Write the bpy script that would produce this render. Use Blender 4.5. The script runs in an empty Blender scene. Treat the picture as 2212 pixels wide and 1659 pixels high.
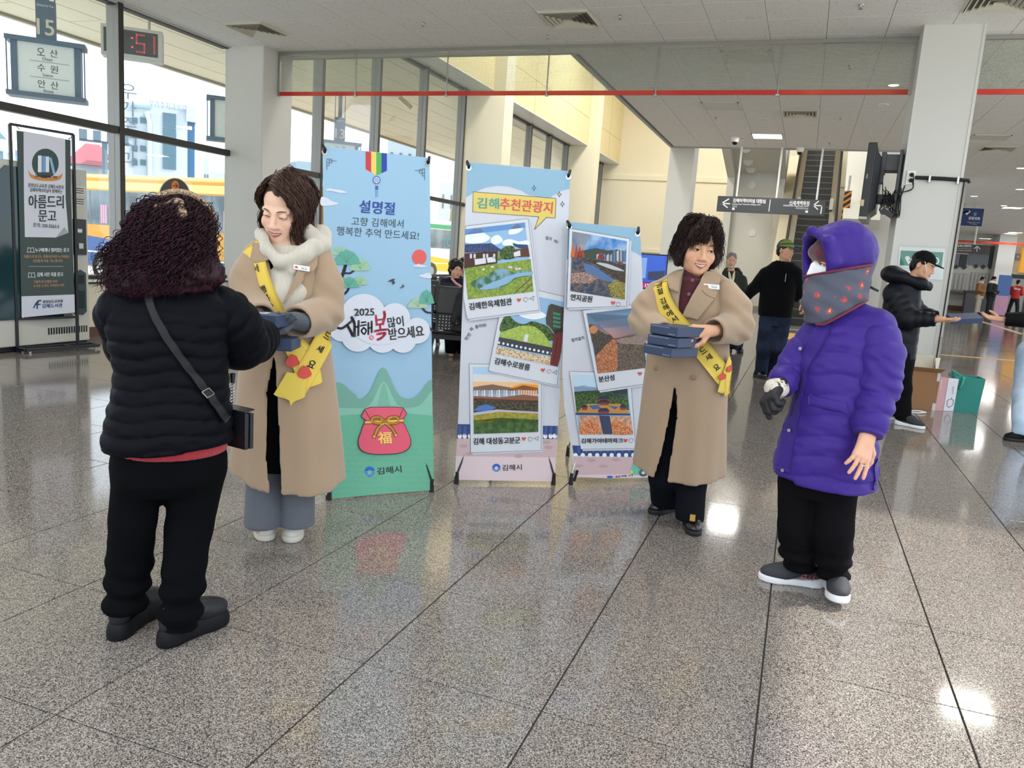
import bpy, math, random
import numpy as np
from mathutils import Matrix, Vector
from mathutils.bvhtree import BVHTree
# ------------------------------------------------------------------ camera, world, sun, exposure
SC = bpy.context.scene
COL = SC.collection
F_PX, YAW, PITCH, ROLL = 1702.647, -0.342931, 0.163653, 0.069054
CAM_H = 1.40
def cam_axes():
 cy, sy, cp, sp, cr, sr = math.cos(YAW), math.sin(YAW), math.cos(PITCH), math.sin(PITCH), math.cos(ROLL), math.sin(ROLL)
 fw = np.array([sy * cp, cy * cp, -sp])
 rt = np.array([cy, -sy, 0.0])
 up = np.cross(rt, fw)
 return np.array([cr * rt + sr * up, -(-sr * rt + cr * up), fw])
AX = cam_axes()
CAMP = np.array([0, 0, CAM_H])
cam = bpy.data.cameras.new('camera')
cam.sensor_width = 36
cam.lens = F_PX / 2212 * 36
cam.clip_start = 0.05
cam.clip_end = 2000
camo = bpy.data.objects.new('camera', cam)
COL.objects.link(camo)
camo.matrix_world = Matrix(((AX[0][0], -AX[1][0], -AX[2][0], 0), (AX[0][1], -AX[1][1], -AX[2][1], 0), (AX[0][2], -AX[1][2], -AX[2][2], CAM_H), (0, 0, 0, 1)))
SC.camera = camo
wd = bpy.data.worlds.new('sky')
SC.world = wd
wd.use_nodes = True
bg = wd.node_tree.nodes['Background']
bg.inputs[0].default_value = (0.80, 0.90, 1.0, 1)
bg.inputs[1].default_value = 3.0
sl = bpy.data.lights.new('sun', 'SUN')
sl.energy = 6.0
sl.angle = 0.02
sl.color = (1, 0.95, 0.87)
so = bpy.data.objects.new('sun', sl)
COL.objects.link(so)
so.rotation_euler = Vector((-0.62, -0.30, -0.72)).to_track_quat('-Z', 'Y').to_euler()
SC.view_settings.view_transform = 'Standard'
SC.view_settings.look = 'None'
SC.view_settings.exposure = -0.28
SC.view_settings.gamma = 1.0
SC.view_settings.use_curve_mapping = False
try:
 SC.cycles.use_denoising = True
 SC.cycles.max_bounces = 8
 SC.cycles.diffuse_bounces = 4
 SC.cycles.glossy_bounces = 3
 SC.cycles.transparent_max_bounces = 12
 SC.cycles.sample_clamp_indirect = 6.0
 SC.cycles.caustics_reflective = False
 SC.cycles.caustics_refractive = False
except Exception:
 pass
def lamp(name, loc, sx, sy, power, rot=(0, 0, 0), col=(1, 0.97, 0.92), parent=None):
 l = bpy.data.lights.new(name, 'AREA')
 l.shape = 'RECTANGLE'
 l.size, l.size_y, l.energy, l.color = sx, sy, power, col
 o = bpy.data.objects.new(name, l)
 COL.objects.link(o)
 o.location = loc
 o.rotation_euler = rot
 if parent:
  o.parent = parent
 return o
# ------------------------------------------------------------------ photograph <-> world measuring helpers
def ray(px, py):
 return AX.T @ np.array([(px - 1106) / F_PX, (py - 829.5) / F_PX, 1.0])
def onz(px, py, z=0.0):
 d = ray(px, py)
 return CAMP + d * ((z - CAM_H) / d[2])
def onx(px, py, x):
 d = ray(px, py)
 return CAMP + d * (x / d[0])
def ony(px, py, y):
 d = ray(px, py)
 return CAMP + d * (y / d[1])
def onplane(px, py, o, n):
 d = ray(px, py)
 return CAMP + d * (np.dot(np.asarray(o) - CAMP, n) / np.dot(d, n))
class Frame:
 """A person's own axes: u across, v away from the viewer, z up, origin on the ground."""
 def __init__(s, x, y):
  d = np.array([x, y]) / math.hypot(x, y)
  s.o = np.array([x, y, 0.0])
  s.u = np.array([d[1], -d[0], 0])
  s.v = np.array([d[0], d[1], 0])
  s.ang = math.atan2(s.u[1], s.u[0])
 def at(s, px, py, v=0.0):
  d = ray(px, py)
  t = ((s.o + s.v * v - CAMP) @ s.v) / (d @ s.v)
  p = CAMP + d * t - s.o
  return np.array([p @ s.u, v, p[2]])
 def loc(s, p):
  p = np.asarray(p, float) - s.o
  return np.array([p @ s.u, p @ s.v, p[2]])
 def wld(s, p):
  return s.o + s.u * p[0] + s.v * p[1] + np.array([0, 0, p[2]])
# ------------------------------------------------------------------ materials
MATS = {}
def lin(c):
 if isinstance(c, str):
  c = [int(c[i:i + 2], 16) / 255 for i in (0, 2, 4)]
  c = [x / 12.92 if x <= 0.04045 else ((x + 0.055) / 1.055) ** 2.4 for x in c]
 return (c[0], c[1], c[2], 1)
def mat(name, col, rough=0.6, metal=0.0, spec=0.5, bump=0.0, bscale=200.0, col2=None, cscale=20.0, cdet=2.0, clo=0.4, chi=0.6, emit=0.0, attr=False, sheen=0.0, stretch=None, coat=0.0):
 """Procedural principled material: flat or noise-mixed colour, optional noise bump."""
 if name in MATS:
  return MATS[name]
 m = bpy.data.materials.new(name)
 m.use_nodes = True
 nt = m.node_tree
 N, L = nt.nodes, nt.links
 b = N['Principled BSDF']
 b.inputs['Base Color'].default_value = lin(col)
 b.inputs['Roughness'].default_value = rough
 b.inputs['Metallic'].default_value = metal
 b.inputs['Specular IOR Level'].default_value = spec
 if sheen:
  b.inputs['Sheen Weight'].default_value = sheen
 if coat:
  b.inputs['Coat Weight'].default_value = coat
  b.inputs['Coat Roughness'].default_value = 0.08
 if emit:
  b.inputs['Emission Color'].default_value = lin(col)
  b.inputs['Emission Strength'].default_value = emit
 tc = None
 if bump or col2 is not None:
  tc = N.new('ShaderNodeTexCoord').outputs['Object']
  if stretch:
   mp = N.new('ShaderNodeMapping')
   mp.inputs['Scale'].default_value = stretch
   L.new(tc, mp.inputs[0])
   tc = mp.outputs[0]
 src = None
 if attr:
  a = N.new('ShaderNodeAttribute')
  a.attribute_name = 'Col'
  src = a.outputs['Color']
  L.new(src, b.inputs['Base Color'])
 if col2 is not None:
  n = N.new('ShaderNodeTexNoise')
  n.inputs['Scale'].default_value = cscale
  n.inputs['Detail'].default_value = cdet
  L.new(tc, n.inputs['Vector'])
  r = N.new('ShaderNodeValToRGB')
  r.color_ramp.elements[0].position = clo
  r.color_ramp.elements[1].position = chi
  r.color_ramp.elements[0].color = lin(col)
  r.color_ramp.elements[1].color = lin(col2)
  L.new(n.outputs['Fac'], r.inputs[0])
  L.new(r.outputs[0], b.inputs['Base Color'])
 if bump:
  n = N.new('ShaderNodeTexNoise')
  n.inputs['Scale'].default_value = bscale
  n.inputs['Detail'].default_value = 3
  L.new(tc, n.inputs['Vector'])
  bp = N.new('ShaderNodeBump')
  bp.inputs['Strength'].default_value = bump
  bp.inputs['Distance'].default_value = 0.01
  L.new(n.outputs['Fac'], bp.inputs['Height'])
  L.new(bp.outputs[0], b.inputs['Normal'])
 MATS[name] = m
 return m
def flat(c):
 return mat('ink_' + c, c, 0.55, spec=0.3)
def glass_mat(name, tint=(1, 1, 1), ior=1.45, wires=None):
 """Thin architectural pane: clear with a Fresnel sheen, optional wire mesh in the glass."""
 if name in MATS:
  return MATS[name]
 m = bpy.data.materials.new(name)
 m.use_nodes = True
 N, L = m.node_tree.nodes, m.node_tree.links
 N.remove(N['Principled BSDF'])
 out = N['Material Output']
 t = N.new('ShaderNodeBsdfTransparent')
 t.inputs[0].default_value = (*tint, 1)
 g = N.new('ShaderNodeBsdfGlossy')
 g.inputs['Roughness'].default_value = 0.02
 lw = N.new('ShaderNodeLayerWeight')
 pw = N.new('ShaderNodeMath'); pw.operation = 'POWER'; pw.inputs[1].default_value = 4.0
 L.new(lw.outputs['Facing'], pw.inputs[0])
 fr = N.new('ShaderNodeMath'); fr.operation = 'MULTIPLY_ADD'; fr.inputs[1].default_value = 0.85; fr.inputs[2].default_value = 0.03
 L.new(pw.outputs[0], fr.inputs[0])
 mx = N.new('ShaderNodeMixShader')
 L.new(fr.outputs[0], mx.inputs[0])
 L.new(t.outputs[0], mx.inputs[1])
 L.new(g.outputs[0], mx.inputs[2])
 sh = mx.outputs[0]
 if wires:
  tc = N.new('ShaderNodeTexCoord').outputs['Object']
  sp = N.new('ShaderNodeSeparateXYZ')
  L.new(tc, sp.inputs[0])
  outs = []
  for ax in (0, 2):
   a = N.new('ShaderNodeMath'); a.operation = 'MODULO'; a.inputs[1].default_value = wires[0]
   ad = N.new('ShaderNodeMath'); ad.operation = 'ADD'; ad.inputs[1].default_value = 50.0
   L.new(sp.outputs[ax], ad.inputs[0])
   L.new(ad.outputs[0], a.inputs[0])
   c = N.new('ShaderNodeMath'); c.operation = 'LESS_THAN'; c.inputs[1].default_value = wires[1]
   L.new(a.outputs[0], c.inputs[0])
   outs.append(c.outputs[0])
  mxm = N.new('ShaderNodeMath'); mxm.operation = 'MAXIMUM'
  L.new(outs[0], mxm.inputs[0]); L.new(outs[1], mxm.inputs[1])
  d = N.new('ShaderNodeBsdfDiffuse')
  d.inputs[0].default_value = (0.42, 0.44, 0.40, 1)
  m2 = N.new('ShaderNodeMixShader')
  L.new(mxm.outputs[0], m2.inputs[0]); L.new(sh, m2.inputs[1]); L.new(d.outputs[0], m2.inputs[2])
  sh = m2.outputs[0]
 L.new(sh, out.inputs[0])
 MATS[name] = m
 return m
# ------------------------------------------------------------------ object helpers
def tag(o, label=None, cat=None, group=None, kind=None):
 if label:
  o['label'] = label
 if cat:
  o['category'] = cat
 if group:
  o['group'] = group
 if kind:
  o['kind'] = kind
 return o
def empty(name, loc=(0, 0, 0), rz=0.0, **k):
 o = bpy.data.objects.new(name, None)
 o.empty_display_size = 0.1
 COL.objects.link(o)
 o.location = [float(x) for x in loc]
 o.rotation_euler = (0, 0, rz)
 return tag(o, **k)
def link(name, me, parent=None, loc=None, rz=0.0, **k):
 o = bpy.data.objects.new(name, me)
 COL.objects.link(o)
 if parent is not None:
  o.parent = parent
 if loc is not None:
  o.location = [float(x) for x in loc]
 if rz:
  o.rotation_euler = (0, 0, rz)
 return tag(o, **k)
def copy_tree(o, parent=None):
 c = o.copy()
 COL.objects.link(c)
 if parent is not None:
  c.parent = parent
 for ch in list(o.children):
  copy_tree(ch, c)
 return c
def mesh_np(name, V, Fq, mats, smooth=True, cols=None, midx=None):
 me = bpy.data.meshes.new(name)
 V = np.asarray(V, np.float32)
 Fq = np.asarray(Fq, np.int32)
 n = Fq.shape[1]
 me.vertices.add(len(V))
 me.vertices.foreach_set('co', V.ravel())
 me.loops.add(Fq.size)
 me.loops.foreach_set('vertex_index', Fq.ravel())
 me.polygons.add(len(Fq))
 me.polygons.foreach_set('loop_start', np.arange(0, Fq.size, n, dtype=np.int32))
 me.polygons.foreach_set('loop_total', np.full(len(Fq), n, np.int32))
 for m in (mats if isinstance(mats, (list, tuple)) else [mats]):
  me.materials.append(m)
 if midx is not None:
  me.polygons.foreach_set('material_index', np.asarray(midx, np.int32))
 me.update(calc_edges=True)
 me.polygons.foreach_set('use_smooth', np.full(len(Fq), smooth, bool))
 if cols is not None:
  a = me.color_attributes.new('Col', 'FLOAT_COLOR', 'POINT')
  c4 = np.ones((len(V), 4), np.float32)
  c4[:, :3] = cols
  a.data.foreach_set('color', c4.ravel())
 me.validate(verbose=False)
 return me
class MB:
 """Collects polygons of several materials and links them as one mesh object."""
 def __init__(s):
  s.v, s.f, s.mi, s.ms, s.m = [], [], [], [], 0
 def use(s, m):
  if m not in s.ms:
   s.ms.append(m)
  s.m = s.ms.index(m)
  return s
 def poly(s, pts):
  b = len(s.v)
  s.v += [tuple(float(x) for x in p) for p in pts]
  s.f.append(tuple(range(b, b + len(pts))))
  s.mi.append(s.m)
  return s
 def add(s, V, Fs):
  b = len(s.v)
  s.v += [tuple(float(x) for x in p) for p in V]
  for f in Fs:
   s.f.append(tuple(int(i) + b for i in f))
   s.mi.append(s.m)
  return s
 def box(s, lo, hi):
  (a, b, c), (d, e, f) = lo, hi
  return s.add([(a, b, c), (d, b, c), (d, e, c), (a, e, c), (a, b, f), (d, b, f), (d, e, f), (a, e, f)],
                     [(0, 3, 2, 1), (4, 5, 6, 7), (0, 1, 5, 4), (1, 2, 6, 5), (2, 3, 7, 6), (3, 0, 4, 7)])
 def obox(s, c, ax, ay, az):
  """Box about c with half-axis vectors."""
  c, ax, ay, az = (np.asarray(q, float) for q in (c, ax, ay, az))
  V = [c + i * ax + j * ay + k * az for k in (-1, 1) for i, j in ((-1, -1), (1, -1), (1, 1), (-1, 1))]
  return s.add(V, [(0, 3, 2, 1), (4, 5, 6, 7), (0, 1, 5, 4), (1, 2, 6, 5), (2, 3, 7, 6), (3, 0, 4, 7)])
 def bar(s, a, b, w, h, up=(0, 0, 1)):
  a, b = np.asarray(a, float), np.asarray(b, float)
  d = b - a
  L = np.linalg.norm(d)
  d /= L
  x = np.cross(d, up)
  if np.linalg.norm(x) < 1e-6:
   x = np.cross(d, (1, 0, 0))
  x /= np.linalg.norm(x)
  y = np.cross(x, d)
  return s.obox((a + b) / 2, x * w / 2, y * h / 2, d * L / 2)
 def prism(s, pts, off):
  """Closed outline pts (3-D) pushed along vector off."""
  n = len(pts)
  P = [np.asarray(p, float) for p in pts]
  Q = [p + np.asarray(off, float) for p in P]
  return s.add(P + Q, [tuple(range(n))[::-1], tuple(range(n, 2 * n))] + [(i, (i + 1) % n, n + (i + 1) % n, n + i) for i in range(n)])
 def tube(s, pts, r, n=8, cap=True):
  V, Fs = tube_np(pts, r, n, cap)
  return s.add(V, Fs)
 def cyl(s, a, b, r, n=16, r2=None):
  return s.tube([a, b], [r, r if r2 is None else r2], n)
 def disc(s, c, nrm, r, n=20, ry=None, up=(0, 0, 1)):
  c, nrm = np.asarray(c, float), np.asarray(nrm, float)
  x = np.cross(up, nrm)
  if np.linalg.norm(x) < 1e-6:
   x = np.array([1.0, 0, 0])
  x /= np.linalg.norm(x)
  y = np.cross(nrm, x)
  y /= np.linalg.norm(y)
  ry = ry or r
  return s.poly([c + x * r * math.cos(t) + y * ry * math.sin(t) for t in np.linspace(0, 2 * math.pi, n, endpoint=False)])
 def lathe(s, prof, n=20, c=(0, 0, 0)):
  V, Fs = [], []
  for r, z in prof:
   for t in np.linspace(0, 2 * math.pi, n, endpoint=False):
    V.append((c[0] + r * math.cos(t), c[1] + r * math.sin(t), c[2] + z))
  for i in range(len(prof) - 1):
   for j in range(n):
    k = (j + 1) % n
    Fs.append((i * n + j, i * n + k, (i + 1) * n + k, (i + 1) * n + j))
  Fs.append(tuple(range(n))[::-1])
  Fs.append(tuple(range((len(prof) - 1) * n, len(prof) * n)))
  return s.add(V, Fs)
 def mesh(s, name, smooth=False):
  me = bpy.data.meshes.new(name)
  me.from_pydata(s.v, [], s.f)
  for m in s.ms:
   me.materials.append(m)
  me.polygons.foreach_set('material_index', s.mi)
  if smooth:
   me.polygons.foreach_set('use_smooth', [True] * len(s.f))
  me.update()
  return me
 def obj(s, name, m=None, parent=None, smooth=False, loc=None, rz=0.0, bevel=0.0, **k):
  if m is not None and not s.ms:
   s.ms = [m]
  o = link(name, s.mesh(name, smooth), parent, loc, rz, **k)
  if bevel:
   b = o.modifiers.new('edge', 'BEVEL')
   b.width = bevel
   b.segments = 2
   b.limit_method = 'ANGLE'
  if smooth:
   try:
    o.data.set_sharp_from_angle(angle=0.7)
   except Exception:
    pass
  return o
def tube_np(pts, r, n=8, cap=True):
 P = np.asarray(pts, float)
 m = len(P)
 r = np.full(m, r, float) if np.isscalar(r) else np.asarray(r, float)
 T = np.gradient(P, axis=0)
 T /= np.linalg.norm(T, axis=1)[:, None] + 1e-12
 ref = np.array([0, 0, 1.0]) if abs(T[0][2]) < 0.9 else np.array([1.0, 0, 0])
 x = np.cross(T[0], ref)
 x /= np.linalg.norm(x)
 V = []
 a = np.linspace(0, 2 * math.pi, n, endpoint=False)
 ca, sa = np.cos(a)[:, None], np.sin(a)[:, None]
 for i in range(m):
  x = x - T[i] * (x @ T[i])
  x /= np.linalg.norm(x) + 1e-12
  y = np.cross(T[i], x)
  V.append(P[i] + r[i] * (ca * x + sa * y))
 V = np.concatenate(V)
 Fs = []
 for i in range(m - 1):
  for j in range(n):
   k = (j + 1) % n
   Fs.append((i * n + j, i * n + k, (i + 1) * n + k, (i + 1) * n + j))
 if cap:
  Fs.append(tuple(range(n))[::-1])
  Fs.append(tuple(range((m - 1) * n, m * n)))
 return V, Fs
# ------------------------------------------------------------------ lettering
_TX = {}
def glyphs(body):
 k = body
 if k not in _TX:
  cu = bpy.data.curves.new('lettering', 'FONT')
  cu.body = body
  cu.resolution_u = 3
  ob = bpy.data.objects.new('lettering', cu)
  me = ob.to_mesh()
  V = np.array([v.co[:2] for v in me.vertices]) if len(me.vertices) else np.zeros((0, 2))
  Fs = [tuple(p.vertices) for p in me.polygons]
  ob.to_mesh_clear()
  bpy.data.objects.remove(ob)
  if len(V):
   lo, hi = V.min(0), V.max(0)
   V = (V - lo) / np.maximum(hi - lo, 1e-6)
  _TX[k] = (V, Fs)
 return _TX[k]
def letter(mb, body, bl, br, tl, m, bold=0.0, push=(0, 0, 0)):
 """Lay a line of text in the parallelogram bottom-left, bottom-right, top-left."""
 V, Fs = glyphs(body)
 bl, br, tl = (np.asarray(q, float) for q in (bl, br, tl))
 mb.use(m)
 e = bold * np.linalg.norm(tl - bl)
 dx, dy = (br - bl) / np.linalg.norm(br - bl) * e, (tl - bl) / np.linalg.norm(tl - bl) * e
 nn = np.cross(dx, dy) if bold else np.zeros(3)
 nn = nn / max(np.linalg.norm(nn), 1e-12) * (1e-4 + 3e-5 * np.linalg.norm(bl[:2]))
 for i, (p, q) in enumerate(((0, 0),) if not bold else ((-1, -0.6), (1, 0.6), (-1, 0.6), (1, -0.6))):
  mb.add([bl + (br - bl) * a + (tl - bl) * b + dx * p + dy * q + nn * i + np.asarray(push) for a, b in V], Fs)
class Print:
 """Flat printed artwork on a real plane; outlines are measured off the photograph."""
 def __init__(s, o, n, step=0.0006):
  s.o, s.n = np.asarray(o, float), np.asarray(n, float) / np.linalg.norm(n)
  s.mb, s.k, s.step = MB(), 1, step
 def pt(s, p, k=None):
  q = onplane(p[0], p[1], s.o, s.n)
  return q + s.n * s.step * (s.k if k is None else k)
 def up(s):
  s.k += 1
  return s
 def poly(s, pts, c):
  s.mb.use(c if not isinstance(c, str) else flat(c))
  s.mb.poly([s.pt(p) for p in pts])
  return s
 def ell(s, c, rx, ry, col, a=0.0, n=24):
  ca, sa = math.cos(a), math.sin(a)
  return s.poly([(c[0] + rx * math.cos(t) * ca - ry * math.sin(t) * sa, c[1] + rx * math.cos(t) * sa + ry * math.sin(t) * ca) for t in np.linspace(0, 2 * math.pi, n, endpoint=False)], col)
 def line(s, pts, w, col, close=False):
  P = [np.asarray(p, float) for p in pts]
  if close:
   P.append(P[0])
  s.mb.use(flat(col))
  for a, b in zip(P, P[1:]):
   d = b - a
   L = np.linalg.norm(d)
   if L < 1e-6:
    continue
   d /= L
   q = np.array([-d[1], d[0]]) * w / 2
   a2, b2 = a - d * w * 0.4, b + d * w * 0.4
   s.mb.poly([s.pt(a2 - q), s.pt(b2 - q), s.pt(b2 + q), s.pt(a2 + q)])
  return s
 def text(s, body, bl, br, h, col, bold=0.0, tl=None):
  """bl, br: baseline ends in photograph pixels; h: cap height in pixels (perpendicular), or tl given."""
  bl, br = np.asarray(bl, float), np.asarray(br, float)
  if tl is None:
   d = br - bl
   d /= np.linalg.norm(d)
   tl = bl + np.array([d[1], -d[0]]) * h
  letter(s.mb, body, s.pt(bl), s.pt(br), s.pt(tl), flat(col), bold)
  return s
 def obj(s, name, parent=None, **k):
  o = s.mb.obj(name, parent=parent, **k)
  s.mb = MB()
  return o
def blob(pts, n=6):
 """Closed Catmull-Rom curve through pts."""
 P = [np.asarray(p, float) for p in pts]
 out = []
 m = len(P)
 for i in range(m):
  a, b, c, d = P[i - 1], P[i], P[(i + 1) % m], P[(i + 2) % m]
  for t in np.linspace(0, 1, n, endpoint=False):
   out.append(0.5 * ((2 * b) + (-a + c) * t + (2 * a - 5 * b + 4 * c - d) * t * t + (-a + 3 * b - 3 * c + d) * t ** 3))
 return out
def spline(pts, n=8):
 """Open Catmull-Rom curve through pts."""
 P = [np.asarray(p, float) for p in pts]
 P = [2 * P[0] - P[1]] + P + [2 * P[-1] - P[-2]]
 out = []
 for i in range(1, len(P) - 2):
  a, b, c, d = P[i - 1:i + 3]
  for t in np.linspace(0, 1, n, endpoint=False):
   out.append(0.5 * ((2 * b) + (-a + c) * t + (2 * a - 5 * b + 4 * c - d) * t * t + (-a + 3 * b - 3 * c + d) * t ** 3))
 out.append(P[-2])
 return np.array(out)
# ------------------------------------------------------------------ continuous surfaces: signed-distance fields + surface nets
def axis_steps(lo, hi, step, fine=()):
 out, x = [], lo
 while x < hi:
  out.append(x)
  st = step
  for a, b, f in fine:
   if a - st <= x <= b:
    st = min(st, f)
  x += st
 out.append(hi)
 return np.array(out, np.float32)
def rot(rx=0, ry=0, rz=0):
 return np.array(Matrix.Rotation(rz, 3, 'Z') @ Matrix.Rotation(ry, 3, 'Y') @ Matrix.Rotation(rx, 3, 'X'))
def basis(y, z):
 """Rotation whose local -Y looks along y and local Z near z."""
 y = -np.asarray(y, float)
 y /= np.linalg.norm(y)
 x = np.cross(y, z)
 x /= np.linalg.norm(x)
 return np.array([x, y, np.cross(x, y)]).T
class Sdf:
 def __init__(s, lo, hi, step=0.008, fine=None):
  fine = fine or ((), (), ())
  s.ax = [axis_steps(lo[i], hi[i], step, fine[i]) for i in range(3)]
  s.D = np.full([len(a) for a in s.ax], 0.5, np.float32)
  s.step = step
  s.R, s.o, s.k = np.eye(3), np.zeros(3), 0.01
 def frame(s, o=(0, 0, 0), R=None):
  s.o = np.asarray(o, float)
  s.R = np.eye(3) if R is None else np.asarray(R, float)
  return s
 def apply(s, lo, hi, fn, k=None, op='u'):
  k = s.k if k is None else k
  lo, hi = np.asarray(lo, float), np.asarray(hi, float)
  c = np.array([[(lo, hi)[(i >> j) & 1][j] for j in range(3)] for i in range(8)]) @ s.R.T + s.o
  pad = 2 * k + 2 * s.step + 0.012
  sl = []
  for j in range(3):
   a = np.searchsorted(s.ax[j], c[:, j].min() - pad)
   b = np.searchsorted(s.ax[j], c[:, j].max() + pad)
   if op == 'i':
    a, b = 0, len(s.ax[j])
   if b <= a:
    return s
   sl.append(slice(a, b))
  sl = tuple(sl)
  X = s.ax[0][sl[0]][:, None, None] - np.float32(s.o[0])
  Y = s.ax[1][sl[1]][None, :, None] - np.float32(s.o[1])
  Z = s.ax[2][sl[2]][None, None, :] - np.float32(s.o[2])
  R = s.R.astype(np.float32)
  if np.allclose(R, np.eye(3)):
   x, y, z = X, Y, Z
  else:
   x, y, z = (R[0, i] * X + R[1, i] * Y + R[2, i] * Z for i in range(3))
  d = fn(x, y, z)
  A = s.D[sl]
  k = np.float32(max(k, 1e-5))
  if op == 'u':
   h = np.clip(0.5 + 0.5 * (A - d) / k, 0, 1)
   s.D[sl] = A + (d - A) * h - k * h * (1 - h)
  else:
   if op == 's':
    d = -d
   h = np.clip(0.5 - 0.5 * (A - d) / k, 0, 1)
   s.D[sl] = A + (d - A) * h + k * h * (1 - h)
  return s
 def ell(s, c, r, k=None, op='u', a=None):
  c, r = np.asarray(c, np.float32), np.asarray(r if np.ndim(r) else (r, r, r), np.float32)
  if a is not None:
   R0, o0 = s.R, s.o
   s.frame(s.o + s.R @ c, s.R @ rot(*a))
   s.ell((0, 0, 0), r, k, op)
   s.R, s.o = R0, o0
   return s
  def fn(x, y, z):
   px, py, pz = (x - c[0]) / r[0], (y - c[1]) / r[1], (z - c[2]) / r[2]
   k0 = np.sqrt(px * px + py * py + pz * pz)
   k1 = np.sqrt((px / r[0]) ** 2 + (py / r[1]) ** 2 + (pz / r[2]) ** 2)
   return k0 * (k0 - 1) / np.maximum(k1, 1e-3)
  return s.apply(c - r, c + r, fn, k, op)
 def cap(s, a, b, ra, rb=None, k=None, op='u', fl=None, rip=None):
  """Tapered capsule; fl = (direction, factor) flattens its section; rip(t) adds to the radius."""
  a, b = np.asarray(a, np.float32), np.asarray(b, np.float32)
  rb = ra if rb is None else rb
  ab = b - a
  L2 = max(float(ab @ ab), 1e-8)
  R = max(ra, rb) + (0.02 if rip else 0)
  def fn(x, y, z):
   px, py, pz = x - a[0], y - a[1], z - a[2]
   t = np.clip((px * ab[0] + py * ab[1] + pz * ab[2]) / L2, 0, 1)
   qx, qy, qz = px - t * ab[0], py - t * ab[1], pz - t * ab[2]
   if fl is not None:
    n = np.asarray(fl[0], np.float32)
    n = n / np.linalg.norm(n)
    dn = (qx * n[0] + qy * n[1] + qz * n[2]) * np.float32(fl[1] - 1)
    qx, qy, qz = qx + dn * n[0], qy + dn * n[1], qz + dn * n[2]
   r = ra + (rb - ra) * t
   if rip is not None:
    r = r + rip(t)
   d = np.sqrt(qx * qx + qy * qy + qz * qz) - r
   return d * np.float32(1 / fl[1] ** 0.5) if fl is not None and fl[1] > 1 else d
  return s.apply(np.minimum(a, b) - R, np.maximum(a, b) + R, fn, k, op)
 def chain(s, pts, rs, k=None, op='u', fl=None, rip=None):
  rs = [rs] * len(pts) if np.isscalar(rs) else rs
  L = [0.0]
  for p, q in zip(pts, pts[1:]):
   L.append(L[-1] + float(np.linalg.norm(np.asarray(q) - np.asarray(p))))
  for i in range(len(pts) - 1):
   f = None
   if rip:
    f = (lambda i: lambda t: rip(L[i] + t * (L[i + 1] - L[i])))(i)
   s.cap(pts[i], pts[i + 1], rs[i], rs[i + 1], k, op, fl, f)
  return s
 def loft(s, rows, k=None, op='u', fold=None, e=2.0, round_=0.0, grow=0.0):
  """Upright body of elliptical sections; rows of (z, cx, cy, rx, ry); fold(theta, z) scales the radius."""
  A = np.asarray(sorted(rows, key=lambda r: r[0]), np.float32)
  zz = A[:, 0]
  lo = (np.min(A[:, 1] - A[:, 3]) - 0.03, np.min(A[:, 2] - A[:, 4]) - 0.03, zz[0])
  hi = (np.max(A[:, 1] + A[:, 3]) + 0.03, np.max(A[:, 2] + A[:, 4]) + 0.03, zz[-1])
  dz = np.linspace(zz[0], zz[-1], 200)
  T = []
  for i in range(1, 5):
   w = np.interp(dz, zz, A[:, i])
   kk = np.ones(9) / 9
   w2 = np.convolve(np.pad(w, 4, mode='edge'), kk, 'valid')
   T.append(w2.astype(np.float32))
  def fn(x, y, z):
   zf = z.ravel() if z.size == z.shape[2] else z
   cx, cy, rx, ry = (np.interp(zf, dz, t).astype(np.float32) for t in T)
   if z.size == z.shape[2]:
    cx, cy, rx, ry = (t[None, None, :] for t in (cx, cy, rx, ry))
   rx, ry = np.maximum(rx + grow, 0.005), np.maximum(ry + grow, 0.005)
   if fold is not None:
    f = fold(np.arctan2(y - cy, x - cx), z)
    rx, ry = rx * f, ry * f
   px, py = (x - cx) / rx, (y - cy) / ry
   if e == 2.0:
    k0 = np.sqrt(px * px + py * py)
    k1 = np.sqrt((px / rx) ** 2 + (py / ry) ** 2)
    d = k0 * (k0 - 1) / np.maximum(k1, 0.5)
   else:
    k0 = (np.abs(px) ** e + np.abs(py) ** e) ** (1 / e)
    d = (k0 - 1) * np.minimum(rx, ry)
   return np.maximum(d, np.maximum(zz[0] - z, z - zz[-1]))
  return s.apply(lo, hi, fn, k, op)
 def rbox(s, c, h, r=0.005, k=None, op='u'):
  c, h = np.asarray(c, np.float32), np.asarray(h, np.float32)
  def fn(x, y, z):
   q = [np.abs(v - c[i]) - h[i] + r for i, v in enumerate((x, y, z))]
   o = np.sqrt(sum(np.maximum(v, 0) ** 2 for v in q))
   return o + np.minimum(np.maximum(np.maximum(q[0], q[1]), q[2]), 0) - np.float32(r)
  return s.apply(c - h, c + h, fn, k, op)
 def cut(s, fn, k=0.004, op='i'):
  return s.apply(s_lo(s), s_hi(s), fn, k, op)
 def add_all(s, fn):
  """Displace the whole field by fn(x, y, z)."""
  s.D += fn(s.ax[0][:, None, None], s.ax[1][None, :, None], s.ax[2][None, None, :]).astype(np.float32)
  return s
 def nets(s):
  D = s.D
  S = (D < 0)
  c = sum(S[i:S.shape[0] - 1 + i, j:S.shape[1] - 1 + j, k:S.shape[2] - 1 + k].astype(np.int8) for i in (0, 1) for j in (0, 1) for k in (0, 1))
  mk = (c > 0) & (c < 8)
  I, J, K = np.nonzero(mk)
  idx = np.full(mk.shape, -1, np.int32)
  idx[I, J, K] = np.arange(len(I))
  off = [(i, j, k) for i in (0, 1) for j in (0, 1) for k in (0, 1)]
  val = [D[I + o[0], J + o[1], K + o[2]] for o in off]
  acc = np.zeros((len(I), 3), np.float32)
  cnt = np.zeros(len(I), np.float32)
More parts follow.
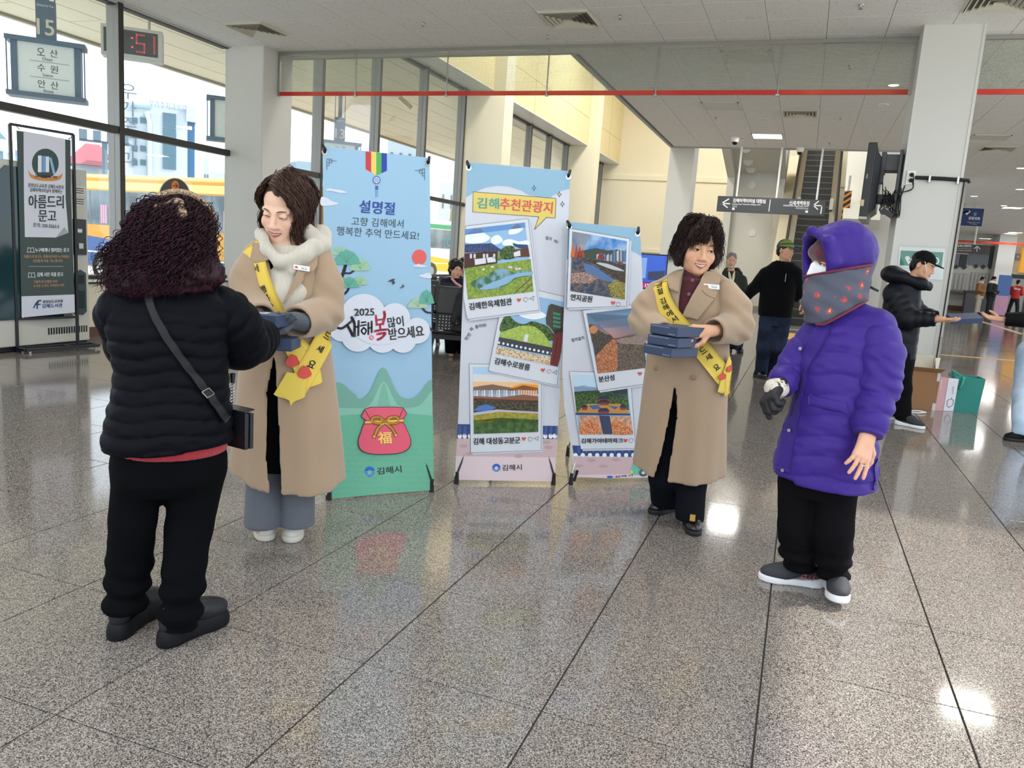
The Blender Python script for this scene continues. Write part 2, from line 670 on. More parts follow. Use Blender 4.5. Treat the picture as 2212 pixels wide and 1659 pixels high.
  for a in range(8):
   for b in range(a + 1, 8):
    df = [off[b][q] - off[a][q] for q in range(3)]
    if sum(map(abs, df)) != 1:
     continue
    va, vb = val[a], val[b]
    m = (va < 0) != (vb < 0)
    t = np.where(m, va / np.where(va - vb == 0, 1, va - vb), 0)
    for q in range(3):
     acc[:, q] += np.where(m, off[a][q] + t * df[q], 0)
    cnt += m
  acc /= np.maximum(cnt, 1)[:, None]
  V = np.empty_like(acc)
  for q, ii in enumerate((I, J, K)):
   A = s.ax[q]
   V[:, q] = A[ii] + acc[:, q] * (A[ii + 1] - A[ii])
  Q = []
  for q in range(3):
   u, w = (q + 1) % 3, (q + 2) % 3
   sl0 = [slice(None)] * 3
   sl1 = [slice(None)] * 3
   sl0[q], sl1[q] = slice(0, -1), slice(1, None)
   for t in (u, w):
    sl0[t] = sl1[t] = slice(1, -1)
   a, b = S[tuple(sl0)], S[tuple(sl1)]
   E = np.argwhere(a != b)
   if not len(E):
    continue
   ins = a[tuple(E.T)]
   base = E.copy()
   base[:, u] += 1
   base[:, w] += 1
   def cell(du, dw):
    p = base.copy()
    p[:, u] -= du
    p[:, w] -= dw
    return idx[p[:, 0], p[:, 1], p[:, 2]]
   f = np.stack([cell(1, 1), cell(0, 1), cell(0, 0), cell(1, 0)], 1)
   f[~ins] = f[~ins][:, ::-1]
   Q.append(f)
  Q = np.concatenate(Q)
  Q = Q[(Q >= 0).all(1)]
  return V, Q
 def obj(s, name, m, parent=None, col=None, smooth=1, disp=None, flip=False, **kw):
  V, Q = s.nets()
  for _ in range(smooth):
   V = relax(V, Q)
  if disp is not None:
   V = V + normals(V, Q) * disp(V)[:, None]
  me = mesh_np(name, V, Q, m, True, None if col is None else col(V))
  return link(name, me, parent, **kw)
def s_lo(s):
 return [a[0] for a in s.ax]
def s_hi(s):
 return [a[-1] for a in s.ax]
def relax(V, Q, f=0.5):
 acc = np.zeros_like(V)
 cnt = np.zeros(len(V), np.float32)
 for a in range(4):
  for b in ((a + 1) % 4, (a + 3) % 4):
   for q in range(3):
    acc[:, q] += np.bincount(Q[:, a], V[Q[:, b], q], len(V))
   cnt += np.bincount(Q[:, a], minlength=len(V))
 return (V + (acc / np.maximum(cnt, 1)[:, None] - V) * f).astype(np.float32)
def normals(V, Q):
 n = np.cross(V[Q[:, 2]] - V[Q[:, 0]], V[Q[:, 3]] - V[Q[:, 1]])
 N = np.zeros_like(V)
 for a in range(4):
  for q in range(3):
   N[:, q] += np.bincount(Q[:, a], n[:, q], len(V))
 return N / (np.linalg.norm(N, axis=1)[:, None] + 1e-12)
def noise3(P, scale, seed=0):
 """Smooth value noise in -1..1."""
 P = np.asarray(P, float) * scale + seed * 17.31
 i = np.floor(P).astype(np.int64)
 f = P - i
 f = f * f * (3 - 2 * f)
 def h(a, b, c):
  n = (a * 374761393 + b * 668265263 + c * 2147483647 + seed * 974711) & 0xffffffff
  n = ((n ^ (n >> 13)) * 1274126177) & 0xffffffff
  return ((n ^ (n >> 16)) & 0xffff) / 32767.5 - 1
 r = 0
 for a in (0, 1):
  for b in (0, 1):
   for c in (0, 1):
    w = (f[:, 0] if a else 1 - f[:, 0]) * (f[:, 1] if b else 1 - f[:, 1]) * (f[:, 2] if c else 1 - f[:, 2])
    r = r + w * h(i[:, 0] + a, i[:, 1] + b, i[:, 2] + c)
 return r
class Drape:
 """Projects flat pieces (sash, lapel, badge, lettering) on to a garment along the wearer's v axis."""
 def __init__(s, field=None, VQ=None):
  V, Q = VQ if VQ is not None else field.nets()
  s.bvh = BVHTree.FromPolygons([Vector(v) for v in V.tolist()], Q.tolist())
 def hit(s, u, z, lift, back=False, d=(0, 1, 0), o=None):
  d = Vector(d)
  p = Vector((u, 0, z)) - d * 1.2 if o is None else Vector(o)
  q = s.bvh.ray_cast(p, d)
  if q[0] is None:
   q = s.bvh.find_nearest(Vector((u, -0.12, z)))
   n = q[1]
   return np.array(q[0]) + np.array(n) * lift
  n = q[1] if q[1].dot(d) < 0 else -q[1]
  n = (n - d).normalized()
  return np.array(q[0]) + np.array(n) * lift
def ribbon(drape, cen, half, lift=0.006, thick=0.003, n=6, m=40):
 """Band following (u, z) centreline with half width(s): list of (p, halfvec)."""
 C = spline(cen, max(2, m // (len(cen) - 1)))
 T = np.gradient(C, axis=0)
 T /= np.linalg.norm(T, axis=1)[:, None] + 1e-9
 Nn = np.stack([-T[:, 1], T[:, 0]], 1)
 H = np.interp(np.linspace(0, 1, len(C)), np.linspace(0, 1, len(half)), half)
 A = []
 for i in range(len(C)):
  for j in range(n + 1):
   p = C[i] + Nn[i] * H[i] * (2 * j / n - 1)
   A.append(drape.hit(p[0], p[1], lift))
 A = np.array(A).reshape(len(C), n + 1, 3)
 return A, C, Nn, H
def smooth_rows(A, it=3):
 for _ in range(it):
  B = A.copy()
  B[1:-1] = (A[:-2] + 2 * A[1:-1] + A[2:]) / 4
  A = B
 return A
def sheet_mesh(name, A, m, thick=0.003):
 """Thin solid sheet from a grid of points."""
 a, b = A.shape[:2]
 n = np.cross(np.gradient(A, axis=0), np.gradient(A, axis=1))
 n /= np.linalg.norm(n, axis=2)[:, :, None] + 1e-12
 V = np.concatenate([(A + n * thick / 2).reshape(-1, 3), (A - n * thick / 2).reshape(-1, 3)])
 N = a * b
 F = []
 for i in range(a - 1):
  for j in range(b - 1):
   q = (i * b + j, i * b + j + 1, (i + 1) * b + j + 1, (i + 1) * b + j)
   F.append(q[::-1])
   F.append(tuple(N + t for t in q))
 rim = [i * b for i in range(a)] + [(a - 1) * b + j for j in range(1, b)] + [i * b + b - 1 for i in range(a - 2, -1, -1)] + [j for j in range(b - 2, 0, -1)]
 for p, q in zip(rim, rim[1:] + rim[:1]):
  F.append((p, q, N + q, N + p))
 return mesh_np(name, V, F, m, True)
def drape_poly(drape, name, poly, m, parent=None, lift=0.006, thick=0.006, res=0.008, curl=None, **k):
 """A filled outline in (u, z) laid on a garment: a grid clipped to the outline, with thickness."""
 P = np.asarray(poly, float)
 lo, hi = P.min(0), P.max(0)
 nu, nz = max(4, int((hi[0] - lo[0]) / res)), max(4, int((hi[1] - lo[1]) / res))
 # scan-line rows keep the outline exact
 rows = []
 for zz in np.linspace(lo[1] + 1e-5, hi[1] - 1e-5, nz + 1):
  xs = []
  for a, b in zip(P, np.roll(P, -1, 0)):
   if (a[1] - zz) * (b[1] - zz) < 0:
    xs.append(a[0] + (b[0] - a[0]) * (zz - a[1]) / (b[1] - a[1]))
  if len(xs) < 2:
   continue
  l, r = min(xs), max(xs)
  row = []
  for t in np.linspace(0, 1, nu + 1):
   u = l + (r - l) * t
   q = drape.hit(u, zz, lift)
   if curl is not None:
    q = q + curl(u, zz)
   row.append(q)
  rows.append(row)
 A = smooth_rows(np.array(rows), 1)
 return link(name, sheet_mesh(name, A, m, thick), parent, **k)
# ------------------------------------------------------------------ the hall: floor, ceiling, walls, windows
CZ = 4.13          # ceiling
WX = -8.4          # window wall
TX0, TXP, TY0, TYP = 0.024, 0.6325, 2.185, 0.6505     # floor joints
CX0, CXP, CY0, CYP = -3.24, 0.6275, 8.93, 0.64        # ceiling joints
random.seed(4)
def granite():
 m = bpy.data.materials.new('polished_granite')
 m.use_nodes = True
 N, L = m.node_tree.nodes, m.node_tree.links
 b = N['Principled BSDF']
 g = N.new('ShaderNodeNewGeometry').outputs['Position']
 n1 = N.new('ShaderNodeTexNoise'); n1.inputs['Scale'].default_value = 210; n1.inputs['Detail'].default_value = 3; n1.inputs['Roughness'].default_value = 0.75
 v = N.new('ShaderNodeTexVoronoi'); v.inputs['Scale'].default_value = 330
 n3 = N.new('ShaderNodeTexNoise'); n3.inputs['Scale'].default_value = 1.3
 for n in (n1, v, n3):
  L.new(g, n.inputs['Vector'])
 r = N.new('ShaderNodeValToRGB')
 for i, (p, c) in enumerate(((0.30, '2e2b2a'), (0.44, '686260'), (0.56, '8d8680'), (0.70, 'b5aca2'))):
  e = r.color_ramp.elements[i] if i < 2 else r.color_ramp.elements.new(p)
  e.position = p
  e.color = lin(c)
 mx = N.new('ShaderNodeMix'); mx.data_type = 'FLOAT'; mx.inputs[0].default_value = 0.42
 L.new(n1.outputs['Fac'], mx.inputs[2])
 sp = N.new('ShaderNodeSeparateColor'); L.new(v.outputs['Color'], sp.inputs[0])
 L.new(sp.outputs[0], mx.inputs[3])
 L.new(mx.outputs[0], r.inputs[0])
 L.new(r.outputs[0], b.inputs['Base Color'])
 r2 = N.new('ShaderNodeMapRange'); r2.inputs[3].default_value = 0.05; r2.inputs[4].default_value = 0.13
 L.new(n3.outputs['Fac'], r2.inputs[0]); L.new(r2.outputs[0], b.inputs['Roughness'])
 bp = N.new('ShaderNodeBump'); bp.inputs['Strength'].default_value = 0.02; bp.inputs['Distance'].default_value = 0.01
 L.new(n3.outputs['Fac'], bp.inputs['Height'])
 b.inputs['Specular IOR Level'].default_value = 0.6
 return m
def ceiling_board():
 m = bpy.data.materials.new('fissured_ceiling_board')
 m.use_nodes = True
 N, L = m.node_tree.nodes, m.node_tree.links
 b = N['Principled BSDF']
 g = N.new('ShaderNodeNewGeometry').outputs['Position']
 mp = N.new('ShaderNodeMapping'); mp.inputs['Rotation'].default_value = (0, 0, 0.7); mp.inputs['Scale'].default_value = (1, 2.6, 1)
 L.new(g, mp.inputs[0])
 n1 = N.new('ShaderNodeTexNoise'); n1.inputs['Scale'].default_value = 34; n1.inputs['Detail'].default_value = 2
 L.new(mp.outputs[0], n1.inputs['Vector'])
 r = N.new('ShaderNodeValToRGB')
 r.color_ramp.elements[0].position, r.color_ramp.elements[1].position = 0.29, 0.34
 r.color_ramp.elements[0].color, r.color_ramp.elements[1].color = lin('8f8f8b'), lin('f0efeb')
 L.new(n1.outputs['Fac'], r.inputs[0])
 L.new(r.outputs[0], b.inputs['Base Color'])
 b.inputs['Roughness'].default_value = 0.9
 return m
GRAN = granite()
BOARD = ceiling_board()
M_JOINT = mat('dark_floor_joint', '3a3532', 0.7)
M_GRID = mat('ceiling_joint', '8d8d8a', 0.8)
M_WALL = mat('white_plaster', 'd3d2cc', 0.75, bump=0.03, bscale=60)
M_CREAM = mat('cream_plaster', 'efe6cc', 0.8, bump=0.03, bscale=60)
M_YEL = mat('warm_lit_cream_plaster', 'e6d7a8', 0.8, bump=0.04, bscale=40)  # cream plaster; the void's warm light is put into its colour
M_ALU = mat('grey_window_metal', '8f8e8b', 0.4, 0.6, bump=0.02)
M_DARK = mat('dark_window_metal', '3c3834', 0.45, 0.3)
M_BROWN = mat('brown_baseboard', '6b4a41', 0.5)
M_STEEL = mat('brushed_steel', 'b5b3ae', 0.28, 0.9)
M_BLACK = mat('black_plastic', '17171a', 0.4)
M_RUB = mat('black_rubber', '111113', 0.65)
M_WHITE = mat('white_paint', 'f2f2ef', 0.5)
M_CHROME = mat('chrome', 'd5d5d5', 0.12, 1.0)
PANE = glass_mat('window_glass', (0.97, 0.985, 0.985))
def chamfer_tile(name, sx, sy, h, c, m, down=False):
 b = MB().use(m)
 s = -1 if down else 1
 x, y = sx / 2, sy / 2
 R = [[(-x, -y), (x, -y), (x, y), (-x, y)], [(-x + c, -y + c), (x - c, -y + c), (x - c, y - c), (-x + c, y - c)]]
 V = [(p, q, -h * s) for p, q in R[0]] + [(p, q, -c * s) for p, q in R[0]] + [(p, q, 0) for p, q in R[1]]
 Fs = [(i, (i + 1) % 4, 4 + (i + 1) % 4, 4 + i) for i in range(4)] + [(4 + i, 4 + (i + 1) % 4, 8 + (i + 1) % 4, 8 + i) for i in range(4)] + [(8, 9, 10, 11)]
 if down:
  Fs = [f[::-1] for f in Fs]
 b.add(V, Fs)
 return b
def px_area(x, y, z, a, b):
 P = []
 for q in ((x, y), (x + a, y), (x + a, y + b), (x, y + b)):
  c = AX @ (np.array([q[0], q[1], z]) - CAMP)
  if c[2] < 0.3:
   return 0
  P.append((F_PX * c[0] / c[2] + 1106, F_PX * c[1] / c[2] + 829.5))
 P = np.array(P)
 if P[:, 0].max() < 0 or P[:, 0].min() > 2212 or P[:, 1].max() < 0 or P[:, 1].min() > 1659:
  return 0
 P = np.clip(P, (0, 0), (2212, 1659))
 x, y = P[:, 0], P[:, 1]
 return abs(np.dot(x, np.roll(y, -1)) - np.dot(y, np.roll(x, -1))) / 2
# floor -----------------------------------------------------------
fb = MB().use(M_JOINT)
fb.poly([(-8.4, -1.2, -0.006), (3.7, -1.2, -0.006), (3.7, 10.8, -0.006), (16, 10.8, -0.006), (16, 52, -0.006), (-8.4, 52, -0.006)])
floor = fb.obj('floor', kind='structure')
cells = []
for i in range(-15, 26):
 for j in range(-26, 77):
  x, y = TX0 + i * TXP, TY0 + j * TYP
  if x < WX - 0.6 or x > 15.4 or y > 51 or y < -1.2 or (x > 3.1 and y < 10.3):
   continue
  x1 = max(x, WX)
  cells.append((px_area(x1, y, 0, TXP, TYP), x, y))
cells.sort(key=lambda c: -c[0])
tm = chamfer_tile('floor_tile', TXP - 0.0065, TYP - 0.005, 0.006, 0.0012, GRAN).mesh('floor_tile')
rest = MB().use(GRAN)
for n, (a, x, y) in enumerate(cells):
 cx, cy = x + TXP / 2, y + TYP / 2
 if n < 290 and x > WX:
  link('floor_tile', tm, floor, (cx, cy, 0))
 else:
  rest.poly([(max(x + 0.002, WX), y + 0.002, 0), (x + TXP - 0.002, y + 0.002, 0), (x + TXP - 0.002, y + TYP - 0.002, 0), (max(x + 0.002, WX), y + TYP - 0.002, 0)])
rest.obj('floor_tile_field', parent=floor, kind='stuff')
M_GUIDE = mat('tan_guide_strip', 'c79f6b', 0.4)
for name, ps, w in (('guide_strip', [(2105, 690), (2212, 723)], 0.22), ('guide_strip', [(2030, 766), (2225, 782)], 0.16)):
 g = MB().use(M_GUIDE)
 p, q = onz(*ps[0]), onz(*ps[1])
 g.bar(p + [0, 0, 0.002], q + [0, 0, 0.002], w, 0.004)
 g.obj(name, parent=floor)
tp = MB().use(mat('yellow_tactile_plate', 'c9a052', 0.5))
for a in range(2):
 for b in range(3):
  c = np.array([-0.35 + a * 0.31, 18.1 + b * 0.62, 0.003])
  tp.obox(c, (0.15, 0, 0), (0, 0.30, 0), (0, 0, 0.004))
  for q in range(4):
   tp.obox(c + [-0.105 + q * 0.07, 0, 0.006], (0.016, 0, 0), (0, 0.27, 0), (0, 0, 0.003))
tp.obj('tactile_paving', parent=floor)
# ceiling ---------------------------------------------------------
VX, VY0, VY1 = -3.3, 10.8, 19.25          # edge of the void beside the window wall, far edge of the slab
cb = MB().use(M_GRID)
cb.box((WX, -1.2, CZ + 0.012), (3.65, VY0, CZ + 0.5))
cb.box((VX, VY0, CZ + 0.012), (5.6, VY1, CZ + 0.5))
cb.box((2.6, VY1, CZ + 0.012), (16, 52, CZ + 0.5))
ceiling = cb.obj('ceiling', kind='structure')
cells = []
for i in range(-9, 31):
 for j in range(-36, 68):
  x, y = CX0 + i * CXP, CY0 + j * CYP
  if x + CXP < WX or x > 16 or y > 51 or y < -1.1 or (x > 3.1 and y < VY0 - 0.3) or (x > 5.0 and y < VY1 - 0.3):
   continue
  if y + CYP / 2 > VY0 and x + CXP / 2 < VX:
   continue
  if y + CYP / 2 > VY1 and x + CXP / 2 < 2.6:
   continue
  cells.append((px_area(x, y, CZ, CXP, CYP), x, y))
cells.sort(key=lambda c: -c[0])
tm = chamfer_tile('ceiling_tile', CXP - 0.005, CYP - 0.003, 0.012, 0.002, BOARD, True).mesh('ceiling_tile')
rest = MB().use(BOARD)
for n, (a, x, y) in enumerate(cells):
 cx, cy = x + CXP / 2, y + CYP / 2
 if n < 290 and x > WX:
  link('ceiling_tile', tm, ceiling, (cx, cy, CZ))
 else:
  rest.poly([(max(x + 0.002, WX), y + 0.002, CZ), (max(x + 0.002, WX), y + CYP - 0.002, CZ), (x + CXP - 0.003, y + CYP - 0.002, CZ), (x + CXP - 0.003, y + 0.002, CZ)])
rest.obj('ceiling_tile_field', parent=ceiling, kind='stuff')
e = MB().use(mat('slab_edge_trim', 'b9bab7', 0.5))
e.box((VX - 0.03, VY0, CZ - 0.03), (VX, VY1, CZ + 0.5))
e.box((WX, VY0, CZ - 0.012), (VX, VY0 + 0.03, CZ + 0.5))
e.box((VX, VY1, CZ - 0.02), (2.6, VY1 + 0.03, CZ + 0.5))
e.box((WX, -5, CZ - 0.02), (WX + 0.04, 10.05, CZ + 0.5))
e.obj('ceiling_edge_trim', parent=ceiling)
# roof over the double-height part and the upper hall
rf = MB().use(M_CREAM)
rf.box((-9.2, 9.0, 9.0), (16, 40, 9.3))
rf.obj('roof', kind='structure')
# window wall -----------------------------------------------------
SILL = 0.72
wl = MB().use(M_CREAM)
wl.box((WX - 0.25, -5, -0.01), (WX, 46, SILL - 0.03))
wall_w = wl.obj('wall_left', kind='structure')
sb = MB().use(M_WHITE)
sb.box((WX - 0.25, -5, SILL - 0.03), (WX + 0.05, 46, SILL))
sb.use(M_DARK)
sb.box((WX, -5, SILL - 0.055), (WX + 0.03, 46, SILL - 0.03))
sb.obj('window_sill', parent=wall_w)
bb = MB().use(M_BROWN)
bb.box((WX, -5, 0), (WX + 0.015, 46, 0.12))
bb.obj('baseboard_left', kind='structure')
def window(n, y0, y1, ztop, mull, ztr):
 fr = MB().use(M_DARK)
 fr.box((WX - 0.12, y0, ztop - 0.08), (WX, y1, ztop))
 fr.box((WX - 0.12, y0, SILL), (WX, y1, SILL + 0.05))
 w = fr.obj('window_%d' % n, kind='structure')
 ys = [y0] + mull + [y1]
 for y in mull:
  m = MB().use(M_ALU)
  m.box((WX - 0.15, y, SILL), (WX + 0.05, y + 0.07, ztop))
  m.use(M_DARK)
  m.box((WX + 0.05, y - 0.004, SILL), (WX + 0.055, y + 0.074, ztop))  # dark strip paints the shade of the unlit room-side face
  m.obj('mullion', parent=w)
 for a, b in zip(ys, ys[1:]):
  a2 = a + (0.07 if a in mull else 0)
  t = MB().use(M_DARK)
  t.box((WX - 0.06, a2, ztr - 0.05), (WX + 0.045, b, ztr + 0.035))
  t.obj('transom', parent=w)
  for z0, z1 in ((SILL, ztr - 0.05), (ztr + 0.035, ztop - 0.08)):
   p = MB().use(PANE)
   p.box((WX - 0.045, a2, z0), (WX - 0.035, b, z1))
   p.obj('pane', parent=w)
 return w
window(1, -5.0, 10.05, CZ + 0.05, [-2.5, 1.0, 4.5, 7.98], 2.61)
window(2, 10.72, 18.9, 5.36, [12.42, 14.4, 16.45, 18.55], 2.55)
window(3, 19.5, 27.9, 5.36, [21.6, 23.6, 25.6, 27.55], 2.55)
window(4, 28.5, 36.9, 5.36, [30.4, 32.6, 34.6, 36.5], 2.55)
window(5, 37.5, 45.0, 5.36, [39.5, 41.5, 43.5], 2.55)
up = MB().use(M_YEL)
up.box((WX - 0.2, 10.05, 5.36), (-7.75, 46, 9.0))
up.use(M_WHITE)
up.box((WX, 10.72, 5.34), (-7.75, 46, 5.36))
upper = up.obj('wall_left_upper', kind='structure')
jt = MB().use(mat('plaster_joint', 'b9a97c', 0.8))
for y in (13, 15.5, 22, 25.2, 31, 34.2, 40):
 jt.box((-7.752, y, 5.36), (-7.746, y + 0.012, 8.9))
jt.box((-7.752, 10.8, 6.25), (-7.746, 46, 6.262))
jt.obj('plaster_joint', parent=upper)
for y in (18.9, 27.9, 36.9, 45.0):
 p = MB().use(M_CREAM)
 p.box((WX - 0.2, y, 0), (-7.44, y + 0.6, 9.0))
 p.use(M_BROWN)
 p.box((WX, y - 0.012, 0), (-7.428, y + 0.612, 0.12))
 p.obj('pier', kind='structure')
def column(name, x0, x1, y0, y1, z1, m=M_WALL):
 c = MB().use(m)
 w = 0.015
 c.prism([(x0 + w, y0, 0), (x1 - w, y0, 0), (x1, y0 + w, 0), (x1, y1, 0), (x0, y1, 0), (x0, y0 + w, 0)], (0, 0, z1))
 return c.obj(name, kind='structure')
column('column', -8.47, -7.78, 10.05, 10.75, 9.0)
column('column', 0.885, 1.478, 9.95, 10.72, CZ + 0.02)
column('column', -3.35, -2.76, 19.3, 19.95, 9.0)
column('column', 4.9, 5.5, 19.3, 19.95, CZ + 0.02)
cg = MB().use(mat('corner_guard', 'd3d2cd', 0.45))
for x in (0.883, 1.452):
 cg.box((x, 9.944, 0), (x + 0.028, 9.952, CZ))
cg.obj('corner_guard', parent=bpy.data.objects['column.001'])
# smoke curtain of wired glass between the columns
WIRE = glass_mat('wired_glass', (0.93, 0.95, 0.92), wires=(0.017, 0.0016))
M_RED = mat('red_tape', 'c8281e', 0.5, col2='d8582e', cscale=1.3, clo=0.45, chi=0.7)
def curtain(x0, x1, y, rods, z0=3.53, z1=CZ, label=''):
 r = empty('smoke_curtain', (x0, y, z1), label=label, cat='smoke curtain')
 g = MB().use(WIRE)
 g.box((0, -0.004, z0 - z1), (x1 - x0, 0.004, 0))
 g.obj('glass_pane', parent=r)
 t = MB().use(M_RED)
 t.box((0, -0.012, z0 - z1 - 0.025), (x1 - x0, 0.012, z0 - z1 + 0.03))
 t.obj('red_edge_strip', parent=r)
 f = MB().use(M_STEEL)
 f.box((0, -0.025, -0.045), (x1 - x0, 0.025, 0.0))
 f.box((0, -0.02, z0 - z1 - 0.03), (0.035, 0.02, 0))
 f.box((x1 - x0 - 0.035, -0.02, z0 - z1 - 0.03), (x1 - x0, 0.02, 0))
 f.obj('rail', parent=r)
 for x in rods:
  k = MB().use(M_STEEL)
  k.cyl((x - x0, -0.018, 0), (x - x0, -0.018, z0 - z1 - 0.03), 0.009, 8)
  k.box((x - x0 - 0.02, -0.03, z0 - z1 - 0.04), (x - x0 + 0.02, 0.01, z0 - z1 - 0.02))
  k.obj('tie_rod', parent=r)
 return r
curtain(-7.78, 0.885, 10.41, [ony(p, 165, 10.41)[0] for p in (770, 967, 1184, 1420, 1684)], label='wired glass smoke curtain with a red lower edge spanning the two nearest white columns')
curtain(1.478, 3.6, 10.41, [3.1], label='wired glass smoke curtain starting at the far side of the column with the television')
# ceiling fittings ------------------------------------------------
M_VENT = mat('vent_enamel', 'd9d5c5', 0.5)
M_VDARK = mat('vent_shadow_gap', '77746c', 0.7)
def diffuser(x, y, label, s=0.31):
 r = empty('ceiling_vent', (x, y, CZ), label=label, cat='ceiling vent', group='square air diffusers')
 f = MB().use(M_VENT)
 for a in range(4):
  R = rot(0, 0, a * math.pi / 2)
  P = [(-s, -s, 0.0), (s, -s, 0.0), (s - 0.03, -s + 0.03, -0.022), (-s + 0.03, -s + 0.03, -0.022)]
  f.poly([R @ np.array(p) for p in P][::-1])
  P = [(-s + 0.03, -s + 0.03, -0.022), (s - 0.03, -s + 0.03, -0.022), (s - 0.033, -s + 0.033, -0.004), (-s + 0.033, -s + 0.033, -0.004)]
  f.poly([R @ np.array(p) for p in P][::-1])
 f.obj('vent_frame', parent=r)
 b = MB().use(M_VDARK)
 b.box((-s + 0.03, -s + 0.03, -0.006), (s - 0.03, s - 0.03, -0.004))  # dark sheet puts the shade between the rings into colour
 b.obj('shade_backing', parent=r)
 for k in range(5):
  o, i = s - 0.035 - 0.054 * k, s - 0.062 - 0.054 * k
  v = MB().use(M_VENT)
  for a in range(4):
   R = rot(0, 0, a * math.pi / 2)
   P = [(-o, -o, -0.034), (o, -o, -0.034), (i, -i, -0.010), (-i, -i, -0.010)]
   v.poly([R @ np.array(p) for p in P])
   v.poly([R @ (np.array(p) + [0, 0, 0.004]) for p in P][::-1])
  v.obj('vent_ring', parent=r)
 return r
diffuser(-7.28, 9.25, 'square metal ceiling air diffuser beside the window wall column')
diffuser(-2.92, 9.27, 'square metal ceiling air diffuser nearest above the middle of the smoke curtain')
diffuser(1.45, 9.2, 'large looking square air diffuser cut by the top edge above the television column')
diffuser(-0.42, 15.0, 'square air diffuser beyond the smoke curtain next to the round speaker grille')
diffuser(3.3, 18.6, 'square air diffuser beyond the television column, nearer of two there')
diffuser(3.3, 24.9, 'smaller looking square air diffuser far down the ceiling past the television column')
M_PANEL = mat('lit_panel', 'ffffff', 0.5, emit=6.0)
M_OFF = mat('unlit_panel', 'dcdcd8', 0.5)
def panel(x, y, on, label=None, w=0.31, d=0.31, power=60, group=None):
 r = empty('ceiling_light', (x, y, CZ), label=label or 'lit square ceiling light panel out of view', cat='ceiling light', group=group)
 f = MB().use(M_VENT)
 for a, b in (((-w, -d), (w, -d + 0.025)), ((-w, d - 0.025), (w, d)), ((-w, -d), (-w + 0.025, d)), ((w - 0.025, -d), (w, d))):
  f.box((a[0], a[1], -0.012), (b[0], b[1], 0.0))
 f.obj('light_frame', parent=r)
 g = MB().use(M_PANEL if on else M_OFF)
 g.box((-w + 0.02, -d + 0.02, -0.008), (w - 0.02, d - 0.02, -0.004))
 g.obj('diffuser_panel', parent=r)
 if on:
  lamp('panel_lamp', (0, 0, -0.02), 2 * w - 0.05, 2 * d - 0.05, power, parent=r)
 return r
panel(-1.07, 17.5, True, 'lit rectangular ceiling light panel beyond the smoke curtain, between two dome cameras')
panel(-1.05, 11.12, False, 'unlit ceiling panel seen through the wired glass curtain')
panel(-1.69, 14.38, False, 'unlit ceiling panel with a double rim below the red strip')
panel(2.9, 17.3, False, 'unlit ceiling panel just past the television column')
for x, y in ((2.68, 11.25), (-4.8, 4.7), (-1.07, 4.7), (2.68, 4.7), (-4.8, 0.3), (-1.07, 0.3), (2.68, 0.3)):  # unseen panels; all but the first added to light the hall
 panel(x, y, True, power=45, group='lit ceiling panels outside the picture')
for x, y in ((2.68, 24), (5.0, 17.5), (6.4, 24), (6.4, 32), (9.5, 32), (9.5, 40), (6.4, 40), (9.5, 46)):
 panel(x, y, True, 'lit ceiling light panel in the distant ticket hall', power=45, group='lit ceiling panels of the ticket hall')
def downlight(x, y, on, label, r=0.085):
 o = empty('downlight', (x, y, CZ), label=label, cat='downlight')
 b = MB().use(M_WHITE)
 b.lathe([(r, 0), (r, -0.008), (r * 0.86, -0.012), (r * 0.8, -0.002)], 20)
 b.obj('rim', parent=o)
 g = MB().use(mat('lit_lamp_disc', 'fff6e4', 0.4, emit=9.0) if on else mat('dim_lamp_disc', 'c9c7c0', 0.3, 0.3))
 g.disc((0, 0, -0.006), (0, 0, -1), r * 0.8)
 g.obj('lamp_disc', parent=o)
 return o
downlight(0.85, 12.83, True, 'lit round downlight just above the red strip near the television column')
downlight(0.83, 14.25, False, 'dim round downlight below the red strip near the television column')
for x, y in ((-5.4, 13.5), (-5.4, 19), (-5.4, 24.5), (-3.0, 29), (1.2, 27), (1.2, 22)):
 r = panel(x, y, True, power=330 if x < 0 else 120, w=0.6, d=0.6, label='large lit roof panel added unseen to brighten the double height space', group='added roof panels above the void')  # roof panels added out of view to brighten the void walls
 r.location.z = 9.0
downlight(-1.07, 15.63, False, 'flat round speaker grille in the ceiling beside an air diffuser', 0.12)
for (x, y), lb in (((4.35, 21.5), 'nearest of the ticket hall downlights'), ((5.3, 26), 'second of the ticket hall downlights'), ((4.6, 28.4), 'third of the ticket hall downlights'), ((6.0, 31.3), 'farthest of the ticket hall downlights')):
 downlight(x, y, True, 'lit round downlight, ' + lb, 0.12)
# sprinklers
for k, ((x, y), lb) in enumerate(zip(((0.2, 9.18), (-2.31, 9.25), (-4.8, 9.26), (0.22, 11.7), (-3.4, 9.95), (-1.9, 15.5), (-1.6, 17.9), (0.25, 15.4), (2.6, 12.4), (0.15, 18.3)),
                                 ('near the television column', 'beside the middle air diffuser', 'between two air diffusers over the columns', 'behind the wired glass near the lit downlight', 'just before the smoke curtain', 'under the double rimmed panel', 'by the first dome camera', 'beyond the red strip over the purple coat', 'past the television column', 'close to the slab edge by the escalator'))):
 o = empty('sprinkler_head', (x, y, CZ), label='tiny ceiling sprinkler head ' + lb, cat='sprinkler')
 b = MB().use(M_CHROME)
 b.lathe([(0.035, 0), (0.03, -0.008), (0.012, -0.01), (0.012, -0.03)], 12)
 b.obj('rosette', parent=o)
 b = MB().use(M_STEEL)
 b.lathe([(0.022, -0.036), (0.022, -0.040)], 10)
 b.cyl((0.01, 0, -0.03), (0.01, 0, -0.038), 0.003, 6)
 b.obj('deflector', parent=o)
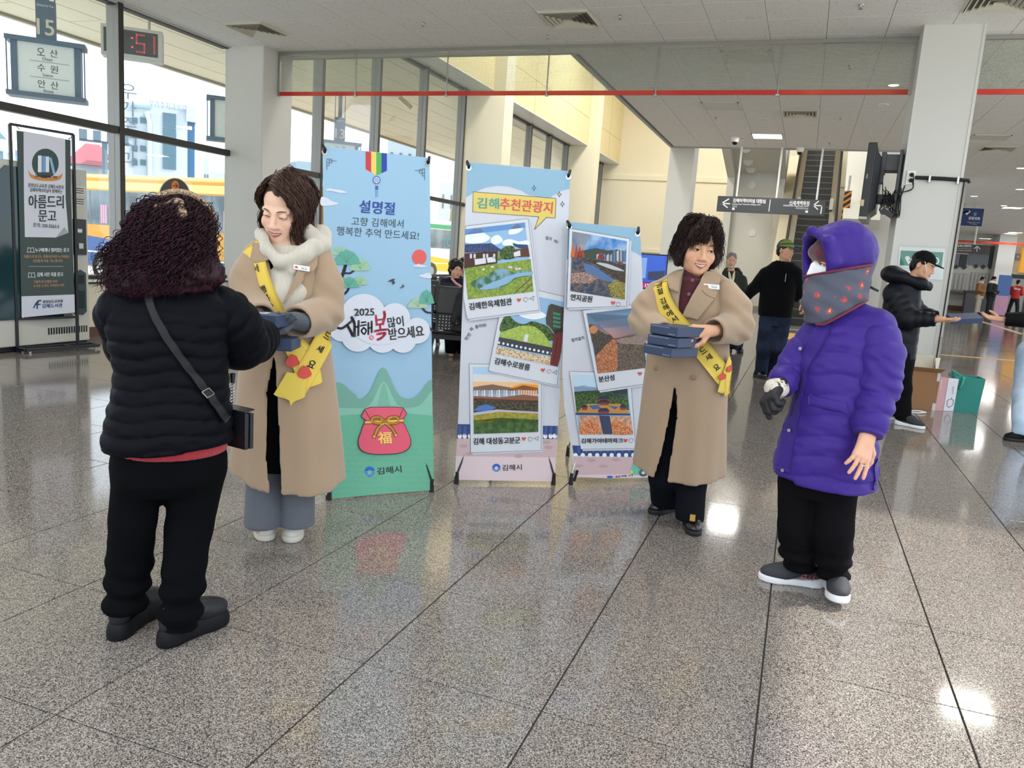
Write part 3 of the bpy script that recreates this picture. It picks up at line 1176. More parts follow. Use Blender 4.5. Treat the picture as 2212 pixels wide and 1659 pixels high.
for (x, y), lb in (((-1.73, 17.75), 'left of the lit ceiling panel'), ((-0.44, 19.05), 'at the slab edge above the escalator')):
 o = empty('dome_camera', (x, y, CZ), label='white ceiling security camera with a dark dome ' + lb, cat='camera')
 b = MB().use(M_WHITE)
 b.lathe([(0.085, 0), (0.085, -0.03), (0.07, -0.09), (0.06, -0.095)], 20)
 b.obj('housing', parent=o, smooth=True)
 b = MB().use(mat('dark_dome', '0b0b0d', 0.05))
 b.lathe([(0.058, -0.09), (0.055, -0.12), (0.035, -0.145), (0.01, -0.155)], 18)
 b.obj('dome', parent=o, smooth=True)
# ------------------------------------------------------------------ rear of the hall: back wall, portal, escalator, signs
BY = 33.0
w = MB().use(M_CREAM)
w.box((-8.6, BY, 0), (2.6, BY + 0.3, 9))
wb = w.obj('wall_back', kind='structure')
t = MB().use(M_CREAM)
for p0, p1 in ((384, 394), (545, 553)):
 z1, z0 = ony(1520, p0, BY)[2], ony(1520, p1, BY)[2]
 t.box((-8.4, BY - 0.06, z0), (2.6, BY, z1))
t.use(M_BROWN).box((-8.4, BY - 0.02, 0), (2.6, BY, 0.12))
t.obj('trim_1', kind='structure')
# portal with a sloped soffit in front of the back wall
PY = 30.0
xl, xr = ony(1566, 450, PY)[0], ony(1690, 450, PY)[0]
z1 = ony(1566, 372, PY)[2]
z2 = onz(1545, 327, CZ)
y2 = PY - 3.0
zt = ony(1545, 322, y2)[2] + 0.25
pw = MB().use(M_WALL)
prof = [(PY + 0.4, 0), (PY + 0.4, zt + 0.5), (y2, zt + 0.5), (y2, zt), (PY, z1), (PY, 0)]
pw.prism([(xl + 0.25, y, z) for y, z in prof], (xr - xl - 0.5, 0, 0))
por = pw.obj('wall_portal', kind='structure')
for a, b in ((xl, xl + 0.26), (xr - 0.26, xr)):
 f = MB().use(M_WALL)
 prof = [(PY + 0.4, 0), (PY + 0.4, zt + 0.5), (y2 - 0.15, zt + 0.5), (y2 - 0.15, zt - 0.22), (PY - 0.3, z1 - 0.2), (PY - 0.3, 0)]
 f.prism([(a, y, z) for y, z in prof], (b - a, 0, 0))
 f.obj('portal_rib', parent=por)
k = MB().use(mat('grey_baseboard', '8f8d89', 0.5))
k.box((xl - 0.01, PY - 0.33, 0), (xr + 0.01, PY - 0.3, 0.14))
k.obj('baseboard_portal', parent=por)
s = MB().use(mat('portal_lamp', 'dcdcd6', 0.4))
for p in ((1610, 331), (1616, 351), (1622, 364)):
 tt = (p[1] - 322) / 50
 c = np.array([ony(p[0], p[1], PY - 3 + 3 * tt)[0], y2 + 3 * tt, zt + (z1 - zt) * tt])
 s.disc(c + [0, -0.02, -0.03], (0, -0.75, -0.65), 0.16, 16)
for p in ((1625, 400), (1625, 503)):
 s.disc(ony(p[0], p[1], PY - 0.02), (0, -1, 0), 0.13, 20)
s.obj('portal_lamp', parent=por)
# escalator
ex0, ex1, ey0, ey1, ez1 = -0.45, 0.47, 22.6, 31.6, 6.0
sl = ez1 / (ey1 - ey0)
esc = empty('escalator', (0, ey0, 0), label='dark stepped escalator with steel sides rising behind the hanging direction sign', cat='escalator')
def step_mat():
 m = mat('ribbed_step_metal', '3f3e3b', 0.45, 0.5)
 N, L = m.node_tree.nodes, m.node_tree.links
 b = N['Principled BSDF']
 wv = N.new('ShaderNodeTexWave'); wv.inputs['Scale'].default_value = 9.0
 wv.bands_direction = 'X'
 tc = N.new('ShaderNodeTexCoord')
 L.new(tc.outputs['Object'], wv.inputs['Vector'])
 r = N.new('ShaderNodeValToRGB')
 r.color_ramp.elements[0].color, r.color_ramp.elements[1].color = lin('2b2a28'), lin('5d5b57')
 L.new(wv.outputs['Fac'], r.inputs[0]); L.new(r.outputs[0], b.inputs['Base Color'])
 return m
M_STEP = step_mat()
n = 27
rise, run = ez1 / n, (ey1 - ey0) / n
sm = MB().use(M_STEP)
sm.prism([(ex0, 0, -rise), (ex0, run, -rise), (ex0, run, 0), (ex0, 0.0, 0)], (ex1 - ex0, 0, 0))
sm.use(mat('step_nosing', '7a7872', 0.4, 0.6)).box((ex0, -0.012, -0.022), (ex1, 0.015, 0.002))
sme = sm.mesh('step')
for i in range(n):
 link('step', sme, esc, (0, run * i, rise * (i + 1)))
fl = MB().use(M_STEEL)
fl.box((ex0 - 0.3, -1.6, 0.0), (ex1 + 0.3, 0.0, 0.012))
fl.obj('landing_plate', parent=esc)
for sx in (-1, 1):
 xa = ex0 if sx < 0 else ex1
 f = MB().use(M_STEEL)
 pr = [(-1.3, 0.0), (-1.3, 0.35), (0.1, 0.36), (ey1 - ey0, ez1 + 0.36), (ey1 - ey0, ez1 - 0.5), (0.3, 0)]
 f.prism([(xa, y, z) for y, z in pr], (sx * 0.13, 0, 0))
 f.obj('skirt_deck', parent=esc)
 f = MB().use(mat('steel_cladding', 'c7bfae', 0.3, 0.8))
 pr = [(-1.5, 0.0), (-1.5, 0.85), (0.0, 0.9), (ey1 - ey0, ez1 + 0.9), (ey1 - ey0, ez1 - 0.9), (0.6, 0)]
 f.prism([(xa + sx * 0.13, y, z) for y, z in pr], (sx * 0.1, 0, 0))
 f.obj('balustrade', parent=esc)
 f = MB().use(M_RUB)
 f.tube([(xa + sx * 0.18, y, z) for y, z in ((-1.45, 0.3), (-1.62, 0.6), (-1.45, 0.92), (0, 0.96), (ey1 - ey0, ez1 + 0.96))], 0.04, 8)
 f.obj('handrail', parent=esc, smooth=True)
 f = MB().use(flat('f0efe9'))
 y = 4.6
 f.box((xa + sx * 0.03 - 0.05, y, sl * y + 0.37), (xa + sx * 0.03 + 0.05, y + 0.5, sl * y + 0.72))
 f.obj('notice_plate', parent=esc)
lw = MB().use(M_CREAM)
lw.prism([(xr, y, z) for y, z in ((24.5, 0), (24.5, 0.4), (ey1 + 0.4, ez1 - 0.3), (ey1 + 0.4, 0))], (ex0 - 0.26 - xr, 0, 0))
lw.obj('wall_escalator_side', kind='structure')
# right of the escalator: stair underside, white wall, striped post
RY = 23.5
xa = ony(1842, 600, RY)[0]
w = MB().use(M_WALL)
w.box((xa, RY, 0), (3.4, RY + 0.3, 9))
w.box((xa - 0.06, RY - 0.3, 0), (xa + 0.18, RY + 0.1, 9))
wr = w.obj('wall_stair', kind='structure')
w = MB().use(M_WALL)
P = [ony(1808, 425, RY), ony(1858, 332, RY), ony(1822, 322, RY), ony(1800, 420, RY)]
w.prism([(0.74, 22.8, 2.9), (0.74, 28.5, 7.2), (0.74, 28.8, 7.2), (0.74, 23.0, 2.7)], (0.9, 0, 0))
w.obj('stair_underside', parent=wr)
w = MB().use(M_WALL)
w.box((0.86, 24.4, 0), (xa, 24.6, 3.4))
w.obj('stair_end_wall', parent=wr)
hz = empty('striped_post', (ony(1825, 470, 23.2)[0], 23.2, 0), label='black and orange diagonally striped guard hung beside the escalator', cat='guard post')
pz0, pz1, hw = ony(1825, 478, 23.2)[2], ony(1825, 412, 23.2)[2], 0.09
b = MB().use(mat('guard_orange', 'd98a2b', 0.5))
b.box((-hw, 0, pz0), (hw, 0.06, pz1))
b.obj('board', parent=hz)
b = MB().use(M_BLACK)
for q in range(5):
 z = pz0 + (pz1 - pz0) * (q + 0.2) / 5
 b.poly([(-hw, -0.003, z), (hw, -0.003, z + 0.14), (hw, -0.003, min(z + 0.23, pz1)), (-hw, -0.003, z + 0.09)])
b.obj('stripe', parent=hz)
b = MB().use(M_STEEL)
b.cyl((0, 0.08, 0), (0, 0.08, pz1 + 0.4), 0.03, 10)
b.obj('pole', parent=hz)
# hanging direction sign
SY = 19.0
sg = empty('direction_sign', (0, 0, 0), label='dark grey hanging direction sign with two white arrows in front of the escalator', cat='sign')
c = [ony(*p, SY) for p in ((1551, 423), (1785, 430), (1782, 465.5), (1549, 456))]
x0, x1, zb, zt2 = c[0][0], c[1][0], c[3][2], c[0][2]
b = MB().use(mat('sign_charcoal', '4a4c50', 0.5))
b.box((x0, SY, zb), (x1, SY + 0.12, zt2))
b.obj('sign_panel', parent=sg)
b = MB().use(M_WHITE)
for p in (1593, 1680, 1768):
 x = ony(p, 400, SY)[0]
 b.cyl((x, SY + 0.06, zt2), (x, SY + 0.06, CZ), 0.022, 8)
b.obj('hanger_rod', parent=sg)
pr = Print((0, SY - 0.002, 0), (0, -1, 0), 0.001)
W = 'f4f4f2'
pr.line([(1574, 430), (1559, 439), (1571, 448)], 2.6, W).line([(1559, 439.3), (1576, 440)], 2.6, W)
pr.text('김해여객터미널 대합실', (1583.5, 437), (1653.5, 439.5), 8.6, W, 0.03)
pr.text('Gimhae Bus Terminal waiting room', (1582, 443.2), (1643, 444.8), 4.2, W, 0.015)
pr.text('待合室', (1582, 447.5), (1592, 448), 4, W)
pr.poly([(1581.5, 448.5), (1587, 448.7), (1586.7, 453.5), (1581.2, 453.3)], W)
pr.line([(1664, 431.5), (1661, 456)], 1.6, W)
pr.text('신세계백화점', (1705, 442.5), (1748, 444), 9, W, 0.03)
pr.text('SHINSEGAE Department Store', (1692, 446.5), (1746.5, 448.2), 4.4, W, 0.015)
pr.text('新世界百货店', (1719, 451.5), (1746, 452.8), 4, W)
pr.poly([(1740, 454.5), (1745.5, 454.8), (1745, 459.8), (1739.5, 459.5)], W)
pr.line([(1768, 435), (1757, 443.5), (1766, 452)], 2.6, W).line([(1757, 443.5), (1775.5, 444.5), (1773, 461)], 2.6, W)
tag(pr.obj('sign_lettering', parent=sg), kind='stuff')
# wall television and its cables on the column
tv = empty('wall_television', (0.62, 10.3, 2.46), rz=-0.10, label='black flat television seen edge on, bracketed to the white column', cat='television')
b = MB().use(M_BLACK)
b.box((-0.09, -0.5, -0.40), (-0.0, 0.5, 0.42))
b.prism([(0.0, -0.42, -0.34), (0.06, -0.34, -0.28), (0.06, -0.34, 0.28), (0.0, -0.42, 0.36)], (0, 0.84, 0))
b.obj('casing', parent=tv, bevel=0.008)
b = MB().use(mat('dark_screen', '3b3f3e', 0.12))
b.poly([(-0.0915, -0.47, -0.33), (-0.0915, 0.47, -0.33), (-0.0915, 0.47, 0.39), (-0.0915, -0.47, 0.39)][::-1])
b.obj('screen', parent=tv)
b = MB().use(mat('silver_trim', 'a9a59d', 0.4, 0.5))
b.box((-0.092, -0.502, -0.41), (-0.004, 0.5, -0.385))
b.use(flat('d9c79f')).box((-0.085, -0.504, -0.27), (-0.055, -0.5, -0.2))
b.use(flat('8d8d8d')).box((-0.068, -0.504, 0.03), (-0.052, -0.5, 0.08))
b.obj('trim_and_stickers', parent=tv)
b = MB().use(mat('bracket_grey', '55565a', 0.5, 0.4))
b.box((0.06, -0.16, 0.16), (0.30, 0.10, 0.34))
b.box((0.05, -0.2, 0.14), (0.10, 0.14, 0.36))
b.box((0.235, -0.26, -0.36), (0.27, -0.14, 0.38))
b.box((0.06, -0.12, -0.2), (0.25, 0.08, -0.1))
b.obj('wall_bracket', parent=tv, bevel=0.006)
b = MB().use(M_BLACK)
b.box((0.06, -0.27, 0.0), (0.10, -0.20, 0.18))
b.obj('set_top_receiver', parent=tv)
rg = random.Random(5)
b = MB().use(M_RUB)
for q in range(7):
 base = np.array([0.16 + 0.06 * rg.random(), -0.3, -0.16])
 b.tube(spline([base + np.array([rg.uniform(-0.06, 0.07), rg.uniform(-0.03, 0.03), rg.uniform(-0.16, 0.1)]) for _ in range(7)], 6), 0.0045, 5)
b.tube(spline([(0.10, -0.3, 0.02), (0.12, -0.31, -0.12), (0.16, -0.3, -0.2), (0.27, -0.31, -0.3)], 6), 0.006, 6)
b.tube(spline([(0.33, -0.36, -0.02), (0.30, -0.33, -0.2), (0.31, -0.34, -0.34), (0.28, -0.34, -0.30), (0.30, -0.33, -0.12)], 6), 0.008, 6)
b.tube(spline([(0.30, -0.36, -0.05), (0.32, -0.36, -0.35), (0.26, -0.33, -0.33), (0.2, -0.31, -0.28)], 6), 0.006, 6)
b.obj('cable_tangle', parent=tv, smooth=True)
b = MB().use(M_BLACK)
b.bar((0.13, -0.33, -0.29), (0.25, -0.33, -0.36), 0.05, 0.055)
b.obj('power_adapter', parent=tv)
CYF = 9.95
so_ = empty('wall_outlet', ony(1967, 384, CYF), label='white wall socket with two black plugs on the column', cat='socket')
b = MB().use(M_WHITE)
b.box((-0.045, -0.02, -0.075), (0.045, 0, 0.075))
b.obj('socket_plate', parent=so_, bevel=0.004)
for z in (0.03, -0.03):
 b = MB().use(M_RUB)
 b.cyl((0.005, -0.02, z), (0.005, -0.06, z), 0.024, 14, 0.018)
 b.tube(spline([(0.005, -0.055, z), (0.02, -0.07, z - 0.03), (0.03, -0.05, -0.12), (-0.05, -0.05, -0.16), (-0.13, -0.05, -0.17), (-0.17, -0.04, -0.22)], 6), 0.006, 6)
 b.obj('plug', parent=so_, smooth=True)
cd = empty('cable_conduit', (0, 0, 0), label='black cable conduit clipped across the column and down its far edge', cat='conduit')
a, bq = ony(1976, 384, CYF), ony(2089, 390, CYF)
b = MB().use(M_RUB)
b.tube([a + [0, -0.025, 0], (a + bq) / 2 + [0, -0.025, 0.003], bq + [0.01, -0.025, 0], bq + [0.02, -0.025, -0.03]], [0.02, 0.021, 0.02, 0.018], 10)
b.tube([(1.492, 9.93, 2.52), (1.492, 9.93, 1.9), (1.492, 9.93, 0.25)], 0.008, 6)
b.obj('conduit', parent=cd, smooth=True)
b = MB().use(M_STEEL)
for t_ in (0.28, 0.82):
 c = a + (bq - a) * t_
 b.box((c[0] - 0.01, CYF - 0.05, c[2] - 0.045), (c[0] + 0.01, CYF, c[2] + 0.03))
b.obj('clamp', parent=cd)
ae = empty('defibrillator_sign', (0, 0, 0), label='green and white defibrillator notice in a clear sleeve on the column', cat='sign')
pr = Print((0, CYF - 0.004, 0), (0, -1, 0), 0.001)
pr.poly([(1943, 533), (2042, 537), (2036, 605), (1938, 600)], 'e7ece9').up()
pr.poly([(1946, 541), (2038, 545), (2034, 577), (1943, 573)], '4f8f78').up()
pr.poly(blob([(1955, 557), (1962, 553), (1967, 558), (1972, 553), (1979, 558), (1966, 573)], 4), 'eef3f0').up()
pr.line([(1968, 557), (1964, 563), (1969, 564), (1965, 570)], 1.8, '4f8f78')
pr.poly([(1975, 549), (1978, 549), (1978, 553), (1975, 553)], 'eef3f0').poly([(1973, 550), (1980, 550), (1980, 552), (1973, 552)], 'eef3f0')
pr.text('AED', (1990, 570), (2028, 572), 16, 'eef3f0', 0.02)
pr.obj('notice_print', parent=ae)
b = MB().use(glass_mat('clear_sleeve', (0.97, 0.97, 0.97)))
q0, q1 = ony(1938, 603, CYF), ony(2043, 533, CYF)
b.box((q0[0], CYF - 0.012, q0[2]), (q1[0], CYF - 0.009, q1[2]))
b.obj('clear_sleeve', parent=ae)
# far ticket hall -------------------------------------------------
TY = 49.0
w = MB().use(M_WALL)
w.box((4.0, TY, 0), (ony(2148, 600, TY)[0], TY + 0.3, CZ))
w.use(mat('beige_wall', 'c9c4b6', 0.7))
w.box((ony(2180, 600, TY)[0], TY - 0.5, 0), (16, TY - 0.2, CZ))
tw = w.obj('wall_ticket_hall', kind='structure')
w = MB().use(M_WALL)
w.box((3.35, 23.5, 0), (3.6, 49, CZ))
w.obj('wall_ticket_side', kind='structure')
wc = MB().use(M_WHITE)
wc.box((ony(2146, 600, TY - 1)[0], TY - 1.0, 0), (ony(2184, 600, TY - 1)[0], TY, CZ))
wc.obj('column_ticket_hall', kind='structure')
def fq(y, x0, y0, x1, y1):
 a, b = ony(x0, y0, y), ony(x1, y1, y)
 return min(a[0], b[0]), max(a[0], b[0]), min(a[2], b[2]), max(a[2], b[2])
M_DGL = mat('dark_reflecting_glass', '2c2f33', 0.06)
for k, q in enumerate(((2058, 548, 2086, 577), (2097, 529, 2150, 576))):
 x0, x1, z0, z1_ = fq(TY, *q)
 b = MB().use(M_DGL)
 b.box((x0, TY - 0.05, z0), (x1, TY, z1_))
 b.use(M_BLACK)
 b.box((x1 - 0.35, TY - 0.12, z0), (x1, TY, z1_))
 b.obj('upper_window', parent=tw)
for k, q in enumerate(((2036, 588, 2084, 629), (2098, 588, 2138, 631))):
 x0, x1, z0, z1_ = fq(TY, *q)
 b = MB().use(mat('ticket_window_frame', '9d9a94', 0.4, 0.4))
 b.box((x0, TY - 0.04, z0), (x1, TY, z1_))
 tf = b.obj('ticket_window', parent=tw)
 nn = 6
 for i in range(nn):
  a0 = x0 + (x1 - x0) * i / nn
  b = MB().use(mat('blind_slat', 'd9d8d2' if i % 2 else 'c4c5c2', 0.5))
  b.box((a0 + 0.03, TY - 0.07, z0 + 0.05), (a0 + (x1 - x0) / nn - 0.03, TY - 0.04, z1_ - 0.05))
  b.obj('slat', parent=tf)
 b = MB().use(M_BLACK)
 for i in range(3):
  xx = x0 + (x1 - x0) * (i + 0.5) / 3
  b.prism([(xx - 0.12, TY - 0.1, z1_ + 0.33), (xx, TY - 0.1, z1_ + 0.46), (xx + 0.12, TY - 0.1, z1_ + 0.33), (xx, TY - 0.1, z1_ + 0.22)], (0, 0.1, 0))
 b.obj('number_lamp', parent=tf)
 b = MB().use(mat('counter_ledge', '7b766f', 0.4))
 b.box((x0 - 0.1, TY - 0.35, z0 - 0.1), (x1 + 0.1, TY, z0))
 b.obj('counter_ledge', parent=tf)
b = MB().use(M_BROWN)
b.box((4.0, TY - 0.03, 0), (ony(2110, 660, TY)[0], TY, 0.25))
b.obj('baseboard_ticket_hall', kind='structure')
rl = ony(2120, 526, TY - 1.2)[2]
curt = empty('smoke_curtain', (ony(2062, 528, 46)[0], 46.5, CZ), label='distant glass smoke curtain with a red lower edge in the ticket hall', cat='smoke curtain')
b = MB().use(M_RED)
b.box((0, -0.02, rl - CZ - 0.05), (4.2, 0.02, rl - CZ + 0.06))
b.obj('red_edge_strip', parent=curt)
b = MB().use(PANE)
b.box((0, -0.005, rl - CZ), (4.2, 0.005, 0))
b.obj('glass_pane', parent=curt)
# signs hanging further down the hall
GY = 31.0
s1 = empty('phone_sign', (0, 0, 0), label='dark blue hanging sign with a white telephone handset', cat='sign')
q = [ony(*p, GY) for p in ((2066, 446), (2127, 451), (2120, 489), (2062, 485))]
b = MB().use(mat('sign_blue', '1d3470', 0.5))
b.box((q[3][0], GY, q[2][2]), (q[1][0], GY + 0.06, q[1][2]))
b.obj('sign_panel', parent=s1, bevel=0.02)
pr = Print((0, GY - 0.004, 0), (0, -1, 0), 0.002)
pr.line(spline([(2071, 480), (2074, 466), (2081, 459), (2092, 457)], 5), 3.0, 'dfe4ee').line([(2088, 462), (2094, 457)], 4.5, 'dfe4ee').line([(2070, 478), (2074, 481)], 4.5, 'dfe4ee')
pr.poly([(2104, 459), (2110, 459), (2109, 466), (2103, 466)], '5fa6d8')
pr.text('공중전화', (2092, 474), (2117, 476), 6.5, 'f3f5f8', 0.03).text('국제전화도 이용할 수 있습니다', (2089, 481), (2118, 482.5), 2.6, 'dfe4ee').text('KT telecop', (2095, 485), (2110, 486), 3, 'dfe4ee')
pr.obj('sign_print', parent=s1)
b = MB().use(M_STEEL)
zt_ = q[0][2]
for p in (2085, 2107):
 x = ony(p, 440, GY)[0]
 b.cyl((x, GY + 0.03, zt_ - 0.02), (x, GY + 0.03, CZ), 0.012, 6)
b.obj('hanger_rod', parent=s1)
GY2 = 38.0
s2 = empty('direction_sign', (0, 0, 0), label='dark brown hanging sign with an upward white arrow toward the ticket windows', cat='sign')
q = [ony(*p, GY2) for p in ((2058, 526), (2141, 531), (2138, 550), (2056, 546))]
b = MB().use(mat('sign_brown', '4b4546', 0.5))
b.box((q[3][0], GY2, q[2][2]), (q[1][0], GY2 + 0.1, q[0][2]))
b.obj('sign_panel', parent=s2)
pr = Print((0, GY2 - 0.004, 0), (0, -1, 0), 0.002)
pr.text('화장실.매표소.관광안내소', (2062, 533.5), (2099, 534), 5.2, W, 0.03).text('Toilet Ticketing Ticket Information Counter', (2062, 538), (2099, 538.5), 2.4, W).text('洗手间 售票处 旅游咨询处', (2062, 542.5), (2099, 543), 2.8, W)
pr.line([(2105, 537), (2111, 531.5), (2117, 538)], 1.8, W).line([(2111, 532), (2110, 543)], 1.8, W)
pr.obj('sign_lettering', parent=s2)
b = MB().use(M_WHITE)
x = ony(2108, 510, GY2)[0]
b.cyl((x, GY2 + 0.05, q[0][2]), (x, GY2 + 0.05, CZ), 0.035, 8)
b.obj('hanger_rod', parent=s2)
gs = empty('wall_sign', (0, 0, 0), label='small grey wall sign beside the dark glass door at the far end', cat='sign')
x0, x1, z0, z1_ = fq(TY - 0.55, 2178, 547, 2204, 562)
b = MB().use(mat('sign_grey', '7d838c', 0.5))
b.box((x0, TY - 0.57, z0), (x1, TY - 0.5, z1_))
b.obj('sign_panel', parent=gs)
pr = Print((0, TY - 0.58, 0), (0, -1, 0), 0.004)
pr.text('분식점', (2182, 558), (2190, 558), 6, W, 0.02).text('안내', (2197, 557), (2201, 557), 5, W, 0.02)
pr.obj('sign_print', parent=gs)
x0, x1, z0, z1_ = fq(TY - 0.55, 2178, 592, 2214, 690)
b = MB().use(M_BLACK)
b.box((x0, TY - 0.62, 0), (x0 + 0.2, TY - 0.5, z1_))
b.box((x1 - 0.2, TY - 0.62, 0), (x1, TY - 0.5, z1_))
b.box((x0, TY - 0.62, z1_ - 0.2), (x1, TY - 0.5, z1_))
dr = b.obj('door_1', kind='structure')
b = MB().use(mat('door_glass_dim', '8f9088', 0.1))
b.box((x0 + 0.2, TY - 0.56, 0.05), (x1 - 0.2, TY - 0.52, z1_ - 0.2))
b.obj('pane', parent=dr)
pb = empty('banner_stand', onz(2158, 683), label='narrow pink and blue banner stand by the distant white column', cat='banner stand')
b = MB().use(mat('pink_print', 'd8a3c4', 0.6)).box((-0.28, 0, 0.05), (0.28, 0.02, 1.0))
b.use(mat('blue_print', '5b7fc2', 0.6)).box((-0.28, 0, 1.0), (0.28, 0.02, 2.0))
b.obj('sheet', parent=pb)
b = MB().use(M_BLACK).box((-0.3, -0.1, 0), (0.3, 0.2, 0.05))
b.obj('base', parent=pb)
cp = empty('ticket_counter', (ony(2118, 660, 47.5)[0], 47.5, 0), label='dark grey low counter behind the two customers at the ticket windows', cat='counter')
b = MB().use(mat('counter_grey', '5a5a5c', 0.5)).box((-0.75, 0, 0), (0.75, 0.6, 1.05))
b.obj('counter_body', parent=cp)
b = MB().use(M_DARK).box((-0.8, -0.05, 1.05), (0.8, 0.65, 1.1))
b.obj('counter_top', parent=cp)
ys = MB().use(mat('amber_sign_face', 'd69a2e', 0.4, emit=0.6))
x0, x1, z0, z1_ = fq(TY - 0.6, 2208, 535, 2225, 590)
ys.box((x0, TY - 0.9, z0), (x1, TY - 0.5, z1_))
tag(ys.obj('light_box'), 'amber glowing sign box at the far edge of the ticket hall', 'sign')
# ------------------------------------------------------------------ outside the window wall
M_ASPH = mat('pale_concrete', 'd9d6cf', 0.8, col2='c9c6bf', cscale=0.6)
g = MB().use(M_ASPH)
g.poly([(-700, -500, -0.68), (700, -500, -0.68), (700, 700, -0.68), (-700, 700, -0.68)])
g.obj('ground_outside', kind='structure')
CNZ, CNX = 5.6, -16.2
cn = MB().use(mat('canopy_steel', 'a9a696', 0.5))
cn.box((CNX, -6, CNZ + 0.02), (-8.6, 60, CNZ + 0.3))
cn.box((CNX - 0.12, -6, CNZ - 0.06), (CNX, 60, CNZ + 0.35))
cnp = cn.obj('canopy_roof', kind='structure')
M_SOF = mat('canopy_panel', 'f3ead0', 0.55, bump=0.25, bscale=1.5, stretch=(1.0, 0.3, 1))
sx = (-8.7 - CNX) / 8
pm = chamfer_tile('canopy_panel', sx - 0.03, 3.96, 0.02, 0.006, M_SOF, True).mesh('canopy_panel')
for i in range(8):
 for j in range(-1, 13):
  link('canopy_panel', pm, cnp, (CNX + sx * (i + 0.5), j * 4.0 + 2 + (i % 2) * 1.3, CNZ))
cl = MB().use(M_WHITE)
for x, y in ((-10.6, 13.4), (-11.5, 19.5), (-10.5, 25)):
 cl.lathe([(0.16, -0.03), (0.13, -0.045)], 16, (x, y, CNZ))
cl.obj('canopy_lamp', parent=cnp)
PX = -13.0
M_SIGNBLUE = mat('platform_blue_grey', '5d7388', 0.5)
M_SIGNFACE = mat('platform_sign_face', 'e4ecec', 0.5)
INK = '4c5560'
def platform_sign(px, py, num, lines, label, scale=1.0):
 """Hanging bay sign: board with number and a route box under it; (px, py) is the centre of the route box face."""
 c = onx(px, py, PX)
 r = empty('platform_sign', c, rz=math.radians(42), label=label, cat='sign', group=None)
 b = MB().use(M_SIGNBLUE)
 b.box((-0.15, 0.05, 0.52), (0.15, 0.2, 1.18))
 b.obj('number_board', parent=r)
 b = MB().use(M_SIGNBLUE)
 b.box((-0.05, 0.08, 1.18), (0.05, 0.17, CNZ - c[2]))
 b.cyl((-0.14, 0.12, 1.1), (-0.14, 0.12, CNZ - c[2]), 0.012, 6)
 b.cyl((0.14, 0.12, 1.1), (0.14, 0.12, CNZ - c[2]), 0.012, 6)
 b.obj('hanger', parent=r)
 b = MB().use(M_SIGNBLUE)
 b.box((-0.62, -0.05, 0.44), (0.62, 0.35, 0.52))
 b.box((-0.54, 0.0, -0.40), (-0.44, 0.3, 0.44))
 b.box((0.44, 0.0, -0.40), (0.54, 0.3, 0.44))
 b.box((-0.62, -0.05, -0.48), (0.62, 0.35, -0.40))
 for x in (-0.6, 0.6):
  b.cyl((x, 0, -0.42), (x, 0, 0.46), 0.012, 6)
 b.obj('route_box_frame', parent=r)
 b = MB().use(M_SIGNFACE)
 b.box((-0.44, 0.02, -0.40), (0.44, 0.28, 0.44))
 b.obj('route_face', parent=r)
 b = MB()
 f = -0.02 + 0.035
 letter(b, num, (-0.13, 0.045, 0.60), (0.13, 0.045, 0.60), (-0.13, 0.045, 0.86), flat('d9d4bf'), 0.02)
 letter(b, 'Gimhae for You', (-0.13, 0.045, 1.07), (0.13, 0.045, 1.07), (-0.13, 0.045, 1.11), flat('eef0f0'))
 for i, (ko, en) in enumerate(lines):
  z = 0.24 - 0.27 * i
  h = 0.13
  letter(b, ko[0], (-0.14, f, z), (-0.02, f, z), (-0.14, f, z + h), flat(INK))
  letter(b, ko[1], (0.06, f, z), (0.18, f, z), (0.06, f, z + h), flat(INK))
  letter(b, en, (-0.06, f, z - 0.075), (0.1, f, z - 0.075), (-0.06, f, z - 0.02), flat(INK))
  if i:
   b.use(flat('9aa5a8')).poly([(-0.25, f, z + 0.165), (0.36, f, z + 0.165), (0.36, f, z + 0.175), (-0.25, f, z + 0.175)])
 b.obj('sign_lettering', parent=r)
 return r
platform_sign(100, 152, '15', [('오산', 'Osan'), ('수원', 'Suwon'), ('안산', 'Ansan')], 'hanging bus bay sign numbered 15 with three destinations')
platform_sign(507, 262, '14', [('대구', 'Daegu'), ('구미', 'Gumi'), ('포항', 'Pohang')], 'hanging bus bay sign half hidden behind the nearest window column')
platform_sign(733, 345, '13', [('진주', 'Jinju'), ('순천', 'Suncheon'), ('광주', 'Gwangju')], 'hanging bus bay sign numbered 13 above the tall blue banner')
c = onx(285, 92, -12.2)
lc = empty('led_clock', c, rz=math.radians(40), label='hanging red digit LED clock in a silver box under the canopy', cat='clock')
b = MB().use(mat('clock_case', 'c3c3bd', 0.4, 0.4))
b.box((-0.52, 0, -0.27), (0.52, 0.35, 0.27))
b.obj('case', parent=lc, bevel=0.01)
b = MB().use(mat('clock_face', '4c4f52', 0.4))
b.box((-0.47, -0.01, -0.21), (0.44, 0.0, 0.21))
b.obj('face', parent=lc)
b = MB().use(M_STEEL)
b.cyl((0.28, 0.17, 0.27), (0.28, 0.17, CNZ - c[2]), 0.025, 8)
b.cyl((-0.28, 0.17, 0.27), (-0.28, 0.17, CNZ - c[2]), 0.025, 8)
b.obj('hanger', parent=lc)
SEG = {'5': 'afgcd', '1': 'bc', '0': 'abcdef', '7': 'abc'}
LEDM = mat('red_led', 'ff5a5a', 0.4, emit=0.9)
b = MB().use(LEDM)
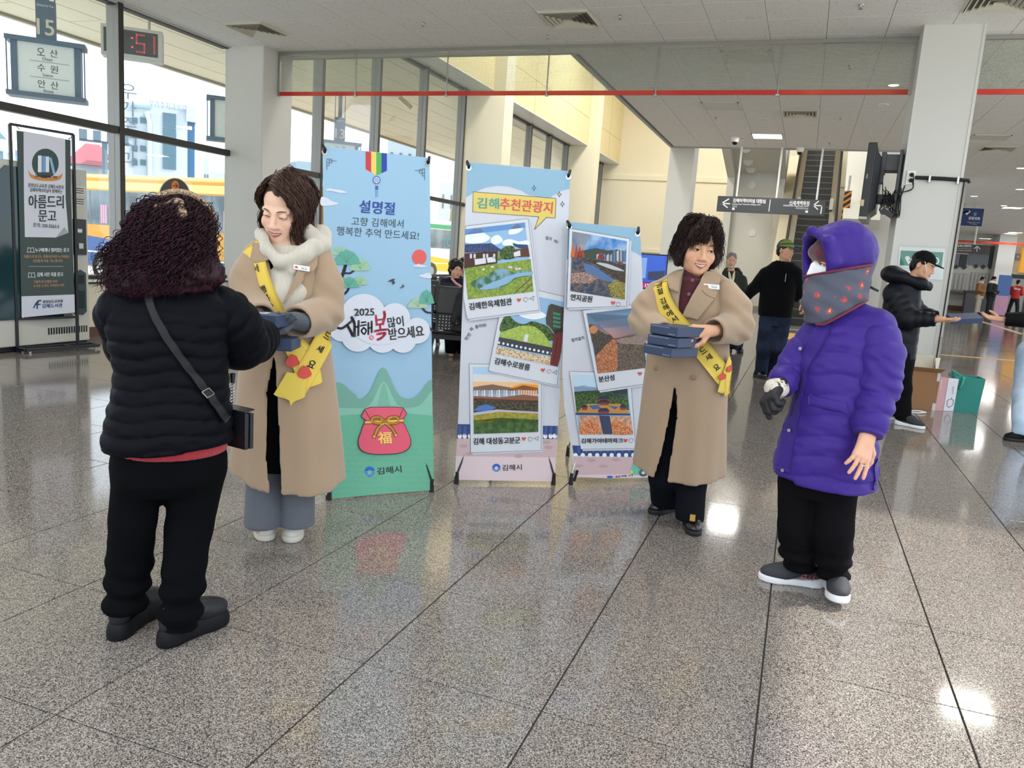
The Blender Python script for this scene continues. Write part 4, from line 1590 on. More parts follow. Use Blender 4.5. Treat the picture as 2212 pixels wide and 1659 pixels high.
def seg_digit(b, ch, x, w=0.13, h=0.30):
 P = {'a': ((0, h), (w, h)), 'b': ((w, h), (w, h / 2)), 'c': ((w, h / 2), (w, 0)), 'd': ((0, 0), (w, 0)), 'e': ((0, 0), (0, h / 2)), 'f': ((0, h / 2), (0, h)), 'g': ((0, h / 2), (w, h / 2))}
 for s in SEG[ch]:
  (x0, z0), (x1, z1) = P[s]
  m = 5 if s in 'adg' else 6
  for t in range(m + 1):
   for o in (-0.009, 0.009):
    px_, pz_ = x0 + (x1 - x0) * t / m, z0 + (z1 - z0) * t / m
    b.box((x + px_ - 0.005 + (o if x0 == x1 else 0), -0.016, pz_ - h / 2 - 0.005 + (0 if x0 == x1 else o)), (x + px_ + 0.005 + (o if x0 == x1 else 0), -0.01, pz_ - h / 2 + 0.005 + (0 if x0 == x1 else o)))
seg_digit(b, '5', 0.08)
seg_digit(b, '1', 0.25)
seg_digit(b, '1', -0.40)
for z in (-0.08, 0.08):
 b.box((-0.01, -0.016, z - 0.015), (0.02, -0.01, z + 0.015))
b.obj('led_digit', parent=lc)
pc = MB().use(M_STEEL)
c = onx(845, 205, -11.5)
pc.cyl(c + [0, 0, 0.5], c + [0, 0, 0.1], 0.02, 6)
pc.bar(c + [-0.3, 0, 0], c + [0.3, 0.1, 0], 0.08, 0.08)
pc.bar(c + [0.2, 0.1, -0.05], c + [0.5, 0.3, -0.3], 0.12, 0.12)
pc.cyl(c + [-0.2, 0, 0.1], c + [-0.2, 0, CNZ - c[2]], 0.02, 6)
tag(pc.obj('outdoor_camera'), 'white surveillance camera cluster hanging under the canopy', 'camera')
# buses -----------------------------------------------------------
M_BGLASS = mat('bus_window', '55626b', 0.08, col2='8a959c', cscale=0.8)
def bus(pl, pr_, ztop, body, band, lower, label, letters=None, curtain=False, ext=(0.5, 4.0)):
 p, q = onz(*pl, ztop), onz(*pr_, ztop)
 d = (q - p)
 L0 = np.hypot(d[0], d[1])
 d = np.array([d[0], d[1], 0]) / L0
 ang = math.atan2(d[1], d[0])
 r = empty('bus', (p[0], p[1], 0), rz=ang, label=label, cat='bus')
 a, b_ = -ext[0], L0 + ext[1]
 m = MB().use(mat('bus_paint_' + body, body, 0.3, coat=0.4))
 m.box((a, 0, 0.35), (b_, 2.5, ztop - 0.12))
 m.prism([(a + 0.2, 0.15, ztop - 0.12), (b_ - 0.2, 0.15, ztop - 0.12), (b_ - 0.4, 0.4, ztop), (a + 0.4, 0.4, ztop)], (0, 1.8, 0))
 m.obj('body', parent=r, bevel=0.06)
 m = MB().use(M_BGLASS)
 m.box((a + 0.3, -0.01, 1.75), (b_ - 0.3, 0.0, 2.85))
 m.obj('window_band', parent=r)
 m = MB().use(mat('bus_pillar', '6a7177', 0.3))
 x = a + 1.6
 while x < b_ - 0.5:
  m.box((x, -0.016, 1.75), (x + 0.07, -0.01, 2.85))
  x += 1.55
 m.obj('window_pillar', parent=r)
 m = MB().use(mat('bus_lower_' + lower, lower, 0.3, coat=0.4))
 pts = [(a, 0.4), (b_, 0.4), (b_, 0.9)] + [(x, 0.9 + 0.55 * max(0, 1 - (x - a) / (b_ - a) * 1.6) ** 0.8) for x in np.linspace(b_ - 0.5, a, 14)]
 m.poly([(x, -0.006, z) for x, z in pts])
 m.use(flat('f2ead2')).poly([(a, -0.009, 0.83), (b_, -0.009, 0.83), (b_, -0.009, 0.88), (a, -0.009, 0.88)])
 m.use(mat('bus_band_' + band, band, 0.3)).poly([(a, -0.006, 2.9), (b_, -0.006, 2.9), (b_, -0.006, 3.15), (a, -0.006, 3.15)])
 m.use(flat('3a5a8a')).poly([(a + 1.2, -0.01, 0.55), (a + 1.7, -0.01, 0.55), (a + 1.7, -0.01, 0.62), (a + 1.2, -0.01, 0.62)])
 m.obj('livery', parent=r)
 if curtain:
  m = MB()
  for x in np.arange(a + 2.2, b_ - 1, 3.1):
   m.use(mat('bus_curtain', 'd893a6', 0.8))
   for t in range(3):
    m.box((x + t * 0.12, -0.014, 1.8), (x + t * 0.12 + 0.09, -0.011, 2.4))
  m.obj('window_curtain', parent=r)
 if letters:
  m = MB()
  for body_, x, z, w, h, c in letters:
   letter(m, body_, (x, -0.012, z), (x + w, -0.012, z), (x, -0.012, z + h), flat(c), 0.02)
  m.obj('lettering', parent=r)
 for x in (a + 2.2, b_ - 2.6):
  m = MB().use(M_RUB)
  m.cyl((x, -0.02, 0.38), (x, 0.3, 0.38), 0.5, 20)
  m.use(M_STEEL).cyl((x, -0.03, 0.38), (x, -0.02, 0.38), 0.26, 16)
  m.obj('wheel', parent=r)
 r.location.z = -0.68
 r.scale.z = 1.2
 return r
b1 = bus((150, 372), (488, 384), 3.4, 'd0920a', 'e8cf80', '1c4f90', 'yellow and blue coach parked outside the window behind the curly haired person', letters=[('UNIVERSE', 4.15, 1.42, 1.7, 0.2, '7a5a10')], curtain=True)
bus((930, 474), (1008, 481), 3.4, 'd5d5d0', '3f9a6c', 'cdb620', 'white coach with green and yellow bands seen beside the tall blue banner', letters=[('TOUR', 1.0, 1.9, 1.6, 0.5, '2c8f9c')], ext=(2, 3))
b3 = bus((684, 408), (790, 420), 3.4, 'd0960f', 'e8cf80', '1c4f90', 'yellow coach mostly hidden behind the tall blue banner', ext=(0, 2))
# far town --------------------------------------------------------
rg = random.Random(8)
def far_block(pl, pr_, ptop, dist, depth, m, label, win=None, cat='building', zb=0.0, wm=None):
 """Box building whose face is square to the view at a given distance."""
 c = ray((pl + pr_) / 2, ptop + 100)
 c = c / np.hypot(c[0], c[1]) * dist
 F = Frame(c[0], c[1])
 a, b_ = F.at(pl, ptop), F.at(pr_, ptop)
 r = empty('building', F.o, rz=F.ang, label=label, cat=cat)
 w_ = MB().use(m)
 h = (a[2] + b_[2]) / 2
 w_.box((a[0], 0, zb), (b_[0], depth, h))
 w_.obj('wall', parent=r)
 if win:
  nx, nz, fx, fz = win
  for i in range(nx):
   for j in range(nz):
    x = a[0] + (b_[0] - a[0]) * (i + 0.5) / nx
    z = h * 0.25 + h * 0.68 * (j + 0.5) / nz
    ww, hh = (b_[0] - a[0]) / nx * fx / 2, h * 0.68 / nz * fz / 2
    q = MB().use(wm or mat('far_window', '4f6d7d', 0.2))
    q.box((x - ww, -0.1, z - hh), (x + ww, 0.05, z + hh))
    q.obj('window', parent=r)
 return r, F, a, b_, h
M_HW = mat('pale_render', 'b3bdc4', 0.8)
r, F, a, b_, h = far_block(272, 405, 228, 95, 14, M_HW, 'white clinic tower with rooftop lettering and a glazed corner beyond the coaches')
q = MB().use(mat('far_window', '4f6d7d', 0.2))
for py in (260, 292, 321, 351):
 for px, w_ in ((366, 0.25), (291, 0.1), (309, 0.1)):
  c = F.at(px, py)
  s_ = w_ * 2.6
  q = MB().use(mat('far_window', '4f6d7d', 0.2))
  q.box((c[0] - s_, -0.1, c[2] - s_ * 1.1), (c[0] + s_, 0.05, c[2] + s_ * 1.1))
  q.obj('window', parent=r)
q = MB().use(mat('clinic_glass', '2f5f88', 0.1))
c0, c1 = F.at(405, 250), F.at(421, 400)
q.box((c0[0], 0.5, 0), (c1[0], 10, c0[2]))
q.obj('glazed_corner', parent=r)
q = MB().use(M_HW)
c0 = F.at(272, 216)
c1 = F.at(424, 234)
q.box((a[0], 0.2, h), (c1[0] - 1.0, 12, c0[2] - 0.5))
q.box((F.at(402, 250)[0], -0.3, F.at(402, 262)[2]), (c1[0], 10, F.at(402, 228)[2]))
q.obj('roof_parapet', parent=r)
q = MB().use(mat('clinic_strip_glass', '8aa6b8', 0.2))
c0, c1 = F.at(286, 226), F.at(326, 236)
q.box((c0[0], -0.15, c1[2]), (c1[0], 0.1, c0[2]))
q.obj('window', parent=r)
q = MB()
c0, c1, c2 = F.at(322, 231), F.at(402, 237), F.at(322, 216)
letter(q, '우가주치과병원', (c0[0], -0.4, c0[2]), (c1[0], -0.4, c0[2] - 0.1), (c0[0], -0.4, c2[2]), flat('7f93a6'), 0.02)
q.obj('roof_lettering', parent=r)
q = MB().use(flat('bfd0d8'))
c0 = F.at(316, 242)
q.tube([(c0[0], -0.3, c0[2]), (c0[0] + 0.3, -0.3, c0[2] - 1), (c0[0] + 0.3, -0.3, 2)], 0.25, 6)
q.obj('drain_pipe', parent=r)
q = MB()
for i, ch in enumerate('우가주치과'):
 c0 = F.at(277, 215 + i * 36)
 letter(q, ch, (c0[0] - 0.8, -0.3, c0[2]), (c0[0] + 0.8, -0.3, c0[2]), (c0[0] - 0.8, -0.3, c0[2] + 1.5), flat('5f6f7c'))
q.obj('vertical_sign', parent=r)
M_RED_ROOF = mat('faded_red_roof', 'a2555c', 0.7)
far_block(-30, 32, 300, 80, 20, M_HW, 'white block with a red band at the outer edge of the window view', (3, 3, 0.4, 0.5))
for (pl, pr_, pt, d_) in ((160, 222, 357, 110), (176, 224, 338, 135)):
 r, F, a, b_, h = far_block(pl, pr_, pt, d_, 12, M_HW, 'low white house with a dull red roof %s' % ('in front of the floodlight mast' if d_ < 120 else 'rising behind a similar lower one'), (5, 1, 0.4, 0.3))
 q = MB().use(M_RED_ROOF)
 q.prism([(a[0] - 1, -1, h), (b_[0] + 1, -1, h), (b_[0] - 0.5, 5, h + 2.2), (a[0] + 0.5, 5, h + 2.2)], (0, 6, 0))
 q.obj('roof', parent=r)
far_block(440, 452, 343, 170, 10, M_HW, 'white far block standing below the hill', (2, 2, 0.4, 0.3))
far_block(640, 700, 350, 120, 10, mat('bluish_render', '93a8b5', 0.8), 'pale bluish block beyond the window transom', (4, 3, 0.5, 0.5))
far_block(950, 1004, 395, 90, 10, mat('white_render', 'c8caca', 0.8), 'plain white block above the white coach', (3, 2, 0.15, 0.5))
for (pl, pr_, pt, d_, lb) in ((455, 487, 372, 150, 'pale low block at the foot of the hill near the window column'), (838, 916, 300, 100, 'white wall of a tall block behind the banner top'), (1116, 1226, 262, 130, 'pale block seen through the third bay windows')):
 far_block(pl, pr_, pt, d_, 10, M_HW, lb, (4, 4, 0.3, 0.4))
# floodlight mast
F = Frame(*(ray(226, 360)[:2] / np.hypot(*ray(226, 360)[:2]) * 90))
ml = empty('floodlight_mast', F.o, rz=F.ang, label='thin grey floodlight mast with four lamps', cat='light mast')
a = F.at(226, 310)
q = MB().use(mat('mast_grey', '5f707d', 0.6))
q.cyl((a[0], 0, 0), (a[0], 0, a[2]), 0.25, 8)
q.box((a[0] - 2.2, -0.1, a[2]), (a[0] + 2.2, 0.1, a[2] + 0.2))
q.obj('pole', parent=ml)
for i in range(4):
 q = MB().use(mat('mast_grey', '5f707d', 0.6))
 q.box((a[0] - 2.2 + i * 1.2, -0.5, a[2] + 0.2), (a[0] - 1.5 + i * 1.2, 0, a[2] + 1.1))
 q.obj('lamp_head', parent=ml)
# hills
hm = MB().use(mat('hazy_hill', '7d93a5', 0.9, col2='6d8798', cscale=0.02))  # pale blue-grey puts the distance haze into the hill colour
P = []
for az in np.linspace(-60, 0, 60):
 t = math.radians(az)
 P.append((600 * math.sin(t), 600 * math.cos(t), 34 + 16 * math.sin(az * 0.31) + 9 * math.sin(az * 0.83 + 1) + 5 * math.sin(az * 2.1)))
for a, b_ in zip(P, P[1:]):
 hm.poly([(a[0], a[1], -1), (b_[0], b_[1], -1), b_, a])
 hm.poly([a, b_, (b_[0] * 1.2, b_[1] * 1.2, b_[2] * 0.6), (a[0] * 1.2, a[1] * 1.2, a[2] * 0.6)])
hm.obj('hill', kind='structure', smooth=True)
tm_ = None
for i in range(5):
 F = Frame(*(ray(975 + i * 7, 470)[:2] / np.hypot(*ray(975 + i * 7, 470)[:2]) * (70 + 6 * i)))
 h_ = F.at(975 + i * 7, 455 + rg.random() * 10)[2]
 t_ = empty('conifer', F.o, label='small conifer above the white coach roof', cat='tree', group='conifers above the white coach')
 q = MB().use(mat('conifer_green', '7f9a76', 0.9, col2='a08a5a', cscale=2))
 for k in range(4):
  z0 = h_ * (0.15 + 0.2 * k)
  q.lathe([(h_ * 0.09 * (1 - k * 0.2), z0), (h_ * 0.02, z0 + h_ * 0.3)], 7)
 q.obj('foliage', parent=t_)
 q = MB().use(mat('trunk_brown', '5a4638', 0.9))
 q.cyl((0, 0, 0), (0, 0, h_ * 0.3), 0.15, 6)
 q.obj('trunk', parent=t_)
# round sticker and notice on the glass
stk = empty('window_sticker', (0, 0, 0), label='round dark sticker with an orange arrow on the window glass', cat='sticker')
pr = Print((WX + 0.002, 0, 0), (1, 0, 0), 0.001)
c = (377, 425)
pr.ell(c, 35, 41, 'f3f3f0', n=36).up().ell(c, 33, 39.5, '58534f', n=36).up()
pr.ell((378, 401), 8, 11, 'f0893a').up()
pr.line([(373, 401), (383, 402)], 1.6, '3f3a36').line([(379, 397), (383, 402), (379, 406)], 1.6, '3f3a36')
pr.text('e', (355, 430), (366, 431), 17, 'f0893a', 0.03).text('mart', (367, 431), (402, 433), 13, 'f5f5f3', 0.03)
pr.obj('sticker_print', parent=stk)
nt_ = empty('window_notice', (0, 0, 0), label='pale paper notice taped to the glass beside the mullion', cat='notice')
pr = Print((WX + 0.002, 0, 0), (1, 0, 0), 0.001)
pr.poly([(277, 416), (298, 419), (296, 487), (276, 487)], 'c6d2dc').up()
for y in range(425, 462, 4):
 pr.line([(280, y), (294, y + 1.5)], 1.0, '8a97a3')
for x in (279, 289):
 pr.poly([(x, 468), (x + 6, 468), (x + 6, 480), (x, 480)], '6f9cc0')
pr.obj('notice_print', parent=nt_)
# ------------------------------------------------------------------ X-frame banners with printed artwork
def nm(name, a, b, sc=60, lo=0.4, hi=0.6, det=3):
 return mat('print_' + name, a, 0.55, spec=0.3, col2=b, cscale=sc, clo=lo, chi=hi, cdet=det)
def banner(name, gl, gr, lean, outline, base, label, backfeet=0.55):
 a, b = onz(*gl), onz(*gr)
 d = (b - a) / np.linalg.norm(b - a)
 nh = np.array([d[1], -d[0], 0.0])
 if nh @ (CAMP - a) < 0:
  nh = -nh
 n = nh * math.cos(lean) + np.array([0, 0, 1]) * math.sin(lean)
 r = empty(name, (a + b) / 2, label=label, cat='banner', group='free standing banners')
 pr = Print(a, n, 0.0005)
 P = [pr.pt(p, 0) for p in outline]
 m = MB().use(base)
 m.prism(P, -n * 0.003)
 keep(m.obj('sheet'), r)
 # crossed poles behind the sheet, feet and corner grommets
 upv = np.array([0, 0, 1]) * math.cos(lean) - nh * math.sin(lean)
 return r, pr, a, b, n, nh, upv, P
def keep(o, parent):
 """Parent an object built in world coordinates under an Empty without moving it."""
 o.parent = parent
 o.matrix_parent_inverse = (Matrix.Translation(parent.location) @ parent.rotation_euler.to_matrix().to_4x4()).inverted()
 return o
def xframe(r, corners, n, nh, feet, metal):
 tl, tr, br, bl = corners
 c = (tl + tr + bl + br) / 4 - n * 0.05
 for i, (p, q) in enumerate(((tl, br), (tr, bl))):
  m = MB().use(metal)
  m.tube([p - n * 0.012, c + (p - c) * 0.1, c + (q - c) * 0.1, q - n * 0.012], 0.007, 8)
  keep(m.obj('pole', smooth=True), r)
 for p in feet:
  m = MB().use(metal)
  m.tube([c - n * 0.01, p + np.array([0, 0, 0.06])], 0.007, 8)
  m.use(M_RUB).tube([p + np.array([0, 0, 0.075]), p + np.array([0, 0, 0.0])], [0.010, 0.015], 10)
  keep(m.obj('support_leg', smooth=True), r)
 for p, o in zip(corners, (0.018, 0.018, 0.03, 0.03)):
  q = p + (c - p) / np.linalg.norm(c - p) * 0.035
  m = MB().use(M_CHROME)
  m.disc(q + n * 0.004, n, 0.016, 16)
  m.use(M_RUB).tube([q + n * 0.006, q + n * 0.016 + np.array([0, 0, 0.01]), p - n * 0.006 + np.array([0, 0, 0.006 if p[2] > 0.6 else -0.028])], 0.008, 8)
  keep(m.obj('corner_hook', smooth=True), r)
def icons(pr, h, c, p=None):
 pr.poly(blob([(h[0], h[1] + 4.2), (h[0] - 4.5, h[1] - 1), (h[0] - 3, h[1] - 4), (h[0], h[1] - 2.2), (h[0] + 3, h[1] - 4), (h[0] + 4.5, h[1] - 1)], 4), 'c8574f')
 if c:
  pr.line([(c[0] + 4.6 * math.cos(t), c[1] + 4.4 * math.sin(t)) for t in np.linspace(0.9, 6.6, 14)], 0.7, '55525a')
 if p:
  pr.line([(p[0] - 5, p[1] + 0.5), (p[0] + 5, p[1] - 5), (p[0] + 3.5, p[1] + 4.5), (p[0] + 0.2, p[1] + 1.2)], 0.7, '55525a', True)
def polaroid(pr, outer, pic):
 sh = [(x + 4, y + 4) for x, y in outer]
 pr.up().poly(sh, 'c3c8d6').up().poly(outer, 'd0d4dc').line(outer, 0.8, '3a3a44', True)
 pr.up().poly(pic, '8fb4d8')
def clip_right(P, f):
 return [(min(x, f(y)), y) for x, y in P]
INKD = '3a3b40'
# --- banner one ---------------------------------------------------
M_B1 = mat('banner_sky_blue', '8fb3cd', 0.5, spec=0.35)
O1 = [(697, 315), (780, 325), (928, 341), (931, 600), (936, 1058), (820, 1067), (706, 1078), (703, 800), (699, 500)]
r, pr, a, b, n, nh, upv, P = banner('festival_banner', (711, 1080), (932, 1062), math.radians(9.5), O1, M_B1, 'tall sky blue banner with a red lucky bag and New Year lettering')
xframe(r, [P[0], P[2], P[4], P[6]], n, nh, [a, b, (a + b) / 2 - nh * 0.55], M_BLACK)
pr.up()
for x0, x1, y0, y1, c in ((789.7, 801.8, 365, 372.5, 'bb3b45'), (801.8, 812.7, 372.5, 379.2, 'd9c064'), (812.7, 824, 379.2, 374.3, '4fa24f'), (824, 835.6, 374.3, 368.8, '28409a')):
 pr.poly([(x0, 326.8 + (x0 - 789) * 0.1), (x1, 326.8 + (x1 - 789) * 0.1), (x1, y1), (x0, y0)], c)
pr.ell((813.4, 389.2), 8.6, 9.2, '3f5f9f').up().ell((813.4, 389.2), 6.6, 7.2, 'aebfe0').up()
for q in range(6):
 t = q * math.pi / 3
 pr.line([(813.4 + 1.5 * math.cos(t), 389.2 + 1.5 * math.sin(t)), (813.4 + 5.5 * math.cos(t), 389.2 + 5.5 * math.sin(t))], 0.9, '3f5f9f')
pr.poly([(811.8, 398), (815, 398), (815, 402), (811.8, 402)], 'd99a94').poly([(810.5, 401.5), (816.8, 401.8), (816.8, 410), (810.5, 410)], '3f5f9f').poly([(811, 410), (816.3, 410), (816, 425), (811.2, 425)], '6f97cc')
for ox, oy, sg_ in ((706, 343, 1), (917, 365, -1)):
 pr.line([(ox, oy + 24), (ox, oy), (ox + sg_ * 11, oy + 1), (ox + sg_ * 11, oy + 9), (ox, oy + 9)], 0.9, INKD)
 pr.line([(ox + sg_ * 5, oy), (ox + sg_ * 5, oy + 15), (ox, oy + 15)], 0.9, INKD).line([(ox + sg_ * 5, oy + 4), (ox + sg_ * 21, oy + 4 - sg_ * -1)], 0.9, INKD)
pr.text('설명절', (775.5, 459), (851.5, 464.5), 27, '2c4494', 0.02).text('고향 김해에서', (758.5, 487), (871, 493), 19, '3d4350').text('행복한 추억 만드세요!', (726.5, 508), (904, 519), 19.5, '3d4350')
CW = 'c9cdda'
for P_ in ([(702, 411), (712, 407), (722, 409), (736, 411), (750, 416), (735, 417), (718, 413)], [(694, 426), (706, 428), (718, 435), (731, 439), (722, 443), (694, 444)], [(893, 574), (903, 571), (914, 573), (924, 576), (910, 577)], [(905, 595), (916, 592), (924, 589), (931, 593), (931, 601), (915, 600)]):
 pr.poly(blob(P_, 4), CW)
pr.ell((905.5, 555.5), 15.6, 16.5, 'd15c58').up().poly(blob([(891, 575), (899, 573), (904, 569.5), (909, 572.5), (923, 575), (910, 577.5)], 4), CW)
def fan(c, w, h, col, dark):
 k = [(c[0] - w, c[1]), (c[0] - w * 1.02, c[1] - h * 0.35), (c[0] - w * 0.8, c[1] - h * 0.55), (c[0] - w * 0.55, c[1] - h * 0.85), (c[0] - w * 0.25, c[1] - h * 0.9), (c[0], c[1] - h), (c[0] + w * 0.3, c[1] - h * 0.9), (c[0] + w * 0.6, c[1] - h * 0.78), (c[0] + w * 0.85, c[1] - h * 0.5), (c[0] + w, c[1] - h * 0.2), (c[0] + w * 0.95, c[1])]
 pr.up().poly(blob(k, 4), col)
 for q in (-0.6, -0.25, 0.1, 0.5):
  pr.line([(c[0], c[1] - h * 0.1), (c[0] + q * w, c[1] - h * 0.68)], 0.6, dark)
TR_ = '4a4650'
pr.line(spline([(731, 612), (738, 598), (743, 585), (747, 570)], 5), 7, TR_).line(spline([(744, 590), (756, 590), (766, 583)], 5), 4, TR_)
pr.line(spline([(726, 640), (740, 637), (749, 630), (754, 620)], 5), 5, TR_)
fan((735, 551), 22, 18, '8fb89c', '5d8670')
fan((778, 584), 20, 25, '93b896', '64896c')
fan((749, 571), 27, 31, '5b9f8f', '37685e')
fan((777, 615), 15, 19, '93b896', '64896c')
fan((753, 621), 21, 23, '5b9f8f', '37685e')
pr.line(spline([(931, 676), (920, 674), (912, 666)], 5), 4, TR_).line(spline([(933, 714), (927, 708), (922, 700)], 5), 4, TR_)
fan((902, 665), 20, 22, '9cb79c', '6d8a72')
fan((921, 656), 15, 30, '5b9f8f', '37685e')
for P_ in ([(836, 609), (846, 603), (853, 602), (850, 606), (853, 611), (848, 616), (846, 608), (838, 609)], [(862, 622), (868, 620), (868, 614), (871, 618), (871, 614), (873, 619), (866, 623)]):
 pr.poly(P_, '3b3d42')
# hills and ground
pr.up().poly([(704, 860)] + [(x, 860 - 34 * math.exp(-((x - 730) / 30) ** 2)) for x in range(708, 770, 6)] + [(x, 862 - 68 * math.exp(-((x - 827) / 24) ** 2)) for x in range(772, 884, 5)] + [(x, 862 - 42 * math.exp(-((x - 934) / 26) ** 2)) for x in range(886, 934, 5)] + [(932.5, 820), (934, 930), (705, 930)], '6fa394')
pr.up().poly([(704, 880)] + [(x, 882 - 58 * math.exp(-((x - 828) / 21) ** 2)) for x in range(772, 884, 5)] + [(x, 880 - 36 * math.exp(-((x - 935) / 20) ** 2)) for x in range(886, 934, 5)] + [(933, 845), (934, 930), (705, 930)], '82b9a6')
pr.up().poly([(800, 900)] + [(x, 900 - 74 * math.exp(-((x - 828) / 13) ** 2)) for x in range(802, 856, 4)] + [(856, 900)], '74ab98')
pr.up().poly([(704, 902), (740, 897), (800, 893), (870, 892), (934.3, 898), (936, 1058), (820, 1067), (706, 1078)], '64ad90').up()
for j in range(9):
 for i in range(15):
  cx, cy = 702 + i * 16.4 + (j % 2) * 8.2, 968 + j * 12
  yl = 1078 - (cx - 706) * 0.087
  if cx < 708 or cx > 933 or cy > yl - 2:
   continue
  for q in (7.6, 5.0, 2.6):
   pts = [(cx + q * math.cos(t), cy - q * math.sin(t)) for t in np.linspace(0, math.pi, 7)]
   pts = [(min(max(x, 707), 935), y) for x, y in pts]
   pr.line(pts, 0.8, '7bbfa3')
pr.up().text('김해시', (814.5, 1025), (866.5, 1020), 15, '2f3338', 0.022)
pr.ell((797.5, 1018.5), 11.2, 11.4, '2767b8').up().ell((797.5, 1020), 4.6, 5, '64ad90').up()
for q in range(4):
 pr.line([(785, 1019 + q * 3), (810, 1018 + q * 3)], 1.0, '8fc4cf')
keep(pr.obj('printed_scenery'), r)
# cloud with brush lettering
pr.k += 2
for c in ((784, 681, 48, 46), (851.4, 688, 33, 33), (737, 706.8, 30, 31), (771.5, 724, 36, 36), (824.8, 730.3, 33, 32), (868.6, 733.4, 29, 29), (899, 714.6, 28, 28), (820, 705, 60, 40)):
 pr.up().ell(c[:2], c[2], c[3], 'c9ceda', n=36)
pr.up()
pr.text('2025', (764, 682.5), (806.5, 681.5), 15, '333438', 0.04)
for st, w in (([(723, 707), (738, 709), (758, 694)], 5), ([(748, 702), (756, 716), (760, 725)], 6), ([(758, 686), (764, 700), (764, 726)], 6), ([(773, 694), (772, 724)], 5), ([(764, 707), (772, 706)], 4),
              ([(779, 697), (788, 696)], 3.5), ([(777, 704), (789, 702)], 3.5), ([(784, 708), (779, 715), (785, 722), (789, 714), (784, 708)], 3.5), ([(794, 698), (794, 722)], 4.5), ([(801, 695), (801, 718)], 4.5), ([(794, 709), (801, 708)], 3.5)):
 pr.line(spline(st, 4), w, '333438')
for st, w in (([(810, 682), (812, 702)], 5), ([(828, 674), (829, 684), (825, 700)], 6), ([(811, 692), (827, 690)], 4), ([(811, 702), (826, 700)], 4.5), ([(819, 702), (820, 714)], 4.5), ([(807, 716), (822, 713), (836, 712)], 5), ([(813, 722), (830, 720), (822, 730), (814, 734)], 5.5)):
 pr.line(spline(st, 4), w, 'c2485b')
pr.text('많이', (837, 708.5), (870.5, 704.5), 22, '333438', 0.03).text('받으세요', (839.5, 735), (914, 727), 25, '333438', 0.03)
pr.poly(blob([(796, 727), (800, 724), (805, 727), (805, 732), (800, 735), (796, 732)], 4), 'c2485b').up().text('福', (797.5, 733), (803.5, 732.5), 7, 'f0e3e6')
keep(pr.obj('greeting_lettering'), r)
# lucky bag
pr.k += 1
bag = blob([(790, 912), (778, 935), (773, 955), (780, 972), (800, 979), (830, 980), (862, 977), (881, 966), (884, 948), (876, 928), (866, 913), (828, 908)], 5)
top = [(787, 884), (800, 880), (852, 879.5), (868, 881.5), (876, 893), (865, 909), (828, 911), (793, 911), (779, 899)]
pr.poly([(828 + (x - 828) * 1.03, 928 + (y - 928) * 1.03) for x, y in bag], '35262c').up().poly(bag, 'd9596f')
pr.up().poly([(828 + (x - 828) * 1.03, 896 + (y - 896) * 1.08) for x, y in top], '35262c').up().poly(top, 'd9596f').up()
pr.line([(787, 886), (797, 904)], 1.3, '35262c').line([(868, 884), (860, 903)], 1.3, '35262c')
GO, GD = 'e5b04e', '5a3d1d'
for w, c in ((7.4, GD), (5.0, GO)):
 pr.up()
 pr.line([(788, 912), (868, 908)], w, c)
 pr.line(spline([(828, 909), (815, 901), (803, 903), (803, 911), (815, 914), (828, 910), (843, 901), (856, 902), (857, 911), (843, 914), (828, 910)], 4), w, c)
 pr.line(spline([(826, 914), (814, 926), (806, 943)], 4), w, c).line(spline([(832, 914), (844, 925), (853, 940)], 4), w, c)
 pr.ell((828, 910), w * 0.75, w * 0.75, c)
pr.text('福', (815, 958), (843.5, 957), 25, 'f0c568', 0.03)
keep(pr.obj('printed_lucky_bag'), r)
# --- banner two ---------------------------------------------------
M_B2 = mat('banner_white', 'c8ccd6', 0.5, spec=0.35)
O2 = [(1009, 350), (1120, 359), (1232, 370), (1222, 620), (1207, 900), (1198, 1040), (1090, 1039), (983, 1036), (990, 900), (1001, 600)]
r, pr, a, b, n, nh, upv, P = banner('tourism_banner', (986, 1045), (1195, 1047), math.radians(4), O2, M_B2, 'white banner with a yellow speech sign and three instant photos, between two others')
xframe(r, [P[0], P[2], P[5], P[7]], n, nh, [a, b, (a + b) / 2 - nh * 0.55], M_BLACK)
pr.up().poly([(1009, 350), (1232, 370), (1230.5, 408), (1215, 411), (1198, 420), (1187, 428), (1170, 426), (1142, 421), (1125, 411), (1100, 403), (1075, 401), (1050, 405), (1030, 413), (1006.5, 426)], '8bb0c8')
pr.up().poly([(1022.4, 414.3), (1200.9, 428.8), (1199, 471), (1180.5, 469.6), (1154.7, 495.5), (1164, 468.3), (1021.3, 457.6)], 'd8c46a').line([(1022.4, 414.3), (1200.9, 428.8), (1199, 471), (1180.5, 469.6), (1154.7, 495.5), (1164, 468.3), (1021.3, 457.6)], 1.2, INKD, True)
pr.up().text('김해', (1030.5, 450), (1077, 451.5), 23, '4e9a98', 0.028).text('추천관광지', (1079, 452.5), (1192, 461.5), 25, 'cf5a55', 0.028)
for c in ((1153.4, 406.5), (1208, 419.7), (1214.7, 441)):
 pr.line([(c[0], c[1] - 6), (c[0] + 1.4, c[1] - 1.6), (c[0] + 4.6, c[1]), (c[0] + 1.4, c[1] + 1.6), (c[0], c[1] + 6), (c[0] - 1.4, c[1] + 1.6), (c[0] - 4.6, c[1]), (c[0] - 1.4, c[1] - 1.6)], 0.9, INKD, True)
pr.text('엄지', (1177.5, 517), (1190.5, 520), 7.5, INKD, 0.01).text('척!', (1195, 524), (1204.5, 527), 7.5, INKD, 0.01)
pr.text('한번', (1009, 736), (1018, 722), 7.5, INKD, 0.01).text('꼭', (1018, 717), (1024, 711), 7.5, INKD, 0.01).text('들러봐!', (1027, 710), (1051, 706), 8, INKD, 0.01)
